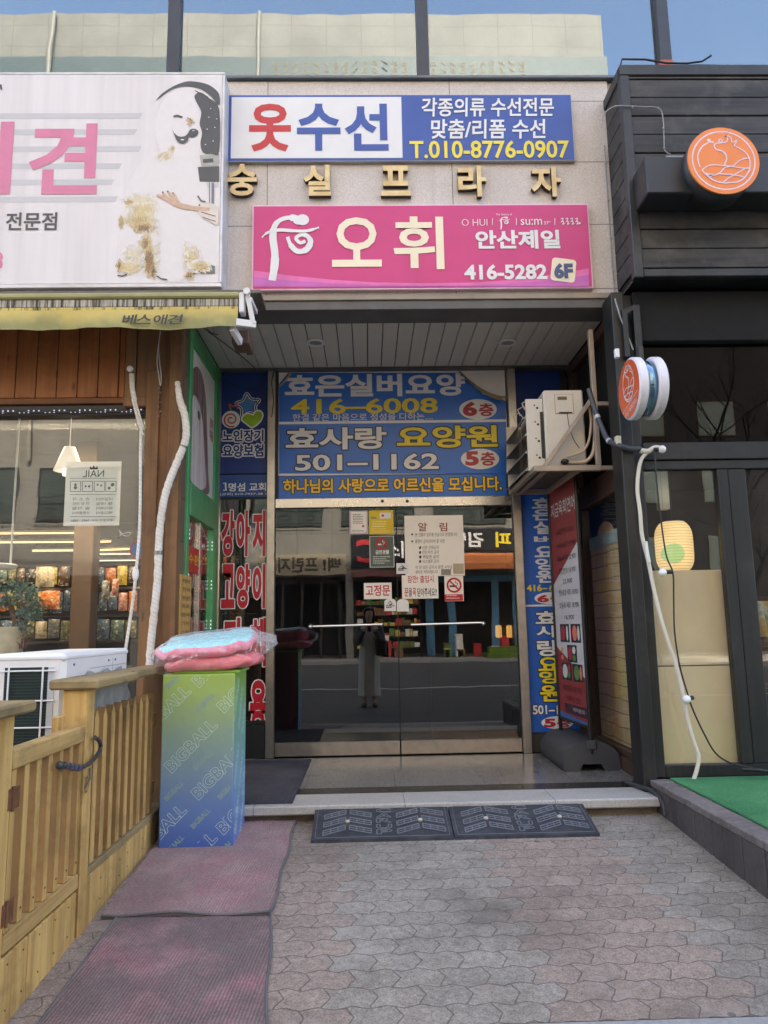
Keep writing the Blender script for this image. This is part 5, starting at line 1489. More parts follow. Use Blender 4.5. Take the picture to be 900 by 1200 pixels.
def cushion(name, cx, cy, cz, hx, hy, hz, m_top, m_side, rot, label, tilt=0.0, tilt_y=0.0):
    """Pillow: superellipse outline, bulging, with gathered seams and wrinkles."""
    g = MB(m_side); g.mat(m_top); g.mat(m_side); g.smooth = True
    n_, r_ = 40, 12; rr = random.Random(int(cz * 1000))
    vv = []; 
    ph = [rr.uniform(0, 6) for _ in range(6)]
    for i in range(r_ + 1):
        t = -pi / 2 + pi * i / r_
        for k in range(n_):
            a = 2 * pi * k / n_
            sx = abs(cos(a)) ** 0.45 * (1 if cos(a) > 0 else -1); sy = abs(sin(a)) ** 0.45 * (1 if sin(a) > 0 else -1)
            rad = abs(cos(t)) ** 0.42
            zz = abs(sin(t)) ** 0.9 * (1 if t > 0 else -1)
            wr = 1 + 0.03 * sin(5 * a + ph[0]) * cos(t) + 0.02 * sin(11 * a + ph[1])
            x, y = hx * sx * rad * wr, hy * sy * rad * wr
            z = hz * zz * (1 + 0.10 * sin(3 * a + ph[2]) * rad) + 0.010 * sin(7 * a + ph[3]) * cos(t) + tilt * x + tilt_y * y
            vv.append((cx + x * cos(rot) - y * sin(rot), cy + x * sin(rot) + y * cos(rot), cz + z))
    for i in range(r_):
        g.mat(m_top if i >= r_ * 0.62 else m_side)
        g.add([], [])
        o_ = 0
        for k in range(n_):
            g.f.append((i * n_ + k, i * n_ + (k + 1) % n_, (i + 1) * n_ + (k + 1) % n_, (i + 1) * n_ + k)); g.mi.append(g.cur); g.sm.append(True)
    g.v = vv
    return tag(g.obj(name, loc=(cx, cy, cz - hz)), label, 'cushion')
m_pink_c = mat('pink_fleece', S(240, 138, 156), 0.9, var=0.08, scale=20, bump=0.5, bscale=60)
m_pink_d = mat('coral_fleece', S(238, 132, 138), 0.9, var=0.08, scale=20, bump=0.5, bscale=60)
m_aqua = mat('aqua_fleece', S(160, 220, 218), 0.9, var=0.06, scale=20, bump=0.4, bscale=60)
ccx, ccy = -0.93, 4.42
g = MB(mat('lime_carton', S(150, 200, 90), 0.5)); g.box(-1.10, -0.73, 4.26, 4.60, bz1 + 0.001, bz1 + 0.016, 0.004); tag(g.obj('carton_lid', loc=(-0.92, 4.43, bz1)), 'thin lime green card sheet lying between box and cushions', 'card')
cushion('cushion', ccx + 0.03, ccy, bz1 + 0.060, 0.27, 0.20, 0.042, m_pink_d, m_pink_d, 0.04, 'coral pink cushion, the lower of the two on the box', 0.05, 0.03)
cushion('cushion', ccx - 0.01, ccy, bz1 + 0.160, 0.275, 0.20, 0.045, m_aqua, m_pink_c, 0.02, 'pink cushion with aqua top, the upper of the two on the box', 0.10, 0.20)
# clear plastic bag over the cushions
n = NT('clear_bag')
t_ = n.n('ShaderNodeBsdfTransparent'); g_ = n.n('ShaderNodeBsdfGlossy'); g_.inputs['Roughness'].default_value = 0.14; d_ = n.n('ShaderNodeBsdfDiffuse'); d_.inputs[0].default_value = (0.9, 0.88, 0.9, 1)
wr = n.noise(9, 4, rough=0.6); wr2 = n.noise(32, 3)
bm_ = n.n('ShaderNodeBump'); bm_.inputs['Distance'].default_value = 0.03; bm_.inputs['Strength'].default_value = 1.0
n.l(n.math('ADD', wr, n.math('MULTIPLY', wr2, 0.35)), bm_.inputs['Height'])
n.l(bm_.outputs[0], g_.inputs['Normal']); n.l(bm_.outputs[0], d_.inputs['Normal'])
mx1 = n.n('ShaderNodeMixShader'); mx1.inputs[0].default_value = 0.45; n.l(g_.outputs[0], mx1.inputs[1]); n.l(d_.outputs[0], mx1.inputs[2])
lw = n.n('ShaderNodeLayerWeight'); lw.inputs[0].default_value = 0.35; n.l(bm_.outputs[0], lw.inputs['Normal'])
fac = n.math('MINIMUM', n.math('ADD', n.math('MULTIPLY', lw.outputs['Facing'], 0.6), n.math('ADD', n.math('MULTIPLY', n.ramp(wr2, [(0.5, (0, 0, 0)), (0.72, (1, 1, 1))]), 0.22), 0.06)), 0.85)
mx2 = n.n('ShaderNodeMixShader'); n.l(fac, mx2.inputs[0]); n.l(t_.outputs[0], mx2.inputs[1]); n.l(mx1.outputs[0], mx2.inputs[2])
n.l(mx2.outputs[0], n.out.inputs[0]); m_bag = n.m
g = MB(m_bag); g.smooth = False
n_, r_ = 72, 22; vv = []
from mathutils import noise as mnoise
def ridge(p, k):
    return 1 - abs(mnoise.noise(p * k)) * 2.2
for i in range(r_ + 1):
    t = -pi / 2 + pi * i / r_
    for k in range(n_):
        a = 2 * pi * k / n_
        sx = abs(cos(a)) ** 0.40 * (1 if cos(a) > 0 else -1); sy = abs(sin(a)) ** 0.42 * (1 if sin(a) > 0 else -1)
        rad = abs(cos(t)) ** 0.28
        x, y, z = 0.288 * sx * rad, 0.212 * sy * rad, 0.108 * abs(sin(t)) ** 0.75 * (1 if t > 0 else -1)
        if cos(a) > 0.80 and abs(sin(a)) < 0.6: x += 0.075 * cos(t) ** 3 * (0.6 + 0.6 * sin(5 * t + 1))
        if cos(a) < -0.85: x -= 0.025 * cos(t) ** 3 * (0.5 + 0.6 * sin(6 * t))
        z += 0.09 * x + (0.16 * y if t > 0 else 0.03 * y)
        p = Vector((x, y, z))
        d = (ridge(p + Vector((3, 1, 0)), 9) - 0.5) * 0.012 + (ridge(p + Vector((1, 7, 2)), 21) - 0.5) * 0.008
        s_ = 1 + d / 0.2
        zz = bz1 + 0.115 + z * (1 + d * 2)
        vv.append((ccx + x * s_, ccy + y * s_, max(zz, bz1 + 0.018 if abs(x) < 0.2 else bz1 - 0.022)))
F_ = []
for i in range(r_):
    for k in range(n_):
        q4 = (i * n_ + k, i * n_ + (k + 1) % n_, (i + 1) * n_ + (k + 1) % n_, (i + 1) * n_ + k)
        F_ += [(q4[0], q4[1], q4[2]), (q4[0], q4[2], q4[3])] if (i + k) % 2 else [(q4[0], q4[1], q4[3]), (q4[1], q4[2], q4[3])]
g.add(vv, F_)
tag(g.obj('plastic_bag', loc=(ccx, ccy, bz1)), 'crinkled clear plastic bag wrapped round the pink cushions', 'bag')

# ---- floor mats
def rib_mat(name, c0, c1, dirt, per, damt=0.8, axis=0):
    n = NT(name); xyz = n.n('ShaderNodeSeparateXYZ'); n.l(n.pos, xyz.inputs[0])
    wob = n.math('MULTIPLY', n.noise(5, 2), 0.003)
    co = n.math('ADD', n.math('ADD', xyz.outputs[axis], wob), n.math('MULTIPLY', xyz.outputs[1 - axis], -0.06))
    s_ = n.math('PINGPONG', n.math('ADD', co, 50.0), per / 2)
    s_ = n.math('MULTIPLY', s_, 2 / per)
    f1 = n.noise(2.2, 8, rough=0.7); f2 = n.noise(5.5, 7, n.mapping((1, 1, 1), loc=(4, 2, 1)), 0.72)
    col = n.mix(n.ramp(f2, [(0.35, (0, 0, 0)), (0.65, (1, 1, 1))]), c0, c1)
    msk = n.ramp(n.math('ADD', n.math('MULTIPLY', f1, 0.8), n.math('MULTIPLY', s_, -0.12)), [(0.30, (1, 1, 1)), (0.42, (0, 0, 0))])
    col = n.mix(n.math('MULTIPLY', msk, damt), col, dirt)
    col = n.mix(n.math('MULTIPLY', n.ramp(s_, [(0.15, (1, 1, 1)), (0.5, (0, 0, 0))]), 0.42), col, scl(dirt, 0.7))
    gr = n.noise(90, 5, rough=0.75)
    col = n.mix(0.7, col, n.mix(1.0, col, n.ramp(gr, [(0.35, (0.6, 0.6, 0.6)), (0.65, (1.25, 1.25, 1.25))]), 'MULTIPLY'))
    n.bump(n.math('ADD', s_, n.math('MULTIPLY', gr, 0.5)), 0.005, 0.7)
    return n.set(col, 0.92)
m_pmat = rib_mat('plum_ribbed_mat', S(176, 126, 128), S(180, 150, 144), S(124, 112, 108), 0.013, 0.5)
m_pmat2 = rib_mat('plum_ribbed_mat_worn', S(170, 116, 120), S(174, 142, 138), S(102, 95, 91), 0.013, 0.75)
m_rim = mat('mat_rim', S(100, 96, 96), 0.8, var=0.15)
def mat_sheet(m, quad, lift, label, edge, curl=()):
    """A rubber mat lying on the sloping pavement: a bent sheet with thickness and a raised rim."""
    N_, K_ = 26, 20
    A, B, C_, D = [Vector(p) for p in quad]   # near-left, near-right, far-right, far-left (x, y)
    rr = random.Random(len(label)); ph = [rr.uniform(0, 6) for _ in range(4)]
    def pt(s_, t, z):
        p = A.lerp(B, s_).lerp(D.lerp(C_, s_), t)
        w_ = 0.003 * sin(9 * s_ + ph[0] + 4 * t) * sin(7 * t + ph[1])
        e = 0.006 * max(0, 1 - t * 14) * (1 + sin(s_ * 10 + ph[2])) if 'near' in curl else 0
        jx = 0.006 * sin(t * 14 + ph[3]) if s_ > 0.97 else 0
        return (p.x + jx, p.y, gz(p.y) + lift + z + max(0, w_) + e)
    g = MB(m); g.smooth = True
    vv = [pt(i / N_, j / K_, 0.008) for j in range(K_ + 1) for i in range(N_ + 1)]
    g.add(vv, [(j * (N_ + 1) + i, j * (N_ + 1) + i + 1, (j + 1) * (N_ + 1) + i + 1, (j + 1) * (N_ + 1) + i) for j in range(K_) for i in range(N_)])
    g.mat(m_rim)
    loop = [(i / N_, 0) for i in range(N_)] + [(1, j / K_) for j in range(K_)] + [(1 - i / N_, 1) for i in range(N_)] + [(0, 1 - j / K_) for j in range(K_)]
    for s_, t in [(a, b) for a, b in zip(loop, loop[1:] + loop[:1])]:
        a0, a1 = pt(*s_, 0.008), pt(*t, 0.008); g.add([a0, a1, (a1[0], a1[1], a1[2] - 0.008 - lift), (a0[0], a0[1], a0[2] - 0.008 - lift)], [(0, 1, 2, 3)])
    for side in edge:
        if side == 'right': ln = [(1, j / K_) for j in range(K_ + 1)]
        elif side == 'left': ln = [(0, j / K_) for j in range(K_ + 1)]
        else: ln = [(i / N_, 0) for i in range(N_ + 1)]
        g.tube([Vector(pt(a, b, 0.006)) for a, b in ln], 0.0055, 8)
    return tag(g.obj('floor_mat', loc=(A.x, A.y, gz(A.y))), label, 'mat')
mat_sheet(m_pmat2, ((-1.09, 2.15), (-0.30, 2.15), (-0.44, 3.45), (-1.10, 3.45)), 0.001, 'worn plum ribbed floor mat with bare grey patches, nearest the camera', ('right', 'left'))
mat_sheet(m_pmat, ((-1.165, 3.425), (-0.44, 3.40), (-0.455, 4.655), (-1.185, 4.655)), 0.009, 'plum ribbed floor mat under the green and blue display box', ('right', 'near'), ('near',))
m_navm = rib_mat('dark_ribbed_mat', S(62, 60, 74), S(74, 72, 86), S(48, 46, 54), 0.016)
g = MB(m_navm); g.box(-1.08, -0.475, 4.68, 6.18, 0.001, 0.009, 0.003); tag(g.obj('floor_mat', loc=(-0.78, 5.4, 0.0)), 'dark navy ribbed mat lying on the granite platform', 'mat')

# ---- rubber kerb ramps
m_rub = mat('black_rubber', S(52, 54, 60), 0.6, var=0.15, scale=14, bump=0.3, dirt=S(104, 104, 106), dscale=7, damt=0.4)
m_rub2 = mat('worn_rubber_relief', S(112, 114, 120), 0.55, var=0.15, dirt=S(120, 120, 122), dscale=9, damt=0.4)
def ramp_plate(x0, x1, label):
    y0, y1 = 4.30, 4.64
    zl, zh = gz(y0) + 0.016, -0.018
    th = atan2(zh - zl, y1 - y0)
    PRm = Plane((0, y0, zl), (1, 0, 0), (0, cos(th), sin(th)), (0, -sin(th), cos(th)))
    L = (y1 - y0) / cos(th)
    o = thing('kerb_ramp', label, 'ramp', ((x0 + x1) / 2, y0, gz(y0)), 'rubber kerb ramps')
    g = MB(m_rub)
    a, b, c_, d = (x0, y0, zl), (x1, y0, zl), (x1, y1, zh), (x0, y1, zh)
    lo = [(x0, y0 - 0.0, gz(y0)), (x1, y0, gz(y0)), (x1, y1, gz(y1)), (x0, y1, gz(y1))]
    g.add([a, b, c_, d] + lo, [(0, 1, 2, 3), (4, 7, 6, 5), (0, 4, 5, 1), (1, 5, 6, 2), (2, 6, 7, 3), (3, 7, 4, 0)])
    W = x1 - x0
    g.mat(m_rub2)
    g.stroke(PRm, [(x0 + 0.02, 0.02), (x1 - 0.02, 0.02), (x1 - 0.02, L - 0.02), (x0 + 0.02, L - 0.02)], 0.006, 0.002, True)
    k = 0
    for cx in (x0 + W * 0.25, x0 + W * 0.78):
        for r_ in range(3):
            for sgn in (-1, 1):
                k += 1
                p0 = (cx + sgn * 0.012, 0.075 + r_ * 0.085 + 0.045); p1 = (cx + sgn * 0.135, 0.075 + r_ * 0.085 - (0.012 if sgn < 0 else -0.0))
                for off_, wd in ((0.0, 0.011), (0.022, 0.008), (0.044, 0.011)):
                    g.stroke(PRm, [(p0[0], p0[1] + off_ - 0.02), (p1[0], p1[1] + off_ - 0.02)], wd, 0.003 + 0.0001 * k)
                for q in (0.0, 0.33, 0.66, 1.0):
                    xx = p0[0] + (p1[0] - p0[0]) * q; yy = p0[1] + (p1[1] - p0[1]) * q
                    g.stroke(PRm, [(xx, yy - 0.022), (xx, yy + 0.026)], 0.006, 0.0034 + 0.0001 * k)
        
    for i, ch in enumerate('CARUP'):
        cx = x0 + W * 0.515; cz = L - 0.052 - i * 0.056 - (0.010 if i > 2 else 0)
        hollow_ramp(g, PRm, ch, cx, cz, 0.085, 0.046, 0.0065)
    g.obj('plate', o)
    for cx in (x0 + W * 0.25, x0 + W * 0.78):
        b_ = MB(mat('bolt_zinc', S(206, 196, 176), 0.4, 0.6)); b_.lathe([(0, 0), (0.013, 0), (0.013, 0.008), (0.008, 0.012), (0, 0.012)], PRm.w(cx, L * 0.52, 0.0), tuple(PRm.n), 12); b_.obj('bolt', o)
def hollow_ramp(g, P, body, cx, cy, w_, h_, lw):
    v, f = text_geo(body, 0.02)
    ed = {}
    for q in f:
        for i in range(len(q)):
            a, b = q[i], q[(i + 1) % len(q)]
            ka = (round(v[a][0], 4), round(v[a][1], 4)); kb = (round(v[b][0], 4), round(v[b][1], 4))
            if ka != kb: ed[frozenset((ka, kb))] = ed.get(frozenset((ka, kb)), 0) + 1
    x0 = min(p[0] for p in v); x1 = max(p[0] for p in v); y0 = min(p[1] for p in v); y1 = max(p[1] for p in v)
    tr = lambda p: (cx + (p[0] - (x0 + x1) / 2) * w_ / (x1 - x0), cy + (p[1] - (y0 + y1) / 2) * h_ / (y1 - y0))
    for k, (e, cnt) in enumerate(ed.items()):
        if cnt == 1:
            a, b = [tr(p) for p in e]; g.stroke(P, [a, b], lw, 0.003 + 0.00002 * (k % 30))
ramp_plate(-0.335, 0.452, 'black rubber kerb ramp plate, the one nearer the display box')
ramp_plate(0.458, 1.262, 'black rubber kerb ramp plate, the one nearer the brick terrace edge')

# grit and litter gathered along the step and the terrace edge
g = MB(mat('grit_mix', S(150, 140, 128), 0.9, var=0.35, scale=200)); rr = random.Random(77)
for k in range(420):
    m_ = rr.random()
    if m_ < 0.35: x, y = 1.735 - abs(rr.gauss(0, 0.05)), rr.uniform(2.7, 4.62)
    elif m_ < 0.6: x, y = rr.uniform(1.27, 1.72), 4.66 - abs(rr.gauss(0, 0.06))
    elif m_ < 0.75: x, y = rr.uniform(-0.43, -0.34), rr.uniform(2.7, 4.6)
    elif m_ < 0.85: x, y = XF + abs(rr.gauss(0.02, 0.03)), rr.uniform(2.6, 3.4)
    else: x, y = rr.uniform(-0.3, 1.7), rr.uniform(2.65, 4.28)
    r_ = rr.uniform(0.0015, 0.0045); z = gz(y) + r_ * 0.6
    g.add([(x + r_ * a, y + r_ * b, z + r_ * c) for a, b, c in ((1, 0, 0), (-0.6, 0.9, 0), (-0.7, -0.8, 0), (0.1, 0, 0.9))], [(0, 1, 3), (1, 2, 3), (2, 0, 3)])
o = g.obj('grit'); o['kind'] = 'stuff'; o['label'] = 'fine grit scattered on the pavers along the step and brick edging'

# ================================================================== OBJECTS, RIGHT SIDE
# ---- brick terrace edge and turf
n = NT('edge_brick'); 
obi = n.n('ShaderNodeObjectInfo')
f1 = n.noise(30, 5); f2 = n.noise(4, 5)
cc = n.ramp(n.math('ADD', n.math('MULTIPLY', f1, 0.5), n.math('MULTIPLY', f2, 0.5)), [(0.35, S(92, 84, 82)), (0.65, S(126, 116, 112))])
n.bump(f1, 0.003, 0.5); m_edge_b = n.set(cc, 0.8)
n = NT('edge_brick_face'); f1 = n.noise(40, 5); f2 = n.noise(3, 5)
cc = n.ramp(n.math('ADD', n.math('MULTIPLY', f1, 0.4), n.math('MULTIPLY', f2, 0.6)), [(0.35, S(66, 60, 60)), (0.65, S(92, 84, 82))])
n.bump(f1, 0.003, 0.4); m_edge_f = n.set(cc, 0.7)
o = thing('terrace_edging', 'dark brick edging along the raised terrace', 'edging', (1.8, 3.7, -0.1))
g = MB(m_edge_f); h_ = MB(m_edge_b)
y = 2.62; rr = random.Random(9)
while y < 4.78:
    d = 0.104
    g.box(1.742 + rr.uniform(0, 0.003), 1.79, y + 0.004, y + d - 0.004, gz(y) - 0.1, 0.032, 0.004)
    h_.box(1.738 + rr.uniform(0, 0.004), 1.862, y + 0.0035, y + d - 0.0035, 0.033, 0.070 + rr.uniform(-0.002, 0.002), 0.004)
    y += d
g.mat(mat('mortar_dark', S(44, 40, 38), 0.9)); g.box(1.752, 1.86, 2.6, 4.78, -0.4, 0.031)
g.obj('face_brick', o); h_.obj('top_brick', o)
n = NT('artificial_turf'); f1 = n.noise(150, 3); f2 = n.noise(3, 6); f3 = n.noise(28, 4, rough=0.7)
cc = n.ramp(n.math('ADD', n.math('MULTIPLY', f1, 0.55), n.math('MULTIPLY', f2, 0.45)), [(0.3, S(24, 84, 48)), (0.52, S(58, 134, 82)), (0.72, S(104, 166, 114))])
cc = n.mix(n.math('MULTIPLY', n.ramp(f3, [(0.6, (0, 0, 0)), (0.72, (1, 1, 1))]), 0.35), cc, S(150, 176, 140))
n.bump(f1, 0.012, 1.0); m_turf = n.set(cc, 0.9)
g = MB(m_turf); g.box(1.868, 6.4, 2.62, 4.80, 0.064, 0.078, 0.004); tag(g.obj('turf_carpet', loc=(3, 3.7, 0.064)), 'green artificial turf carpet on the terrace', 'turf')
g = MB(mat('cable_cover_rubber', S(60, 60, 64), 0.6, var=0.15)); g.tube(spline([(1.66, 5.0, 0.015), (1.69, 4.85, 0.02), (1.72, 4.72, 0.02), (1.737, 4.60, -0.02), (1.737, 4.57, -0.09)], 5), 0.014, 8)
tag(g.obj('floor_cable', loc=(1.7, 4.7, 0)), 'thick dark cable running over the step beside the brick edging', 'cable')

# ---- standing menu banner
m_stand = mat('stand_plastic', S(66, 67, 71), 0.5, var=0.08, bump=0.25, bscale=90)
o = thing('menu_banner_stand', 'red and white standing menu banner on a dark plastic base', 'banner stand', (1.57, 5.8, 0.0))
g = MB(m_stand); g.smooth = False
prof = []
hw, hh = 0.205, 0.205
for k in range(15):
    a = pi - pi * k / 14
    prof.append((hw * (abs(cos(a)) ** 0.9) * (1 if cos(a) > 0 else -1), 0.055 + (hh - 0.055) * sin(a) ** 0.85))
prof += [(hw, 0.015), (hw - 0.02, 0.0), (0.095, 0.0), (0.065, 0.05), (-0.065, 0.05), (-0.095, 0.0), (-hw + 0.02, 0.0), (-hw, 0.015)]
cxb = 1.578
q0 = Plane((cxb, 5.46, 0), (1, 0, 0), (0, 0, 1), (0, -1, 0))
g.smooth = False; g.poly(q0, prof, 0.0, 0.0); npf = len(prof)
vv = [q0.w(a, b, 0) for a, b in prof] + [q0.w(a, b, -0.74) for a, b in prof]
g.smooth = True; g.add(vv, [(i, (i + 1) % npf, npf + (i + 1) % npf, npf + i) for i in range(npf)]); g.smooth = False
q1 = Plane((cxb, 6.2, 0), (1, 0, 0), (0, 0, 1), (0, -1, 0)); g.poly(q1, prof, 0.0)
g.box(cxb - 0.035, cxb + 0.035, 5.44, 5.47, 0.15, 0.215, 0.008)
g.obj('base', o)
m_pole = mat('stand_pole', S(44, 40, 40), 0.4, 0.4)
p0, p1 = Vector((1.525, 6.10, 0)), Vector((1.580, 5.47, 0))
g = MB(m_pole)
for p in (p0, p1): g.tube([(p.x, p.y, 0.12), (p.x, p.y, 2.16)], 0.015, 10)
g.tube([(p0.x, p0.y, 2.15), (p1.x, p1.y, 2.15)], 0.012, 8); g.tube([(p0.x, p0.y, 0.30), (p1.x, p1.y, 0.30)], 0.012, 8)
g.obj('frame', o)
du = (p1 - p0).normalized()
PM = Plane(p0, du, (0, 0, 1), Vector((-du.y, du.x, 0)) * (-1 if Vector((-du.y, du.x, 0)).x > 0 else 1))
LW = (p1 - p0).length
m_mred = mat('menu_red', S(150, 56, 56), 0.5, var=0.05); m_mwh = mat('menu_white', S(206, 200, 202), 0.5, var=0.04)
g = MB(m_mred); g.pbox(PM, 0.02, LW - 0.022, 0.31, 2.14, -0.003, 0.001)
L0, L1 = 0.02, LW - 0.022
g.mat(m_mwh).poly(PM, [(L0, 1.36), (L0, 0.86), (L1, 0.64), (L1, 1.66)], 0.002)
g.mat(m_wfilm).text(PM, '지금육회연어', L0 + 0.03, 1.90, L1 - 0.02, 2.02, c=0.003, off=0.01)
g.mat(mat('menu_ink', S(42, 34, 38), 0.6))
for tx, b, h in (('육회연어 12,900', 1.74, 0.055), ('연어사시미 15,900', 1.63, 0.055), ('육회사시미 23,900', 1.53, 0.05), ('초밥한상 16,900', 1.43, 0.05), ('23,900', 1.35, 0.04), ('연어초밥 세트 13,900', 1.26, 0.05), ('모둠회 세트 18,900', 1.16, 0.05), ('16,900', 1.07, 0.04)):
    wd = min(0.42, 0.034 * len(tx)); g.text(PM, tx, LW / 2 - wd / 2 + 0.03, b, LW / 2 + wd / 2 + 0.03, b + h, c=0.0035, off=0.0)
g.mat(mat('menu_ink_red', S(84, 28, 36), 0.6)); g.text(PM, '육회연어 포장 배달', L0 + 0.10, 0.52, L1 - 0.08, 0.57, c=0.003, off=0.0); g.text(PM, '단체주문 환영', L0 + 0.16, 0.45, L1 - 0.14, 0.49, c=0.003, off=0.0)
g.mat(mat('menu_plum', S(74, 40, 52), 0.5)).pbox(PM, L0 + 0.12, L1 - 0.01, 0.355, 0.43, 0.0012, 0.003)
g.mat(m_mwh).text(PM, '예약문의', L0 + 0.3, 0.38, L1 - 0.06, 0.41, c=0.0042, off=0.0)
g.mat(mat('menu_blue', S(56, 100, 160), 0.5)).poly(PM, [(L0, 0.312), (L1, 0.312), (L1, 0.325), (L0 + 0.1, 0.35), (L0, 0.36)], 0.0026)
def tray(a, b, w_, h_, cs):
    g.mat(mat('tray_black', S(38, 42, 52), 0.5)).pbox(PM, a, a + w_, b, b + h_, 0.002, 0.0035)
    k = 0
    for (x, y, rx, ry, m_) in cs:
        k += 1; g.mat(m_).ell(PM, a + w_ * x, b + h_ * y, w_ * rx, h_ * ry, 0.004 + 0.0003 * k, n=16)
r1 = mat('food_red', S(176, 52, 60), 0.6, var=0.3, scale=80); r2 = mat('food_salmon', S(226, 120, 96), 0.6, var=0.3, scale=80); r3 = mat('food_green', S(92, 132, 72), 0.6, var=0.3, scale=80); r4 = mat('food_white', S(206, 204, 200), 0.6, var=0.2, scale=80)
tray(L0 + 0.10, 0.90, 0.20, 0.14, [(0.35, 0.5, 0.25, 0.42, r1), (0.8, 0.5, 0.12, 0.42, r4)]); tray(L0 + 0.34, 0.90, 0.20, 0.14, [(0.4, 0.5, 0.25, 0.42, r2), (0.8, 0.5, 0.12, 0.4, r4)])
tray(L0 + 0.24, 0.75, 0.20, 0.13, [(0.3, 0.5, 0.22, 0.42, r1), (0.72, 0.7, 0.18, 0.22, r4), (0.72, 0.25, 0.18, 0.2, r3)])
tray(L0 + 0.10, 0.61, 0.20, 0.13, [(0.35, 0.5, 0.28, 0.42, r4), (0.78, 0.7, 0.14, 0.22, r1), (0.78, 0.3, 0.14, 0.2, r3)]); tray(L0 + 0.34, 0.61, 0.20, 0.13, [(0.4, 0.5, 0.28, 0.42, r3), (0.82, 0.5, 0.12, 0.4, r2)])
g.mat(r2).ell(PM, L0 + 0.12, 0.78, 0.03, 0.02, 0.003, n=14); g.mat(mat('food_yellow', S(220, 180, 110), 0.6)).ell(PM, L0 + 0.12, 0.84, 0.03, 0.022, 0.003, n=14)
g.obj('printed_sheet', o)

# ---- wall mounted air conditioner with louvres on its bracket
m_ac = mat('aged_white_case', S(206, 196, 180), 0.5, var=0.06, dirt=S(150, 136, 116), dscale=3, damt=0.35)
BW = 1.68
m_br_ = mat('bracket_steel', S(168, 150, 132), 0.5, 0.3, var=0.15)
cy0, cy1, cx0, cx1, cz0, cz1 = 5.22, 6.05, 1.305, 1.60, 2.165, 2.745
o = thing('air_conditioner', 'aged white condenser with slanted louvres hung on a wall bracket', 'air conditioner', ((cx0 + cx1) / 2, 5.6, cz0))
g = MB(m_ac); g.box(cx0, cx1, cy0, cy1, cz0, cz1, 0.012)
PA = front(cy0)
g.mat(mat('case_recess', S(150, 138, 122), 0.5)); b = PA.box(650, 462, 672, 485); g.pbox(PA, b[0], b[2], b[1], b[3], 0.0005, 0.002)
g.mat(m_ac); g.pbox(PA, b[0] + 0.004, b[2] - 0.004, b[1] + 0.004, b[3] - 0.004, 0.0025, 0.006, 0.002)
g.mat(mat('label_dark', S(96, 80, 60), 0.5)); b = PA.box(653, 465, 664, 469); g.pbox(PA, b[0], b[2], b[1], b[3], 0.0065, 0.007)
g.mat(mat('vent_dark', S(40, 36, 32), 0.6)); b = PA.box(655, 483, 670, 484.5); g.pbox(PA, b[0], b[2], b[1], b[3], 0.0065, 0.0075)
g.mat(mat('case_emboss', S(190, 178, 160), 0.5)); g.ptext(PA, '220', (652, 489, 658, 503), 0.001, off=0.0, rot=radians(80)) if False else None
g.obj('casing', o)
g = MB(m_ac)
g.box(cx0 - 0.13, cx0 - 0.003, cy0 + 0.02, cy0 + 0.035, cz0 - 0.02, cz1 - 0.06, 0.004)
g.mat(mat('hole_dark', S(30, 28, 26), 0.6)); q = front(cy0 + 0.02)
for k in range(4):
    zc = cz1 - 0.13 - k * 0.125
    g.lathe([(0, 0), (0.009, 0), (0.009, 0.001), (0, 0.001)], (cx0 - 0.045, cy0 + 0.0195, zc), (0, -1, 0), 12); g.lathe([(0, 0), (0.006, 0), (0.006, 0.001), (0, 0.001)], (cx0 - 0.065, cy0 + 0.0195, zc + 0.02), (0, -1, 0), 12)
g.box(cx0 - 0.028, cx0 - 0.004, cy0 + 0.0185, cy0 + 0.0195, cz0 + 0.07, cz1 - 0.16)
g.obj('louvre_frame', o)
g = MB(m_ac); g.box(cx0 - 0.13, cx0 - 0.003, cy1 - 0.035, cy1 - 0.02, cz0 - 0.02, cz1 - 0.06, 0.004); g.obj('louvre_frame', o)
m_lv = mat('louvre_blade', S(150, 150, 150), 0.4, 0.2)
for k in range(4):
    zc = cz1 - 0.10 - k * 0.13
    a, b_ = Vector((cx0 - 0.03, 0, zc + 0.03)), Vector((cx0 - 0.145, 0, zc - 0.10))
    g = MB(m_lv)
    y0_, y1_ = cy0 + 0.036, cy1 - 0.036
    t_ = 0.004
    g.add([(a.x, y0_, a.z), (b_.x, y0_, b_.z), (b_.x, y1_, b_.z), (a.x, y1_, a.z), (a.x, y0_, a.z - t_), (b_.x, y0_, b_.z - t_), (b_.x, y1_, b_.z - t_), (a.x, y1_, a.z - t_)], [(0, 1, 2, 3), (7, 6, 5, 4), (0, 4, 5, 1), (1, 5, 6, 2), (2, 6, 7, 3), (3, 7, 4, 0)])
    g.add([(a.x, y0_, a.z - 0.006), (b_.x, y0_, b_.z - 0.006), (a.x, y0_, b_.z - 0.006)], [(0, 1, 2)])
    g.add([(a.x, y1_, a.z - 0.006), (b_.x, y1_, b_.z - 0.006), (a.x, y1_, b_.z - 0.006)], [(0, 1, 2)])
    g.obj('louvre_blade', o)
for yy in (5.45, 5.62, 5.8):
    g = MB(mat('wire_loop', S(176, 170, 160), 0.4, 0.4)); g.tube([(cx0 - 0.09, yy, cz1 - 0.08), (cx0 - 0.11, yy, cz1 - 0.03), (cx0 - 0.06, yy, cz1 + 0.0), (cx0 - 0.03, yy, cz1 - 0.04), (cx0 - 0.05, yy, cz1 - 0.09)], 0.005, 6); g.obj('clip', o)
g = MB(mat('copper_wrap', S(182, 158, 132), 0.6, var=0.15)); q = front(cy0 - 0.03)
g.tube(path(q, [(666, 542), (680, 542), (688, 540), (695, 530), (697, 510), (696, 490)], 0.0), 0.013, 8); g.tube(path(q, [(664, 536), (676, 532), (684, 528), (690, 515), (692, 495), (690, 478)], 0.01), 0.009, 8)
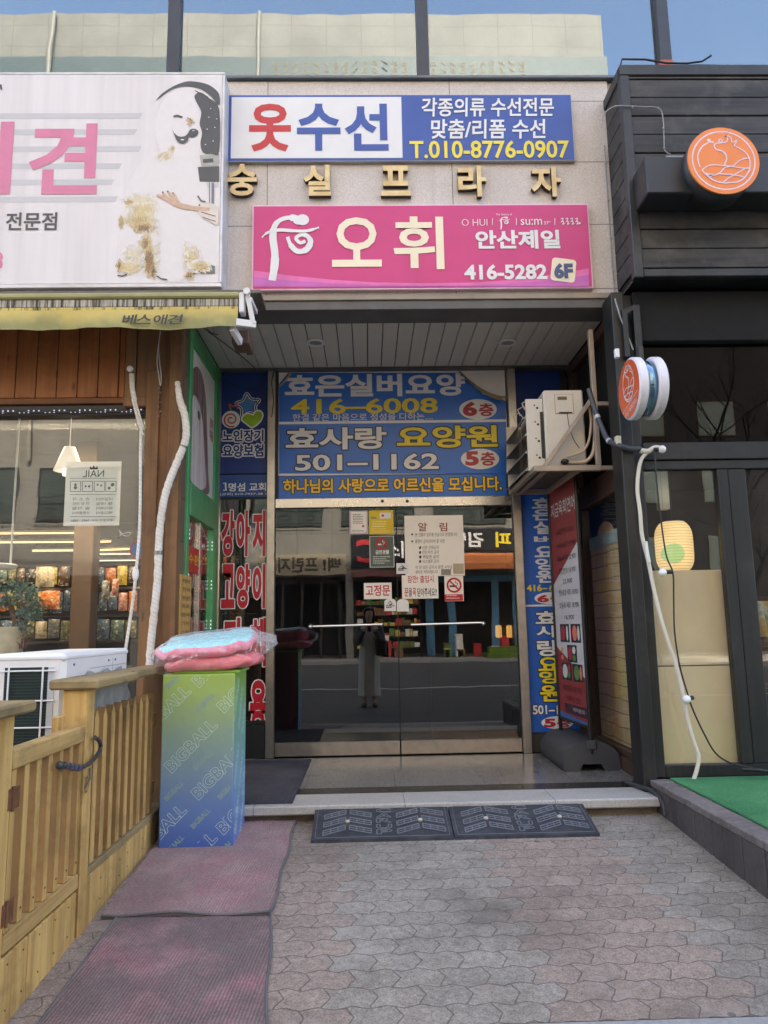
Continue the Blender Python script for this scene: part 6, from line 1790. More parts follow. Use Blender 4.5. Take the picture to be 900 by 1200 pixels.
g.mat(m_black); g.ball(q.w(*q.at(662, 541), 0.0), (0.03, 0.03, 0.022)); g.tube(path(q, [(664, 484), (666, 500), (671, 515), (678, 526)], 0.02), 0.003, 6)
g.obj('pipe_connection', o)
brk = thing('wall_bracket', 'triangular steel bracket carrying the aged white condenser', 'bracket', (1.45, 5.5, 2.1))
for yy in (5.16, 6.08):
    g = MB(m_br_)
    g.box(1.19, BW - 0.002, yy - 0.02, yy + 0.02, cz0 - 0.045, cz0 - 0.005, 0.003)
    g.box(BW - 0.035, BW - 0.002, yy - 0.021, yy + 0.021, cz0 - 0.004, 3.18, 0.003) if yy < 5.5 else g.box(BW - 0.035, BW - 0.002, yy - 0.02, yy + 0.02, cz0, 3.0, 0.003)
    g.bar((1.27, yy, cz0 - 0.01), (BW - 0.03, yy - 0.002, cz0 + 0.50), 0.03, 0.036, 0.003, (0, 1, 0))
    g.box(BW - 0.001, XR + 0.05, yy - 0.018, yy + 0.018, 2.6, 2.63, 0.002); g.box(BW - 0.001, XR - 0.011, yy - 0.018, yy + 0.018, cz0 - 0.04, cz0 - 0.01, 0.002)
    g.obj('side_frame', brk)
g = MB(m_br_); g.box(1.19, 1.225, 5.181, 6.059, cz0 - 0.045, cz0 - 0.006, 0.003); g.box(1.50, 1.535, 5.181, 6.059, cz0 - 0.045, cz0 - 0.006, 0.003); g.box(1.26, 1.30, 5.181, 6.059, cz0 - 0.045, cz0 - 0.006, 0.003); g.obj('cross_bar', brk)
g = MB(mat('condenser_tray', S(96, 86, 76), 0.6, 0.3)); g.box(1.23, 1.60, 5.2, 6.04, cz0 - 0.004, cz0 - 0.001); g.obj('tray', brk)

# ---- round orange signboard on a beam
m_or = mat('orange_sign_face', S(240, 134, 62), 0.4, var=0.03); m_lav = mat('pale_lavender_line', S(226, 204, 216), 0.4)
m_can = mat('sign_can', S(44, 44, 48), 0.45, var=0.1)
g = MB(m_can); P = front(4.40); b0_, b1_ = P.at(757, 184), P.at(757, 226)
g.box(P.at(757, 200)[0], 6.0, 4.40, 4.62, P.at(790, 226)[1], P.at(790, 183)[1], 0.008)
g.mat(mat('can_light_strip', S(150, 152, 156), 0.4)); g.box(P.at(782, 180)[0], P.at(806, 180)[0], 4.42, 4.46, P.at(790, 182.5)[1], P.at(790, 180)[1])
tag(g.obj('sign_beam', loc=(2.5, 4.6, 3.75)), 'long black box beam on the charred timber signboard', 'beam')
P = front(4.30)
sx_, sz_ = P.at(848, 188); R0 = abs(P.at(890, 188)[0] - P.at(806, 188)[0]) / 2
o = thing('round_sign', 'round orange sign with a pale bull and fields emblem', 'sign', (sx_, 4.5, sz_))
g = MB(m_can); g.smooth = True; g.lathe([(0, 0), (R0 * 0.99, 0), (R0 * 0.99, 0.19), (0, 0.19)], (sx_, 4.50, sz_), (0, -1, 0), 64); g.obj('drum', o)
g = MB(m_or); g.ell(P, sx_, sz_, R0, R0, 0.0, 0.012, n=80)
g.mat(m_lav)
C = lambda r, a0=0, a1=360, n=60: [(sx_ + r * R0 * cos(radians(a0 + (a1 - a0) * i / n)), sz_ + r * R0 * sin(radians(a0 + (a1 - a0) * i / n))) for i in range(n + (0 if a1 - a0 == 360 else 1))]
def bull(g, cx, cz, k, fx, lw, c):
    """The emblem drawn from normalised strokes (unit = emblem radius)."""
    T = lambda pts: [(cx + (x - 480) / 260 * k * fx, cz - (y - 460) / 260 * k) for x, y in pts]
    S_ = lambda pts, w_=1.0, sm=5: g.add([], []) or strokes.append((spline(pts, sm), w_))
    strokes = []
    for pts, w_ in (([(248, 530), (236, 470), (236, 410), (262, 350), (300, 305), (350, 275)], 1.1), ([(345, 240), (352, 262), (372, 270), (402, 272)], 1.3), ([(352, 240), (366, 252), (360, 268)], 1.2),
                    ([(450, 268), (455, 246), (472, 242), (484, 266), (456, 272)], 1.0), ([(402, 330), (404, 300), (430, 285), (480, 280), (520, 268), (536, 240), (528, 212), (512, 214), (545, 208), (566, 226), (574, 252), (570, 272), (602, 268), (622, 250), (612, 282), (594, 310), (640, 336), (690, 376), (722, 430), (728, 490), (718, 560)], 1.0),
                    ([(402, 330), (425, 352), (466, 362), (496, 390), (508, 430), (500, 470), (480, 508)], 1.3),
                    ([(262, 562), (320, 520), (380, 508), (450, 514), (540, 524), (640, 540), (720, 545)], 1.0), ([(262, 562), (290, 600), (340, 650), (400, 682), (470, 694), (540, 690), (600, 680), (660, 640), (718, 560)], 1.2),
                    ([(340, 622), (420, 600), (480, 540), (560, 520), (620, 470), (680, 445), (724, 440)], 1.0), ([(400, 600), (480, 605), (560, 612), (650, 632)], 1.0), ([(460, 684), (500, 650), (570, 610), (620, 580), (680, 545), (720, 542)], 1.0), ([(290, 600), (320, 612), (350, 612), (330, 630)], 2.2)):
        strokes.append((spline(pts, 5), w_))
    for i, (pts, w_) in enumerate(strokes): g.stroke(PQ, T(pts), lw * w_, c + 0.0003 * i)
PQ = P
g.stroke(P, C(0.87), 0.009, 0.001, True)
bull(g, sx_, sz_, R0 * 0.76, 1.0, 0.0075, 0.0015)
g.obj('face', o)

# ---- double sided blade sign
m_rim_w = mat('white_rim_acrylic', S(222, 216, 224), 0.35, var=0.04)
m_or2 = mat('deep_orange_face', S(224, 96, 52), 0.4, var=0.04)
yb, zb2, rb = 4.45, 2.495, 0.196
o = thing('blade_sign', 'round projecting sign of two white rimmed discs with orange faces', 'sign', (1.71, yb, zb2))
for xa, xb in ((1.655, 1.716), (1.776, 1.838)):
    g = MB(m_rim_w); g.smooth = False
    prof = [(0, 0), (rb - 0.012, 0), (rb, 0.010), (rb, xb - xa - 0.010), (rb - 0.012, xb - xa), (0, xb - xa)]
    vv_ = g.lathe(prof, (xa, yb, zb2), (1, 0, 0), 72)
    if xa < 1.72:
        PQ = face_nx(xa); g.mat(m_or2).ell(PQ, -yb, zb2, rb - 0.014, rb - 0.014, 0.0012, n=64)
        g.mat(m_wfilm); bull(g, -yb + 0.005, zb2 + 0.035, 0.115, 0.9, 0.006, 0.002)
        g.stroke(PQ, [(-yb + 0.095 * cos(t * pi / 18), zb2 + 0.035 + 0.115 * sin(t * pi / 18)) for t in range(36)], 0.006, 0.0018, True)
        g.stroke(PQ, [(-yb - 0.13, zb2 - 0.125), (-yb + 0.15, zb2 - 0.055)], 0.004, 0.002)
        g.text(PQ, '지금 육회연어', -yb - 0.09, zb2 - 0.15, -yb + 0.12, zb2 - 0.11, c=0.002, off=0.0, rot=radians(12))
    else:
        PQ = face_px(xb); g.mat(m_or2).ell(PQ, yb, zb2, rb - 0.014, rb - 0.014, 0.0012, n=64)
    g.obj('disc', o)
g = MB(mat('sign_hub_gloss', S(120, 150, 170), 0.08, 0.9)); g.smooth = True; g.lathe([(0, 0), (rb - 0.022, 0), (rb - 0.022, 0.059), (0, 0.059)], (1.7165, yb, zb2), (1, 0, 0), 64); g.obj('hub', o)
g = MB(m_trim); g.box(1.73, 1.765, yb + 0.1, 4.79, zb2 - 0.015, zb2 + 0.015); g.obj('arm', o); g = MB(m_trim); g.box(1.73, 1.76, yb - 0.015, yb + 0.015, zb2 + rb - 0.03, zb2 + rb + 0.08); g.obj('arm', o)
g = MB(mat('socket_ivory', S(206, 196, 176), 0.5)); g.box(1.655, 1.69, 4.74, 4.78, zb2 - rb - 0.09, zb2 - rb - 0.03, 0.004); tag(g.obj('wall_socket', loc=(1.67, 4.77, zb2 - rb - 0.09)), 'small ivory socket on the black pillar below the round projecting sign', 'socket')
g = MB(m_charz); P = front(4.74)
b = P.box(744, 357, 752, 418); g.pbox(P, b[0], b[2], b[1], b[3], -0.04, 0.0, 0.003); b = P.box(731, 362, 737, 418); g.pbox(P, b[0], b[2], b[1], b[3], -0.04, 0.0, 0.003)
g.bar(P.w(*P.at(733, 366), -0.02), P.w(*P.at(745, 358), -0.02), 0.03, 0.03)
tag(g.obj('hanger_frame', loc=(1.75, 4.76, 2.7)), 'blackened timber hanger above the round projecting sign', 'hanger')
g = MB(m_white); P = front(4.66); g.box(1.66, 1.69, 4.66, 4.69, P.at(744, 415)[1] - 0.02, P.at(744, 408)[1], 0.004)
tag(g.obj('junction_box', loc=P.w(*P.at(744, 412), 0)), 'small white cable junction box over the round projecting sign', 'junction box')

# ---- cables, pipes and bulbs on the restaurant front
m_grey_c = mat('grey_cable', S(150, 146, 142), 0.5); m_blk_c = mat('black_wire', S(28, 28, 30), 0.5)
P = front(4.615)
g = MB(m_grey_c); g.tube(path(P, [(705, 150), (708, 134), (717, 126), (728, 124), (750, 125), (772, 127), (777, 140), (778, 160), (779, 176), (786, 181)], 0.0), 0.004, 6)
for px, py in ((721, 125), (741, 126), (771, 127), (777, 151), (778, 174)): g.ball(P.w(*P.at(px, py), 0.003), 0.008, 8, 5)
tag(g.obj('cable', loc=P.w(*P.at(740, 125), 0)), 'thin grey cable clipped across the charred boards to the sign beam', 'cable')
g = MB(m_grey_c); P2 = face_nx(XB - 0.015); 
g.tube([(1.80, 4.98, 4.55), (1.80, 4.985, 4.0), (1.80, 4.985, 3.42)] + [tuple(front(4.75).w(*front(4.75).at(x, y), 0)) for x, y in ((721, 352), (727, 372), (735, 392), (742, 410))], 0.005, 6)
for zz in (4.4, 4.1, 3.8, 3.55): g.ball((1.80, 4.975, zz), 0.009, 8, 5)
tag(g.obj('cable', loc=(1.8, 4.98, 4.0)), 'grey cable stapled down the joint between granite and charred boards', 'cable')
P = front(4.58); g = MB(m_blk_c); zt2 = zb1 + 0.06
g.tube([(1.82, 4.64, zt2 - 0.05), (1.84, 4.63, zt2 + 0.03), (2.0, 4.62, zt2 + 0.02), (2.15, 4.63, zt2 + 0.0), (2.3, 4.64, zt2 + 0.005), (2.42, 4.65, zt2 + 0.03), (2.48, 4.63, zt2 + 0.06)], 0.007, 8); g.tube([(2.3, 4.66, zt2), (2.4, 4.68, zt2 + 0.02), (2.52, 4.66, zt2 - 0.0)], 0.01, 8)
tag(g.obj('cable', loc=(2.1, 4.64, zt2)), 'loose black cable lying on top of the charred signboard', 'cable')
P = front(4.80)
g = MB(mat('ribbed_conduit', S(70, 70, 74), 0.5, var=0.1)); pp = [front(5.05).w(*front(5.05).at(690, 456), 0), front(5.02).w(*front(5.02).at(697, 480), 0), front(4.95).w(*front(4.95).at(705, 500), 0), front(4.85).w(*front(4.85).at(713, 516), 0)] + [P.w(*P.at(x, y), 0.05) for x, y in ((722, 524), (735, 528), (748, 528))]
pp = [Vector(p) for p in spline([tuple(p) for p in pp], 6)]; g.tube(pp, 0.018, 10)
g.mat(mat('tape_silver', S(190, 190, 192), 0.4)); 
for i in (8, 18): g.tube([pp[i], pp[i + 1]], 0.020, 10)
tag(g.obj('conduit', loc=pp[-1]), 'dark insulated pipe bundle from the condenser to the black pillar', 'pipe')
m_pvc = mat('ivory_pipe', S(214, 204, 188), 0.55, var=0.06)
g = MB(m_pvc); pp = path(P, [(757, 531), (750, 538), (746, 550), (744, 575), (747, 600), (749, 625), (752, 640), (757, 660), (763, 690), (770, 720), (779, 750), (789, 780), (797, 815), (803, 845), (810, 870), (815, 885), (813, 900), (808, 916)], 0.045)
g.tube(pp, [0.0125] * len(pp), 10); g.tube(path(P, [(747, 530), (756, 531), (764, 527), (772, 528)], 0.05), 0.018, 10)
g.mat(m_white); g.tube(path(P, [(752, 636), (754, 650), (756, 660)], 0.07), 0.012, 8)
tag(g.obj('drain_hose', loc=pp[-1]), 'long ivory drain hose hanging down the black pillar onto the turf', 'hose')
sl_ = thing('string_light', 'black string of white globe bulbs hanging by the black pillar', 'string light', P.w(*P.at(780, 700), 0.06))
g = MB(m_blk_c); g.tube(path(P, [(762, 528), (764, 560), (768, 600), (775, 650), (783, 672), (784, 700), (785, 740), (791, 780), (800, 812), (806, 830), (818, 856), (832, 880), (850, 892), (872, 897), (890, 903)], 0.075), 0.0055, 8)
g.tube([P.w(*P.at(860, 898), 0.1), P.w(*P.at(875, 898), 0.12), P.w(*P.at(905, 902), 0.12)], 0.012, 8); g.obj('wire', sl_)
for (bx_, by_, kx, ky) in ((770, 530, 762, 530), (770.5, 672, 782, 671), (798, 818, 806, 816)):
    a = P.w(*P.at(kx, ky), 0.075); b = P.w(*P.at(bx_, by_), 0.085)
    g = MB(m_black); g.tube([a, a.lerp(b, 0.6)], 0.014, 10); h = g.obj('socket', sl_)
    g = MB(mat('opal_bulb', S(232, 230, 226), 0.25, var=0.02)); g.ball(b, 0.026, 16, 10); g.obj('bulb', h)
# spot lamps under the dark canopy
for i, px in enumerate((790, 848)):
    P = front(4.92); a, b = P.at(px, 369)
    o = thing('spot_lamp', 'small ivory spot lamp under the black canopy, %s' % ('nearer the corner pillar' if i == 0 else 'farther from the corner pillar'), 'lamp', (a, 4.92, b), 'spot lamps under the black canopy')
    g = MB(mat('lamp_ivory', S(214, 202, 190), 0.4)); g.box(a - 0.01, a + 0.05, 4.90, 4.94, b - 0.010, b + 0.012, 0.004); g.obj('head', o)
    g = MB(mat('lamp_metal', S(92, 84, 72), 0.4, 0.5)); g.box(a - 0.05, a - 0.011, 4.905, 4.935, b - 0.012, b + 0.012, 0.004); g.box(a - 0.03, a - 0.015, 4.91, 4.93, b + 0.012, 3.335); g.obj('mount', o)

# ---- behind the restaurant glass
P = front(4.93)
m_bei = mat('beige_board', S(226, 200, 162), 0.6, var=0.04)
x0, x1 = 1.872, P.at(853, 780)[0] + 0.02
zA, zB, zC = P.at(818, 668)[1], P.at(818, 780)[1], 0.13
g = MB(m_bei); g.box(x0, x1, 4.93, 4.945, zB + 0.004, zA, 0.002); tag(g.obj('board', loc=((x0 + x1) / 2, 4.94, zB)), 'upper beige board standing behind the restaurant glass', 'board')
g = MB(mat('beige_board_lower', S(230, 204, 162), 0.6, var=0.04)); g.box(x0, x1, 4.93, 4.945, zC, zB - 0.004, 0.002); tag(g.obj('board', loc=((x0 + x1) / 2, 4.94, zC)), 'lower beige board standing behind the restaurant glass', 'board')
n = NT('lantern_paper'); xyz = n.n('ShaderNodeSeparateXYZ'); n.l(n.pos, xyz.inputs[0])
rb_ = n.math('LESS_THAN', n.math('PINGPONG', xyz.outputs[2], 0.010), 0.0018)
PLn = front(5.10); lx, lz = PLn.at(790, 641); lw_ = abs(PLn.at(811, 641)[0] - lx); lh = abs(PLn.at(790, 612)[1] - lz)
dx_ = n.math('SUBTRACT', xyz.outputs[0], lx - 0.05); dz_ = n.math('SUBTRACT', xyz.outputs[2], lz - 0.055)
disc = n.math('LESS_THAN', n.math('ADD', n.math('MULTIPLY', dx_, dx_), n.math('MULTIPLY', dz_, dz_)), 0.0046)
cc = n.mix(disc, S(240, 208, 150), S(160, 196, 130)); cc = n.mix(n.math('MULTIPLY', rb_, 0.75), cc, S(170, 120, 70))
n.l(cc, n.b.inputs['Emission Color']); n.b.inputs['Emission Strength'].default_value = 0.12
m_lan = n.set(cc, 0.7)
o = thing('paper_lantern', 'glowing cream paper lantern with a green dot above the beige boards', 'lantern', (lx, 5.1, lz - lh))
g = MB(m_lan); g.smooth = True
pr = [(lw_ * (1 - abs(t) ** 4.5 * 0.38), t * lh) for t in [-1 + k / 10 for k in range(21)]]
pr = [(0.02, -lh)] + pr + [(0.02, lh)]
g.lathe(pr, (lx, 5.10, lz), (0, 0, 1), 32); g.obj('shade', o)
g = MB(m_black); g.lathe([(0, 0), (0.05, 0), (0.05, 0.012), (0, 0.012)], (lx, 5.10, lz + lh), (0, 0, 1), 20); g.tube([(lx, 5.1, lz + lh), (lx, 5.1, 2.99)], 0.003, 6); g.obj('cap', o)
P = front(5.0); b = P.box(771, 550, 784, 597); g = MB(mat('ivory_fixture', S(206, 196, 178), 0.5)); g.pbox(P, b[0], b[2], b[1], b[3], -0.05, 0.0, 0.006); g.mat(mat('fixture_groove', S(168, 156, 138), 0.5)); g.pbox(P, b[0] + 0.02, b[0] + 0.026, b[1] + 0.005, b[3] - 0.005, 0.0005, 0.0012)
tag(g.obj('light_fixture', loc=P.w(b[0], b[1], 0)), 'upright ivory strip fixture behind the restaurant glass above the lantern', 'fixture')
n = NT('noren_cloth'); f1 = n.noise(3.2, 3, n.mapping((1, 1, 1.6), rot=(0, radians(35), 0)))
m_nor = n.set(n.ramp(f1, [(0.38, S(212, 204, 192)), (0.46, S(196, 152, 84)), (0.52, S(214, 178, 110)), (0.56, S(212, 204, 192)), (0.66, S(120, 150, 120))]), 0.8)
g = MB(m_nor); g.smooth = True; P = front(5.3); b = P.box(862, 704, 960, 749)
N = 40; vv = [(b[0] + (b[2] - b[0]) * i / N, 5.3 + 0.02 * sin(i * 0.9) * (0.3 + j), b[3] + (b[1] - b[3]) * j / 4 - 0.02 * sin(i * 0.45) * j / 4) for j in range(5) for i in range(N + 1)]
g.add(vv, [(j * (N + 1) + i, j * (N + 1) + i + 1, (j + 1) * (N + 1) + i + 1, (j + 1) * (N + 1) + i) for j in range(4) for i in range(N)])
tag(g.obj('cloth_banner', loc=(b[0], 5.3, b[1])), 'cream and gold painted cloth hanging in the restaurant door', 'cloth')
P = front(6.2)
o = thing('dining_chair', 'wooden dining chair with slatted back inside the restaurant door', 'chair', (3.2, 6.4, 0.07))
m_ch = wood('chair_wood', S(120, 70, 36), S(160, 100, 54), 2, 20)
g = MB(m_ch); g.box(2.98, 3.40, 6.2, 6.6, 0.48, 0.52, 0.01); g.obj('seat', o)
for xx in (3.0, 3.36):
    for yy in (6.22, 6.56):
        g = MB(m_ch); g.box(xx, xx + 0.035, yy, yy + 0.035, 0.07, 0.479 if yy > 6.3 else 1.05, 0.004); g.obj('leg', o)
g = MB(m_ch)
for zz in (0.70, 0.82, 0.96): g.box(3.036, 3.359, 6.225, 6.245, zz, zz + 0.06, 0.004)
g.obj('backrest', o)
# bamboo blind, fan and wall panel behind the side glass
n = NT('bamboo_blind'); xyz = n.n('ShaderNodeSeparateXYZ'); n.l(n.pos, xyz.inputs[0])
s1 = n.math('PINGPONG', xyz.outputs[1], 0.006); s2 = n.math('LESS_THAN', n.math('PINGPONG', n.math('ADD', xyz.outputs[2], n.math('MULTIPLY', n.noise(6, 2), 0.03)), 0.05), 0.004)
cc = n.ramp(n.math('ADD', n.math('MULTIPLY', s1, 90), n.math('MULTIPLY', n.noise(1.0, 4, n.mapping((60, 60, 3))), 0.6)), [(0.2, S(120, 88, 54)), (0.5, S(204, 168, 116)), (0.9, S(228, 200, 150))])
cc = n.mix(n.math('MULTIPLY', s2, 0.7), cc, S(70, 50, 34)); m_bam = n.set(cc, 0.7)
PW = face_nx(XR + 0.06)
zb_top = PW.at(705, 640)[1]
g = MB(m_bam); g.box(XR + 0.06, XR + 0.066, 5.005, 6.09, 0.16, zb_top); tag(g.obj('bamboo_blind', loc=(XR + 0.06, 5.5, 0.16)), 'woven bamboo blind behind the side glass by the porch', 'blind')
g = MB(mat('blue_grey_rail', S(160, 176, 176), 0.6, var=0.15)); g.box(XR + 0.05, XR + 0.058, 5.01, 6.08, zb_top - 0.01, zb_top + 0.09); tag(g.obj('blind_headrail', loc=(XR + 0.05, 5.5, zb_top)), 'pale blue grey cloth band over the top of the bamboo blind', 'cloth')
PW2 = face_nx(XR + 0.085); fx_, fz_ = PW2.at(709, 630)
g = MB(mat('fan_wood', S(206, 160, 110), 0.6, var=0.1)); g.ell(PW2, fx_, fz_, 0.20, 0.125, 0.0, 0.01, n=40); g.pbox(PW2, fx_ - 0.32, fx_ - 0.18, fz_ - 0.05, fz_ + 0.0, -0.01, 0.0, 0.002)
tag(g.obj('wooden_paddle', loc=PW2.w(fx_, fz_, 0)), 'round pale wooden paddle above the bamboo blind', 'paddle')

# tangled wires by the navy panel and under the soffit
P = front(6.29)
g = MB(m_blk_c)
g.tube(path(P, [(256, 440), (275, 452), (296, 456), (312, 448), (318, 440)], 0.01), 0.003, 6)
g.tube(path(P, [(318, 438), (308, 450), (300, 462), (302, 474), (310, 470), (314, 456), (318, 446)], 0.015), 0.0025, 6)
g.tube(path(P, [(316, 436), (306, 446), (303, 458), (309, 466), (316, 460), (320, 446), (322, 438)], 0.02), 0.0025, 6)
g.tube(path(P, [(322, 436), (319, 450), (321, 470), (319, 490)], 0.035), 0.004, 6)
tag(g.obj('wire_tangle', loc=P.w(*P.at(316, 440), 0)), 'tangle of thin black wires at the top of the star emblem panel', 'wires')
g = MB(m_blk_c); g.tube(spline([(-1.24, 5.12, 3.27), (-1.18, 5.35, 3.27), (-1.12, 5.6, 3.285), (-1.02, 5.95, 3.29), (-0.96, 6.22, 3.29)], 5), 0.004, 6); g.tube(spline([(-1.20, 5.12, 3.28), (-1.16, 5.3, 3.25), (-1.13, 5.45, 3.29)], 5), 0.003, 6)
tag(g.obj('cable', loc=(-1.1, 5.6, 3.28)), 'thin black cable sagging along the soffit beside the green wall', 'cable')

# ================================================================== LEFT SHOP: WINDOW AND INTERIOR
P = front(5.09)
m_post = mat('poster_paper_back', S(234, 229, 221), 0.7, var=0.03)
b = P.box(76, 541, 141, 616)
g = MB(m_post); g.pbox(P, b[0], b[2], b[1], b[3], -0.002, 0.0)
g.mat(m_blk); g.ptext(P, 'NAIL', (97, 551, 122, 559), 0.0012, off=0.0, mirror=True)
g.ppoly(P, [(105, 550), (106, 546), (108, 548.5), (110, 545), (112, 548.5), (114, 546), (115, 550)], 0.0012)
g.mat(mat('poster_grey_ink', S(104, 100, 96), 0.7))
for ya in (560.5, 579.5, 605.5): g.pstroke(P, [(82, ya), (136, ya)], 0.5, 0.0012)
for k, xa in enumerate((82.5, 96.5, 110.5, 124)):
    g.pstroke(P, [(xa, 564), (xa + 12, 564), (xa + 12, 576), (xa, 576)], 0.8, 0.0012, True)
    for (u, v_, r) in (((6, 4, 1.6), (6, 7.5, 2)), ((4, 6, 1.2), (8, 6, 1.4)), ((4, 4, 1.2), (8, 5, 1.2)), ((8, 4, 2.2), (4, 8, 1.8)))[k]:
        a = P.at(xa + u, 564 + v_); g.ell(P, a[0], a[1], r * 0.006, r * 0.006, 0.0014, n=12)
for i, (tl, tr) in enumerate((('네일케어', '손 소 각'), ('젤 네일', '연 장 아트'), ('패디케어', '발 각질'), ('페디큐어', '스톤클리닉'))):
    ya = 583 + i * 5.4; g.ptext(P, tl, (113, ya, 132, ya + 3.6), 0.0012, off=0.0, mirror=True); g.ptext(P, tr, (85, ya, 105, ya + 3.6), 0.0012, off=0.0, mirror=True)
g.ptext(P, '예약문의 010 . 5682 . 9886', (83, 608, 133, 611.5), 0.0012, off=0.0, mirror=True)
tag(g.obj('poster', loc=P.w(b[0], b[1], 0)), 'pale nail care poster stuck inside the shop window, seen from behind', 'poster')
P = front(5.042)
g = MB(mat('fish_decal', S(224, 218, 210), 0.5)); g.pstroke(P, [(138, 631), (143, 626), (150, 624), (154, 624.5), (150, 628), (144, 627), (139, 620), (141, 626), (138, 631)], 0.7, 0.0, smooth=2)
tag(g.obj('decal', loc=P.w(*P.at(145, 626), 0)), 'white outline of a fish drawn on the shop window', 'decal')
g = MB(mat('blue_decal', S(96, 128, 166), 0.5)); a = P.at(163, 644); g.ell(P, a[0], a[1], 0.062, 0.065, 0.0); g.mat(mat('blue_decal_ring', S(176, 92, 96), 0.5)); g.stroke(P, [(a[0] + 0.058 * cos(t * pi / 14), a[1] + 0.061 * sin(t * pi / 14)) for t in range(28)], 0.012, 0.001, True)
tag(g.obj('decal', loc=P.w(a[0], a[1], 0)), 'round blue sticker with a red rim at the shop window edge', 'decal')
# strip of tiny white window lights
g = MB(m_blk_c); P = front(4.982); z_ = P.at(90, 482)[1]; xr_ = P.at(170, 482)[0]; g.box(-6.0, xr_, 4.979, 4.988, z_ - 0.012, z_ + 0.012, 0.002)
g.mat(emit('led_dot', (0.62, 0.62, 0.95, 1), 0.10))
x = xr_ - 0.03; k = 0
while x > -4.0:
    for q in range(3): g.box(x - q * 0.035, x - q * 0.035 + 0.008, 4.975, 4.9785, z_ + 0.002, z_ + 0.010)
    for q in range(3): g.box(x - 0.07 - q * 0.03, x - 0.07 - q * 0.03 + 0.007, 4.976, 4.9786, z_ - 0.011, z_ - 0.006)
    x -= 0.175
tag(g.obj('light_strip', loc=(-3, 5.035, z_)), 'black strip of tiny white window lights under the wooden boards', 'light strip')

# pendant lamp
P = front(6.0); px_, pz_ = P.at(81, 541)
o = thing('pendant_lamp', 'lit white cone pendant lamp hanging inside the shop window', 'lamp', (px_, 6.0, pz_ - 0.12))
m_lampw = emit('lamp_white_glow', (1.0, 0.92, 0.78, 1), 0.085, S(230, 222, 210))
k_ = abs(P.at(81, 541)[1] - P.at(81, 542)[1])
g = MB(m_lampw); g.smooth = True; g.lathe([(6 * k_, 17 * k_), (16.5 * k_, -11 * k_), (15.5 * k_, -11 * k_), (5.5 * k_, 16 * k_)], (px_, 6.0, pz_), (0, 0, 1), 32); g.obj('lamp_shade', o)
g = MB(emit('lamp_bulb_glow', (1.0, 0.95, 0.86, 1), 0.25)); g.smooth = True; g.lathe([(0, -17 * k_), (6.5 * k_, -16.5 * k_), (6.5 * k_, -9 * k_), (0, -9 * k_)], (px_, 6.0, pz_), (0, 0, 1), 20); g.obj('bulb', o)
g = MB(m_white); g.tube([(px_, 6.0, pz_ + 17 * k_), (px_, 6.0, 2.95)], 0.004, 6); g.obj('cord', o)
# fluorescent tubes
m_tube = emit('warm_tube_glow', (1.0, 0.74, 0.40, 1), 0.20)
m_tubew = emit('white_tube_glow', (0.95, 0.90, 0.74, 1), 0.17)
zc = 2.85
tubes = [((-60, 625.5), (94, 624.5), 0), ((-60, 636), (94, 635), 0), ((38, 645.5), (88, 645), 0), ((116, 635), (130, 634.5), 0), ((116, 644.5), (161, 643), 0), ((116, 649.5), (161, 649), 1), ((116, 657), (161, 656.5), 1), ((146, 663.5), (158, 665), 0)]
nm = ['long warm tube light crossing the left part of the shop window', 'long warm tube light just under the highest tube in the shop', 'short warm tube light below the two long tubes in the shop', 'tiny warm tube light beside the brown shop column', 'bright warm tube light right of the brown shop column', 'thin white tube light right of the brown shop column', 'lower white tube light right of the brown shop column', 'small tilted warm tube light near the shop window edge']
for ((xa, ya), (xb, yb_), wh), lab in zip(tubes, nm):
    t = Plane((0, 0, zc), (1, 0, 0), (0, 1, 0), (0, 0, -1))
    Yd = min(12.8, t.at((xa + xb) / 2, (ya + yb_) / 2)[1])
    q = front(Yd); a = q.w(*q.at(max(xa, -60), ya), 0); b = q.w(*q.at(xb, yb_), 0)
    o = thing('tube_light', lab, 'tube light', (a + b) / 2, 'ceiling tube lights in the pet shop')
    g = MB(m_tubew if wh else m_tube); g.tube([a, b], 0.017 if not wh else 0.012, 8); g.obj('tube', o)
    g = MB(m_white); g.box(min(a.x, b.x), max(a.x, b.x), Yd - 0.04, Yd + 0.04, max(a.z, b.z) + 0.026, max(a.z, b.z) + 0.05); g.obj('fitting', o)
# added warm area light above the rack, no fitting there, brightens the goods
la = bpy.data.lights.new('rack_fill_light', 'AREA'); la.energy = 16; la.shape = 'RECTANGLE'; la.size = 2.6; la.size_y = 0.2; la.color = (1.0, 0.84, 0.62)
lo_ = bpy.data.objects.new('rack_fill_light', la); COL.objects.link(lo_); lo_.location = (-2.9, 6.6, 2.9)
# brown column and shelves
P = front(7.42); b = P.box(89, 620, 112, 760)
g = MB(mat('brown_column_paint', S(84, 62, 42), 0.7, var=0.12)); g.box(b[0], b[2], 7.30, 7.50, 0, 2.95, 0.006); tag(g.obj('column', loc=(b[0], 7.4, 0)), 'brown square column inside the pet shop', 'column')
m_shelf = mat('shelf_dark', S(58, 48, 40), 0.6); m_shw = mat('shelf_pale', S(170, 156, 136), 0.6)
P = front(7.6)
o = thing('display_rack', 'dark display rack of hanging pet goods behind the shop window', 'rack', (-2.9, 7.6, 0))
g = MB(m_shelf); xa, xb = P.at(20, 700)[0], P.at(160, 700)[0]; g.box(xa - 1.5, xb + 0.3, 7.9, 7.94, 0, 1.75); g.obj('back_panel', o)
for py, dep in ((662, 0.28), (690, 0.30), (722, 0.34), (752, 0.36)):
    g = MB(m_shw if py == 690 else m_shelf); z_ = P.at(80, py)[1]; g.box(xa - 1.5, xb + 0.3, 7.9 - dep, 7.899, z_ - 0.012, z_ + 0.012); g.obj('shelf', o)
rr = random.Random(21)
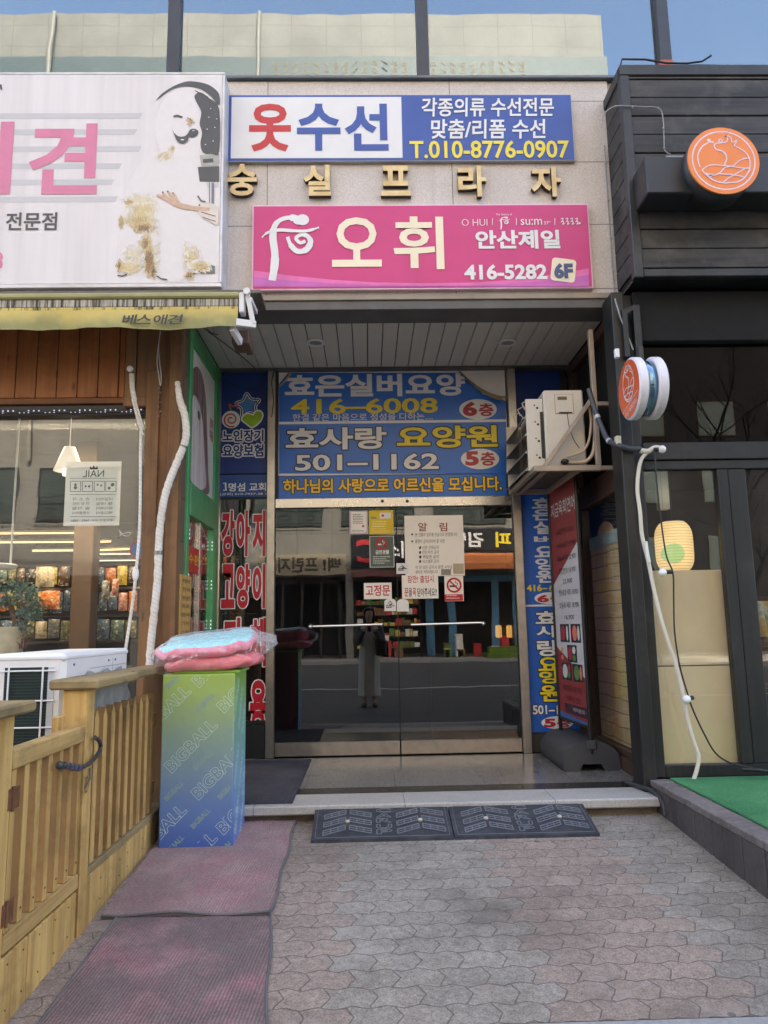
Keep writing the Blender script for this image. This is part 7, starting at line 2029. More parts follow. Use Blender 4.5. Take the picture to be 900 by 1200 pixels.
pal = [('brown', S(104, 78, 54)), ('cream', S(196, 178, 146)), ('olive', S(116, 112, 66)), ('orange', S(206, 116, 52)), ('red', S(176, 52, 46)), ('yellow', S(206, 176, 70)), ('grey', S(124, 124, 120)), ('black', S(46, 44, 44)), ('teal', S(92, 116, 108)), ('pink', S(200, 136, 120)), ('blue', S(88, 108, 130))]
pm = {}
for nm_, c_ in pal:
    n = NT('packet_%s' % nm_); vv_ = n.n('ShaderNodeTexVoronoi'); vv_.inputs['Scale'].default_value = 55; n.l(n.pos, vv_.inputs['Vector'])
    sp_ = n.n('ShaderNodeSeparateColor'); n.l(vv_.outputs['Color'], sp_.inputs[0])
    pm[nm_] = n.set(n.ramp(sp_.outputs[0], [(0.15, scl(c_, 0.55)), (0.4, scl(c_, 0.9)), (0.8, scl(c_, 1.15)), (0.95, S(190, 180, 160))]), 0.35)
def packet(px, py, wpx, hpx, col, Y, row):
    q = front(Y); b = q.box(px, py, px + wpx, py + hpx)
    g = MB(pm[col]); g.smooth = True
    vv = []; N = 6
    for j in range(N + 1):
        for i in range(N + 1):
            u, v = i / N, j / N
            vv.append((b[0] + (b[2] - b[0]) * u, Y - 0.03 * (sin(pi * u) * sin(pi * v)) ** 0.6 + 0.004 * rr.random(), b[1] + (b[3] - b[1]) * v))
    vb = [(x, 2 * Y - y + 0.002, z) for x, y, z in vv]; M_ = (N + 1) ** 2
    F_ = [(j * (N + 1) + i, j * (N + 1) + i + 1, (j + 1) * (N + 1) + i + 1, (j + 1) * (N + 1) + i) for j in range(N) for i in range(N)]
    g.add(vv + vb, F_ + [tuple(M_ + k for k in f[::-1]) for f in F_])
    tag(g.obj('packet', loc=((b[0] + b[2]) / 2, Y, b[1])), '%s packet %s' % (col, row), 'packet', '%s packets %s' % (col, row))
rows = [('hanging in the top row of the pet shop rack', 664, 24, 10, 15), ('hanging in the second row of the pet shop rack', 692, 26, 9, 14), ('standing in the lower row of the pet shop rack', 726, 24, 12, 17)]
for lab, y0, h_, w0, w1 in rows:
    x = -14
    while x < 158:
        w_ = rr.uniform(w0, w1)
        if not (86 < x + w_ / 2 < 114 and y0 < 700):
            packet(x, y0 + rr.uniform(-1, 3), w_ - 1.5, h_ - rr.uniform(0, 5), rr.choice([p[0] for p in pal]), 7.52 + rr.uniform(0, 0.03), lab)
        x += w_
packet(42, 664, 22, 24, 'cream', 7.35, 'pinned before the rack, large and speckled'); packet(46, 692, 24, 22, 'orange', 7.36, 'pinned before the rack, large and glossy')
packet(119, 680, 9, 24, 'grey', 7.30, 'hung on a hook beside the brown column'); packet(131, 678, 8, 20, 'pink', 7.30, 'hung on a hook near the window edge')
# round shelf and blue green pine bonsai near the window
P = front(5.6); 
g = MB(m_white); a = P.at(-4, 668); g.lathe([(0, 0), (0.15, 0.01), (0.16, 0.035), (0.15, 0.045), (0, 0.045)], (a[0] - 0.02, 5.6, a[1]), (0, 0, 1), 32); g.tube([(a[0] + 0.1, 5.6, a[1]), (a[0] + 0.1, 5.6, 2.9)], 0.008, 8)
tag(g.obj('hanging_shelf', loc=(a[0], 5.6, a[1])), 'round white shelf hung on a rod inside the window', 'shelf')
o = thing('potted_pine', 'small blue green pine tree with a forked trunk inside the shop window', 'plant', P.w(*P.at(15, 770), 0))
m_pn = mat('pine_needles', S(112, 140, 132), 0.8, var=0.35, scale=30); m_pt = mat('pine_bark', S(120, 88, 66), 0.8, var=0.2)
g = MB(m_pt); g.tube(path(P, [(16, 800), (18, 770), (20, 740), (14, 715), (10, 700)], 0), [0.02] * 25, 8); g.tube(path(P, [(20, 745), (30, 730), (36, 715)], 0), [0.014] * 13, 8); g.obj('trunk', o)
g = MB(m_pn); rr = random.Random(8)
for (cx, cy, rx, ry) in ((6, 690, 14, 9), (22, 688, 12, 9), (34, 696, 11, 9), (42, 710, 8, 9), (16, 704, 14, 7), (30, 718, 10, 8), (26, 734, 9, 8), (2, 706, 10, 8), (40, 722, 6, 6)):
    for k in range(110):
        t, r_ = rr.uniform(0, 2 * pi), rr.random() ** 0.6
        c = P.w(*P.at(cx + rx * r_ * cos(t), cy + ry * r_ * sin(t)), rr.uniform(-0.09, 0.09))
        d = Vector((rr.gauss(0, 1), rr.gauss(0, 1), rr.gauss(0.4, 0.8))).normalized()
        e = d.cross(Vector((rr.gauss(0, 1), rr.gauss(0, 1), 1))).normalized()
        L_ = rr.uniform(0.016, 0.032)
        g.add([c - e * 0.010, c + d * L_, c + e * 0.010, c - d * L_ * 0.6], [(0, 1, 2, 3)])
g.obj('crown', o)
o = thing('plant_pot', 'cream flower patterned pot under the small pine in the window', 'pot', P.w(*P.at(8, 780), 0))
g = MB(mat('pot_cream', S(206, 192, 166), 0.5, var=0.15, scale=14)); g.smooth = True; a = P.w(*P.at(6, 775), 0); g.lathe([(0.0, -0.1), (0.10, -0.1), (0.13, 0.25), (0.12, 0.25), (0.11, 0.20), (0.0, 0.2)], a, (0, 0, 1), 24); g.obj('body', o)
g = MB(mat('grass_red', S(120, 70, 66), 0.7, var=0.3)); rr = random.Random(3)
for k in range(26):
    c = P.w(*P.at(22 + rr.uniform(-6, 8), 760), rr.uniform(-0.03, 0.05)); d = Vector((rr.uniform(-0.07, 0.08), rr.uniform(-0.05, 0.05), rr.uniform(0.07, 0.14)))
    g.tube([c, c + d * 0.6, c + d + Vector((d.x * 0.6, 0, -0.01))], [0.003, 0.002, 0.0008], 4, False)
tag(g.obj('potted_grass', loc=P.w(*P.at(22, 765), 0)), 'tuft of reddish grass behind the white condenser', 'plant')
# ---- green return wall: dog picture, red sticker, wooden menu strip
PGx = face_px(XL - 0.005)
y0p, y1p = 5.19 + 0.076, 6.255 - 0.151
n = NT('poster_backdrop'); m_pb = n.set(n.ramp(n.noise(1.2, 3), [(0.3, S(216, 210, 204)), (0.7, S(230, 226, 220))]), 0.4)
g = MB(m_pb); g.pbox(PGx, y0p, y1p, zbeam1 + 0.002, 3.138, -0.01, 0.0)
n = NT('long_dog_hair'); f1 = n.noise(1.0, 6, n.mapping((40, 40, 2.2)), 0.65); m_hair = n.set(n.ramp(f1, [(0.3, S(84, 54, 50)), (0.5, S(136, 100, 96)), (0.7, S(186, 156, 150))]), 0.5)
n = NT('pale_dog_hair'); f1 = n.noise(1.0, 6, n.mapping((40, 40, 2.0)), 0.65); m_hair2 = n.set(n.ramp(f1, [(0.35, S(176, 150, 146)), (0.6, S(226, 212, 206))]), 0.5)
W_ = y1p - y0p; zz0 = zbeam1
X = lambda u, v: (y0p + W_ * u, zz0 + (3.13 - zz0) * v)
g.mat(m_hair).poly(PGx, spline([X(0.02, 0.72), X(0.10, 0.86), X(0.30, 0.92), X(0.48, 0.88), X(0.62, 0.74), X(0.70, 0.5), X(0.78, 0.20), X(0.80, 0.03), X(0.02, 0.03)], 4, True), 0.0012)
g.mat(m_hair2).poly(PGx, spline([X(0.06, 0.6), X(0.28, 0.66), X(0.48, 0.55), X(0.60, 0.3), X(0.66, 0.06), X(0.06, 0.04)], 4, True), 0.0024)
g.mat(m_hair).poly(PGx, spline([X(0.36, 0.84), X(0.52, 0.8), X(0.66, 0.55), X(0.62, 0.40), X(0.50, 0.52), X(0.42, 0.70)], 4, True), 0.0034)
g.mat(m_dgrey).ell(PGx, *X(0.33, 0.56), 0.05, 0.035, 0.0044, n=18); g.ell(PGx, *X(0.22, 0.70), 0.03, 0.025, 0.0044, n=14); g.ell(PGx, *X(0.44, 0.68), 0.03, 0.025, 0.0044, n=14)
g.mat(m_inkr)
g.text(PGx, '강아지', *X(0.80, 0.58), *X(0.96, 0.66), c=0.003, off=0.02); g.text(PGx, '미용', *X(0.80, 0.48), *X(0.96, 0.56), c=0.003, off=0.02)
tag(g.obj('poster', loc=PGx.w(y0p, zbeam1, 0)), 'long haired brown dog picture in the green frame', 'poster')
PGs = face_px(XL + 0.002)
def gpx(x0, y0, x1, y1):
    a = PGs.at(x0, (y0 + y1) / 2); b = PGs.at(x1, (y0 + y1) / 2); return a[0], PGs.at((x0 + x1) / 2, y1)[1], b[0], PGs.at((x0 + x1) / 2, y0)[1]
b = gpx(215, 641, 238, 671)
g = MB(mat('scarlet_sticker', S(196, 48, 40), 0.5)); g.pbox(PGs, b[0], b[2], b[1], b[3], -0.012, -0.004); g.mat(m_vor); g.text(PGs, '고수·환영', b[0] + 0.05, b[1] + 0.06, b[2] - 0.05, b[3] - 0.05, c=-0.0025, off=0.02)
tag(g.obj('sticker', loc=PGs.w(b[0], b[1], 0)), 'red sticker with yellow writing on the side glass under the green frame', 'sticker')
P = front(5.02); b = P.box(209, 674, 222, 742)
PGw = face_px(XL + 0.008); b = (PGw.at(209.5, 700)[0], PGw.at(215, 744)[1], PGw.at(222, 700)[0], PGw.at(215, 674)[1])
g = MB(wood('pine_menu_board', S(186, 136, 70), S(216, 168, 96), 2, 20)); g.pbox(PGw, b[0], b[2], b[1], b[3], -0.006, 0.012, 0.003); g.mat(m_ink)
for k, t in enumerate(('위생미용', '전체', '부분', '목욕', '염색', '가위', '스파', '문의')): g.text(PGw, t, b[0] + 0.04, b[3] - 0.055 - k * 0.058, b[2] - 0.05, b[3] - 0.025 - k * 0.058, c=0.0135, off=0.0)
tag(g.obj('menu_board', loc=PGw.w(b[0], b[1], 0)), 'tall pine board with handwritten price list by the green door', 'board')
g = MB(emit('led_dot2', (0.8, 0.85, 1.0, 1), 0.10))
for yy in (5.30, 6.08):
    for k in range(3):
        for q in range(3): zq = 1.75 - k * 0.32 - q * 0.03; g.box(XL + 0.001, XL + 0.006, yy, yy + 0.014, zq, zq + 0.012)
tag(g.obj('light_strip', loc=(XL, 5.7, 1.5)), 'tiny white lights down the side door frame', 'light strip')
# wall lamps in the lobby
P = front(7.36)
for i, px in enumerate((584, 597)):
    a, b = P.at(px, 740)
    o = thing('wall_lamp', 'small amber wall lamp behind the door glass, %s' % ('nearer the push bar' if i == 0 else 'nearer the door post'), 'lamp', (a, 7.36, b), 'pair of amber lamps in the lobby')
    g = MB(emit('amber_lamp_glow', (1.0, 0.50, 0.14, 1), 0.55)); g.box(a - 0.028, a + 0.028, 7.32, 7.38, b - 0.06, b + 0.06, 0.01); g.obj('shade', o)
    g = MB(m_black); g.box(a - 0.02, a + 0.02, 7.382, 7.40, b - 0.03, b + 0.09); g.obj('mount', o)

# ================================================================== ACROSS THE STREET (seen in the glass)
YO = -18.5
PO = back(YO)
zg = ZS - 0.02
n = NT('cream_tile_cladding'); xyz = n.n('ShaderNodeSeparateXYZ'); n.l(n.pos, xyz.inputs[0])
jx = n.math('LESS_THAN', n.math('PINGPONG', n.math('ADD', xyz.outputs[0], 90.0), 0.75), 0.02); jz = n.math('LESS_THAN', n.math('PINGPONG', n.math('ADD', xyz.outputs[2], 90.0), 0.5), 0.018)
cc = n.ramp(n.noise(0.6, 6), [(0.3, S(112, 110, 104)), (0.7, S(134, 131, 124))]); cc = n.mix(n.math('MULTIPLY', n.math('MAXIMUM', jx, jz), 0.6), cc, S(96, 88, 76)); m_ct = n.set(cc, 0.6)
far_b = thing('cream_building', 'tall cream tiled building reflected in the glass from across the street', 'building', (-5, YO - 4, zg))
g = MB(m_ct); xs0, xs1 = -26, 10.6
g.box(xs0, xs1, YO - 10, YO, 3.2, 27.6); g.box(xs0, -4.4, YO - 10, YO - 0.6, zg, 3.2) if False else None
for xx in (-26, -9.0, -0.95, 7.4, 10.3): g.box(xx, xx + 0.3, YO - 0.6, YO - 0.001, zg, 3.199)
g.obj('wall', far_b)
g = MB(mat('shop_dark_recess', S(36, 34, 34), 0.7, var=0.3)); g.box(xs0, xs1, YO - 4.0, YO - 3.9, zg, 3.2); g.mat(mat('shop_floor_far', S(90, 86, 80), 0.7)); g.box(xs0, xs1, YO - 3.9, YO, zg, zg + 0.12); g.obj('shop_recess', far_b)
m_fw = glass('far_window_glass', (0.3, 0.34, 0.36, 1), 1.2, 0.0, 0.12); m_fd = mat('far_room_dark', S(52, 56, 58), 0.8)
m_fd = mat('far_room_teal', S(52, 66, 64), 0.6)
for k in range(9):
    x = -24.5 + k * 3.9; z = 5.3
    g = MB(m_trim); g.box(x, x + 3.1, YO + 0.002, YO + 0.05, z, z + 0.06); g.box(x, x + 3.1, YO + 0.002, YO + 0.05, z + 2.1, z + 2.16)
    for q in (0.0, 1.0, 2.05, 3.04): g.box(x + q, x + q + 0.06, YO + 0.002, YO + 0.05, z + 0.06, z + 2.1)
    fr = g.obj('window', far_b)
    g = MB(m_fd); g.box(x, x + 3.1, YO + 0.001, YO + 0.012, z + 0.06, z + 2.1); g.obj('pane', fr)
    g = MB(m_black)
    for q in (0.5, 1.55, 2.55):
        for r_ in (-1, 1): g.stroke(back(YO + 0.3), [(-(x + q + r_ * (0.05 + 0.028 * t) * cos(t * 0.8)), z + 0.45 + (0.05 + 0.028 * t) * sin(t * 0.8)) for t in range(12)], 0.03, 0.003 * (r_ + 1))
    g.box(x, x + 3.1, YO + 0.29, YO + 0.31, z + 0.08, z + 0.12); g.box(x, x + 3.1, YO + 0.29, YO + 0.31, z + 0.9, z + 0.94); g.obj('balcony_rail', far_b)
g = MB(mat('stone_band', S(178, 158, 118), 0.7, var=0.3, scale=4)); 
for z in (12.6, 17.9): g.box(xs0, xs1, YO + 0.001, YO + 0.08, z, z + 0.5)
g.obj('cornice', far_b)
g = MB(mat('balcony_teal', S(70, 84, 86), 0.5, var=0.1)); g.box(xs0, xs1, YO + 0.3, YO + 0.36, 23.9, 25.2); g.box(xs0, xs1, YO + 0.001, YO + 0.36, 23.7, 23.9); g.obj('balcony', far_b)
g = MB(mat('scroll_gold', S(128, 112, 70), 0.5))
for k in range(26):
    cx = -3.6 + k * 0.42
    if 2.0 < cx < 2.9: continue
    for q in range(3):
        pts = [(-(cx + 0.17 * cos(t * 0.7 + q) * (1 - t / 14)), 24.2 + q * 0.32 + 0.14 * sin(t * 0.7 + q + k) * (1 - t / 14)) for t in range(11)]
        g.stroke(back(YO + 0.37), pts, 0.035, 0.002 * (q + 1) + 0.0002 * k)
g.obj('scroll_panel', far_b)
g = MB(mat('downpipe_pale', S(140, 136, 126), 0.5))
for cx in (-13.2, -4.4): g.tube([(cx, YO + 0.14, 7.7), (cx, YO + 0.14, 23.6)], 0.09, 8); g.tube([(cx, YO + 0.45, 23.6), (cx + 0.05, YO + 0.5, 25.5), (cx, YO + 0.16, 27.5)], 0.09, 8)
g.obj('downpipe', far_b)
# shop signs across the street
def far_sign(name, label, x0, x1, z0, z1, m, items, thick=0.15, Y=YO + 0.12):
    P_ = back(Y); g = MB(m); g.box(x0, x1, Y - thick, Y, z0, z1, 0.01)
    for t, a0, a1, b0, b1, mm in items:
        g.mat(mm).text(P_, t, -a1, b0, -a0, b1, c=0.01, off=0.03)
    return tag(g.obj(name, loc=((x0 + x1) / 2, Y, z0)), label, 'sign')
m_sg = mat('far_sign_grey', S(150, 138, 116), 0.6, var=0.1)
m_sgl = mat('far_sign_letters', S(60, 54, 46), 0.6)
far_sign('shop_sign', 'greyish beige reflected sign board with dark letters above shuttered shop', -4.6, -0.9, 3.25, 4.1, m_sg, [('프린지차', -4.4, -2.1, 3.35, 4.0, m_sgl), ('백!', -1.9, -1.1, 3.4, 3.95, m_sgl)])
far_sign('shop_sign', 'black reflected sign with a red letter C and small heart', -0.7, 2.2, 3.5, 4.9, m_blk, [('C', -0.5, 0.5, 3.7, 4.7, mat('far_red', S(190, 44, 50), 0.5)), ('비스', 0.8, 1.9, 3.9, 4.6, m_wfilm)])
far_sign('shop_sign', 'dark reflected snack bar sign with white and yellow letters', 2.4, 7.0, 4.15, 5.1, m_blk, [('커피', 5.4, 6.8, 4.3, 4.95, m_vyel), ('김밥', 3.4, 4.9, 4.3, 4.95, m_wfilm)])
g = MB(mat('orange_awning_far', S(206, 120, 66), 0.7)); g.add([(2.4, YO + 0.05, 4.05), (7.0, YO + 0.05, 4.05), (7.0, YO + 0.9, 3.55), (2.4, YO + 0.9, 3.55)], [(0, 1, 2, 3)]); g.add([(2.4, YO + 0.9, 3.55), (7.0, YO + 0.9, 3.55), (7.0, YO + 0.9, 3.3), (2.4, YO + 0.9, 3.3)], [(0, 1, 2, 3)]); tag(g.obj('awning', loc=(4.7, YO + 0.5, 3.5)), 'orange awning reflected from the snack bar across the street', 'awning')
g = MB(mat('maroon_awning_far', S(110, 62, 60), 0.7)); g.box(-0.7, 2.2, YO + 0.05, YO + 0.6, 3.1, 3.35, 0.02); tag(g.obj('awning', loc=(0.7, YO + 0.3, 3.1)), 'maroon canopy reflected under the sign with a red letter', 'awning')
# shutters, door frames and goods of the far shops
for i, (x0, x1, c_, lab) in enumerate(((-8.5, -1.2, S(44, 42, 40), 'dark shuttered shop front reflected across the street'), (2.6, 7.2, S(70, 120, 150), 'blue framed shop front reflected across the street'))):
    m_ = mat('far_front_%d' % i, c_, 0.6, var=0.2); o = thing('storefront', lab, 'storefront', ((x0 + x1) / 2, YO - 0.3, zg))
    n_ = 9 if i == 0 else 5
    for k in range(n_ + 1):
        xx = x0 + (x1 - x0) * k / n_; w2 = 0.06 if i == 0 else 0.16
        if i and k == 2: continue
        g = MB(m_); g.box(xx - w2, xx + w2, YO - 0.5, YO - 0.4, zg + 0.12, 2.9); g.obj('frame_post', o)
    g = MB(m_); g.box(x0, x1, YO - 0.52, YO - 0.38, 2.9, 3.15); g.obj('head', o)
far_c = [('white', S(220, 214, 204)), ('red', S(186, 50, 50)), ('green', S(92, 120, 60)), ('brown', S(130, 92, 60)), ('yellow', S(206, 176, 80))]
rr = random.Random(14)
for k in range(16):
    nm_, c_ = far_c[k % 5]; x = rr.choice([rr.uniform(-0.4, 2.2), rr.uniform(2.8, 7.0)]); w2, h2 = rr.uniform(0.2, 0.45), rr.uniform(0.25, 0.9)
    g = MB(mat('far_goods_' + nm_, c_, 0.6, var=0.2)); g.box(x - w2 / 2, x + w2 / 2, YO + 0.2, YO + 0.5, zg + 0.1, zg + 0.1 + h2, 0.03); g.box(x - w2 / 2 - 0.02, x + w2 / 2 + 0.02, YO + 0.18, YO + 0.52, zg + h2 + 0.07, zg + h2 + 0.12, 0.01)
    tag(g.obj('goods_crate', loc=(x, YO + 0.35, zg)), '%s goods crate reflected before the far shops' % nm_, 'crate', '%s goods crates across the street' % nm_)
o = thing('goods_rack', 'dark rack stacked with small bright boxes reflected from across the street', 'rack', (0.9, YO + 0.2, zg))
for z_ in (0.5, 0.95, 1.4, 1.85, 2.3):
    q = MB(mat('far_rack_dark', S(40, 38, 38), 0.7)); q.box(-0.55, 2.15, YO - 0.25, YO + 0.1, zg + z_ - 0.03, zg + z_); q.obj('shelf', o)
    x = -0.5
    while x < 2.0:
        w_ = rr.uniform(0.10, 0.26); q = MB(mat('far_goods_' + rr.choice(far_c)[0], S(150, 90, 60), 0.6)); q.box(x, x + w_ - 0.02, YO - 0.1, YO + 0.08, zg + z_ + 0.001, zg + z_ + rr.uniform(0.14, 0.34), 0.008); q.obj('goods_box', o); x += w_
for x_ in (-0.57, 2.17): q = MB(mat('far_rack_dark', S(40, 38, 38), 0.7)); q.box(x_ - 0.02, x_ + 0.02, YO - 0.25, YO + 0.1, zg + 0.1, zg + 2.7); q.obj('post', o)
g = MB(mat('far_step_turf', S(92, 116, 40), 0.9)); g.box(4.6, 7.2, YO + 0.6, YO + 1.8, zg, zg + 0.3); g.box(4.8, 7.2, YO + 0.6, YO + 1.2, zg + 0.301, zg + 0.55); tag(g.obj('turf_step', loc=(5.9, YO + 1.2, zg)), 'green turf covered step reflected across the street', 'step')
g = MB(KERB); g.box(-60, 60, YO + 2.4, YO + 2.6, zg - 0.2, zg + 0.13); struct(g.obj('far_kerb'))
g = MB(mat('far_pavement_tone', S(150, 140, 128), 0.85)); g.box(-60, 60, YO - 0.001, YO + 2.398, zg - 0.2, zg + 0.11); struct(g.obj('far_pavement'))
# darker lower block and a bare tree to the side
dk = thing('dark_building', 'dark grey building seen faintly in the restaurant glass', 'building', (19, -26, zg))
g = MB(mat('dark_cladding', S(36, 35, 36), 0.9, var=0.2, spec=0.05)); g.box(11.2, 30, -36, -24, zg, 19.0); g.obj('wall', dk)
for k in range(5):
    for f_ in range(3):
        x = 12.4 + k * 3.4; z = 3.4 + f_ * 3.2
        g = MB(mat('dark_win_frame', S(84, 82, 78), 0.9, spec=0.05)); g.box(x - 0.08, x + 1.68, -23.999, -23.95, z - 0.08, z + 1.58); fr = g.obj('window', dk)
        g = MB(m_fd); g.box(x, x + 1.6, -23.949, -23.94, z, z + 1.5); g.obj('pane', fr)
tr = thing('bare_tree', 'bare winter street tree reflected in the restaurant glass', 'tree', (9.6, -9.0, zg))
g = MB(mat('bare_bark', S(66, 56, 48), 0.9, var=0.2)); gt = MB(mat('bare_twigs', S(58, 48, 42), 0.9))
rr = random.Random(6)
def limb(p, d, L, r, lev, G):
    pts = [p]; q = p.copy(); dd = d.copy()
    for k in range(4):
        dd = (dd + Vector((rr.gauss(0, 0.12), rr.gauss(0, 0.12), rr.gauss(0.04, 0.08)))).normalized(); q = q + dd * L / 4; pts.append(q.copy())
    (g if lev == 0 else gt).tube(pts, [r * (1 - 0.13 * k) for k in range(5)], 7 if lev < 2 else 4, False)
    if lev < 4:
        for k in range(3 if lev else 5):
            b_ = pts[rr.randint(2, 4)]; nd = (dd + Vector((rr.gauss(0, 0.6), rr.gauss(0, 0.6), rr.gauss(0.15, 0.35)))).normalized()
            limb(b_, nd, L * rr.uniform(0.55, 0.8), r * 0.5, lev + 1, G)
limb(Vector((9.6, -9.0, zg)), Vector((0, 0, 1)), 3.8, 0.16, 0, g)
g.obj('trunk', tr); gt.obj('crown', tr)

# ================================================================== THE PHOTOGRAPHER (seen in the door glass)
def skin(name, joints, bones, parent, m, sub=2):
    me = bpy.data.meshes.new(name); keys = list(joints)
    L = Vector(parent['_o'])
    me.from_pydata([Vector(joints[k][0]) - L for k in keys], [(keys.index(a), keys.index(b)) for a, b in bones], [])
    o = bpy.data.objects.new(name, me); COL.objects.link(o); o.parent = parent; o['_o'] = tuple(L)
    md = o.modifiers.new('skin', 'SKIN'); 
    for i, k in enumerate(keys):
        r = joints[k][1]; me.skin_vertices[0].data[i].radius = r if isinstance(r, tuple) else (r, r)
    me.skin_vertices[0].data[0].use_root = True
    md.use_smooth_shade = True
    s_ = o.modifiers.new('sub', 'SUBSURF'); s_.levels = sub; s_.render_levels = sub
    me.materials.append(m)
    return o
py_ = -0.36; fz = ZS - 0.004
per = thing('person', 'person in a long pale coat and dark hair taking the photo, mirrored in the door', 'person', (0.0, py_, fz))
m_skin = mat('skin_tone', S(206, 160, 132), 0.5, var=0.05)
J = {'pel': ((0, py_, fz + 0.90), 0.125), 'wai': ((0, py_, fz + 1.04), (0.12, 0.10)), 'che': ((0, py_, fz + 1.24), (0.145, 0.105)), 'sho': ((0, py_, fz + 1.36), (0.09, 0.075)), 'nec': ((0, py_ + 0.01, fz + 1.43), 0.047), 'jaw': ((0, py_ + 0.03, fz + 1.50), (0.062, 0.07)), 'hea': ((0, py_ + 0.015, fz + 1.58), (0.078, 0.092)), 'crn': ((0, py_ + 0.01, fz + 1.64), (0.06, 0.07))}
Bn = [('pel', 'wai'), ('wai', 'che'), ('che', 'sho'), ('sho', 'nec'), ('nec', 'jaw'), ('jaw', 'hea'), ('hea', 'crn')]
hands = []
for s_, t in ((-1, 'l'), (1, 'r')):
    J.update({'hip' + t: ((0.085 * s_, py_, fz + 0.83), 0.088), 'kne' + t: ((0.085 * s_, py_ + 0.01, fz + 0.46), 0.055), 'ank' + t: ((0.085 * s_, py_ - 0.01, fz + 0.09), 0.040), 'toe' + t: ((0.095 * s_, py_ + 0.13, fz + 0.035), (0.04, 0.03)),
              'shd' + t: ((0.165 * s_, py_, fz + 1.34), 0.058), 'elb' + t: ((0.215 * s_, py_ + 0.08, fz + 1.10), 0.044), 'wri' + t: ((0.085 * s_, py_ + 0.265, fz + 1.30), 0.027), 'pal' + t: ((0.055 * s_, py_ + 0.305, fz + 1.325), (0.030, 0.018))})
    Bn += [('pel', 'hip' + t), ('hip' + t, 'kne' + t), ('kne' + t, 'ank' + t), ('ank' + t, 'toe' + t), ('che', 'shd' + t), ('shd' + t, 'elb' + t), ('elb' + t, 'wri' + t), ('wri' + t, 'pal' + t)]
    for f_ in range(4):
        a, b, c_ = 'f%d%sa' % (f_, t), 'f%d%sb' % (f_, t), 'f%d%sc' % (f_, t)
        zz = fz + 1.355 - f_ * 0.018
        J.update({a: ((0.050 * s_, py_ + 0.325, zz), 0.0085), b: ((0.046 * s_, py_ + 0.340, zz + 0.002), 0.008), c_: ((0.022 * s_, py_ + 0.342 , zz + 0.002 - 0.003 * f_), 0.007)})
        Bn += [('pal' + t, a), (a, b), (b, c_)]
    J.update({'th' + t + 'a': ((0.045 * s_, py_ + 0.295, fz + 1.345), 0.010), 'th' + t + 'b': ((0.025 * s_, py_ + 0.312, fz + 1.352), 0.008)}); Bn += [('pal' + t, 'th' + t + 'a'), ('th' + t + 'a', 'th' + t + 'b')]
skin('body', J, Bn, per, m_skin)
g = MB(m_skin); hy = py_ + 0.03
g.ball((0, hy + 0.082, fz + 1.555), (0.012, 0.018, 0.022), 10, 7); 
g.mat(mat('lip_tone', S(170, 90, 84), 0.5)); g.ball((0, hy + 0.072, fz + 1.515), (0.022, 0.010, 0.007), 10, 6)
g.mat(mat('eye_dark', S(34, 26, 24), 0.3)); g.ball((-0.03, hy + 0.068, fz + 1.585), (0.011, 0.008, 0.006), 10, 6); g.ball((0.03, hy + 0.068, fz + 1.585), (0.011, 0.008, 0.006), 10, 6)
g.obj('face', per)
m_hairp = mat('dark_hair', S(34, 28, 26), 0.5, var=0.2, scale=30)
g = MB(m_hairp); g.smooth = True; vv = []; n_ = 28
for i in range(15):
    t = i / 14; z = fz + 1.715 - 0.38 * t
    cp = sqrt(max(0.0, 1 - (1 - min(1, t / 0.32)) ** 2))
    rx = 0.098 * cp * (1 - 0.08 * t) + 0.003; ry = 0.108 * cp + 0.003
    for k in range(n_):
        a = 2 * pi * k / n_; y = py_ - 0.005 + ry * sin(a)
        if sin(a) > 0.45 and t > 0.2: y = py_ + 0.02
        vv.append((rx * cos(a) * (1 + 0.03 * sin(9 * a)), y, z))
g.add(vv, [(i * n_ + k, i * n_ + (k + 1) % n_, (i + 1) * n_ + (k + 1) % n_, (i + 1) * n_ + k) for i in range(14) for k in range(n_)])
g.obj('hair', per)
m_coat = mat('pale_coat', S(214, 206, 194), 0.85, var=0.08, scale=12, bump=0.3)
g = MB(m_coat); g.smooth = True; vv = []; n_ = 40
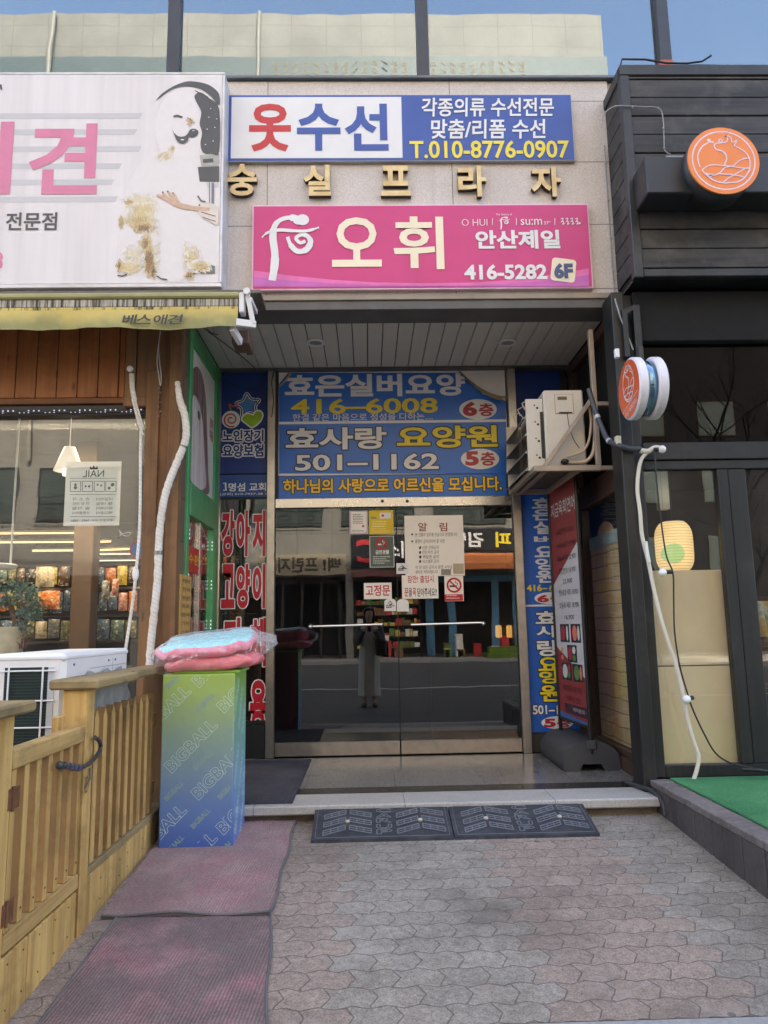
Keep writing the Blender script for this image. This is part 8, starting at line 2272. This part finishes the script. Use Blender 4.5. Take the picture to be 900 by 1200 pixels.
prof = [(1.41, 0.075, 0.065), (1.385, 0.15, 0.095), (1.34, 0.20, 0.125), (1.25, 0.19, 0.135), (1.10, 0.17, 0.125), (1.0, 0.165, 0.125), (0.85, 0.175, 0.14), (0.6, 0.18, 0.15), (0.4, 0.18, 0.155), (0.20, 0.185, 0.16)]
for z, rx, ry in prof:
    for k in range(n_):
        a = 2 * pi * k / n_; w_ = 1 + (0.05 * sin(7 * a) + 0.03 * sin(13 * a + 1)) * (1.4 - z)
        vv.append((rx * cos(a) * w_, py_ + ry * sin(a) * w_, fz + z))
g.add(vv, [(i * n_ + k, i * n_ + (k + 1) % n_, (i + 1) * n_ + (k + 1) % n_, (i + 1) * n_ + k) for i in range(len(prof) - 1) for k in range(n_)])
g.obj('coat', per)
g = MB(mat('coat_sleeve_dark', S(92, 88, 84), 0.85, var=0.1))
for s_ in (-1, 1): g.tube(spline([(0.155 * s_, py_, fz + 1.355), (0.20 * s_, py_ + 0.04, fz + 1.2), (0.215 * s_, py_ + 0.08, fz + 1.10), (0.16 * s_, py_ + 0.17, fz + 1.19), (0.10 * s_, py_ + 0.25, fz + 1.285)], 4), [0.075] * 4 + [0.068] * 4 + [0.064] * 4 + [0.05] * 4 + [0.042], 14)
g.obj('sleeves', per)
g = MB(mat('brown_shoe', S(84, 64, 50), 0.5))
for s_ in (-1, 1): g.ball((0.092 * s_, py_ + 0.055, fz + 0.045), (0.05, 0.13, 0.044), 16, 8)
g.obj('shoes', per)
g = MB(mat('dark_shoulder_bag', S(36, 34, 36), 0.5)); g.box(0.10, 0.30, py_ + 0.12, py_ + 0.22, fz + 0.86, fz + 1.14, 0.03); g.tube(spline([(0.16, py_ + 0.17, fz + 1.13), (0.17, py_ + 0.13, fz + 1.30), (0.15, py_ + 0.02, fz + 1.40), (0.17, py_ - 0.12, fz + 1.30), (0.24, py_ + 0.05, fz + 1.12)], 5), 0.010, 8)
tag(g.obj('shoulder_bag', loc=(0.2, py_ + 0.17, fz + 0.86)), 'dark shoulder bag on the photographer mirrored in the door', 'bag')
g = MB(m_black); g.box(-0.037, 0.037, -0.030, -0.022, fz + 1.27, fz + 1.42, 0.003); tag(g.obj('phone', loc=(0, -0.026, fz + 1.27)), 'black phone held up by the photographer mirrored in the door', 'phone')

text_done()
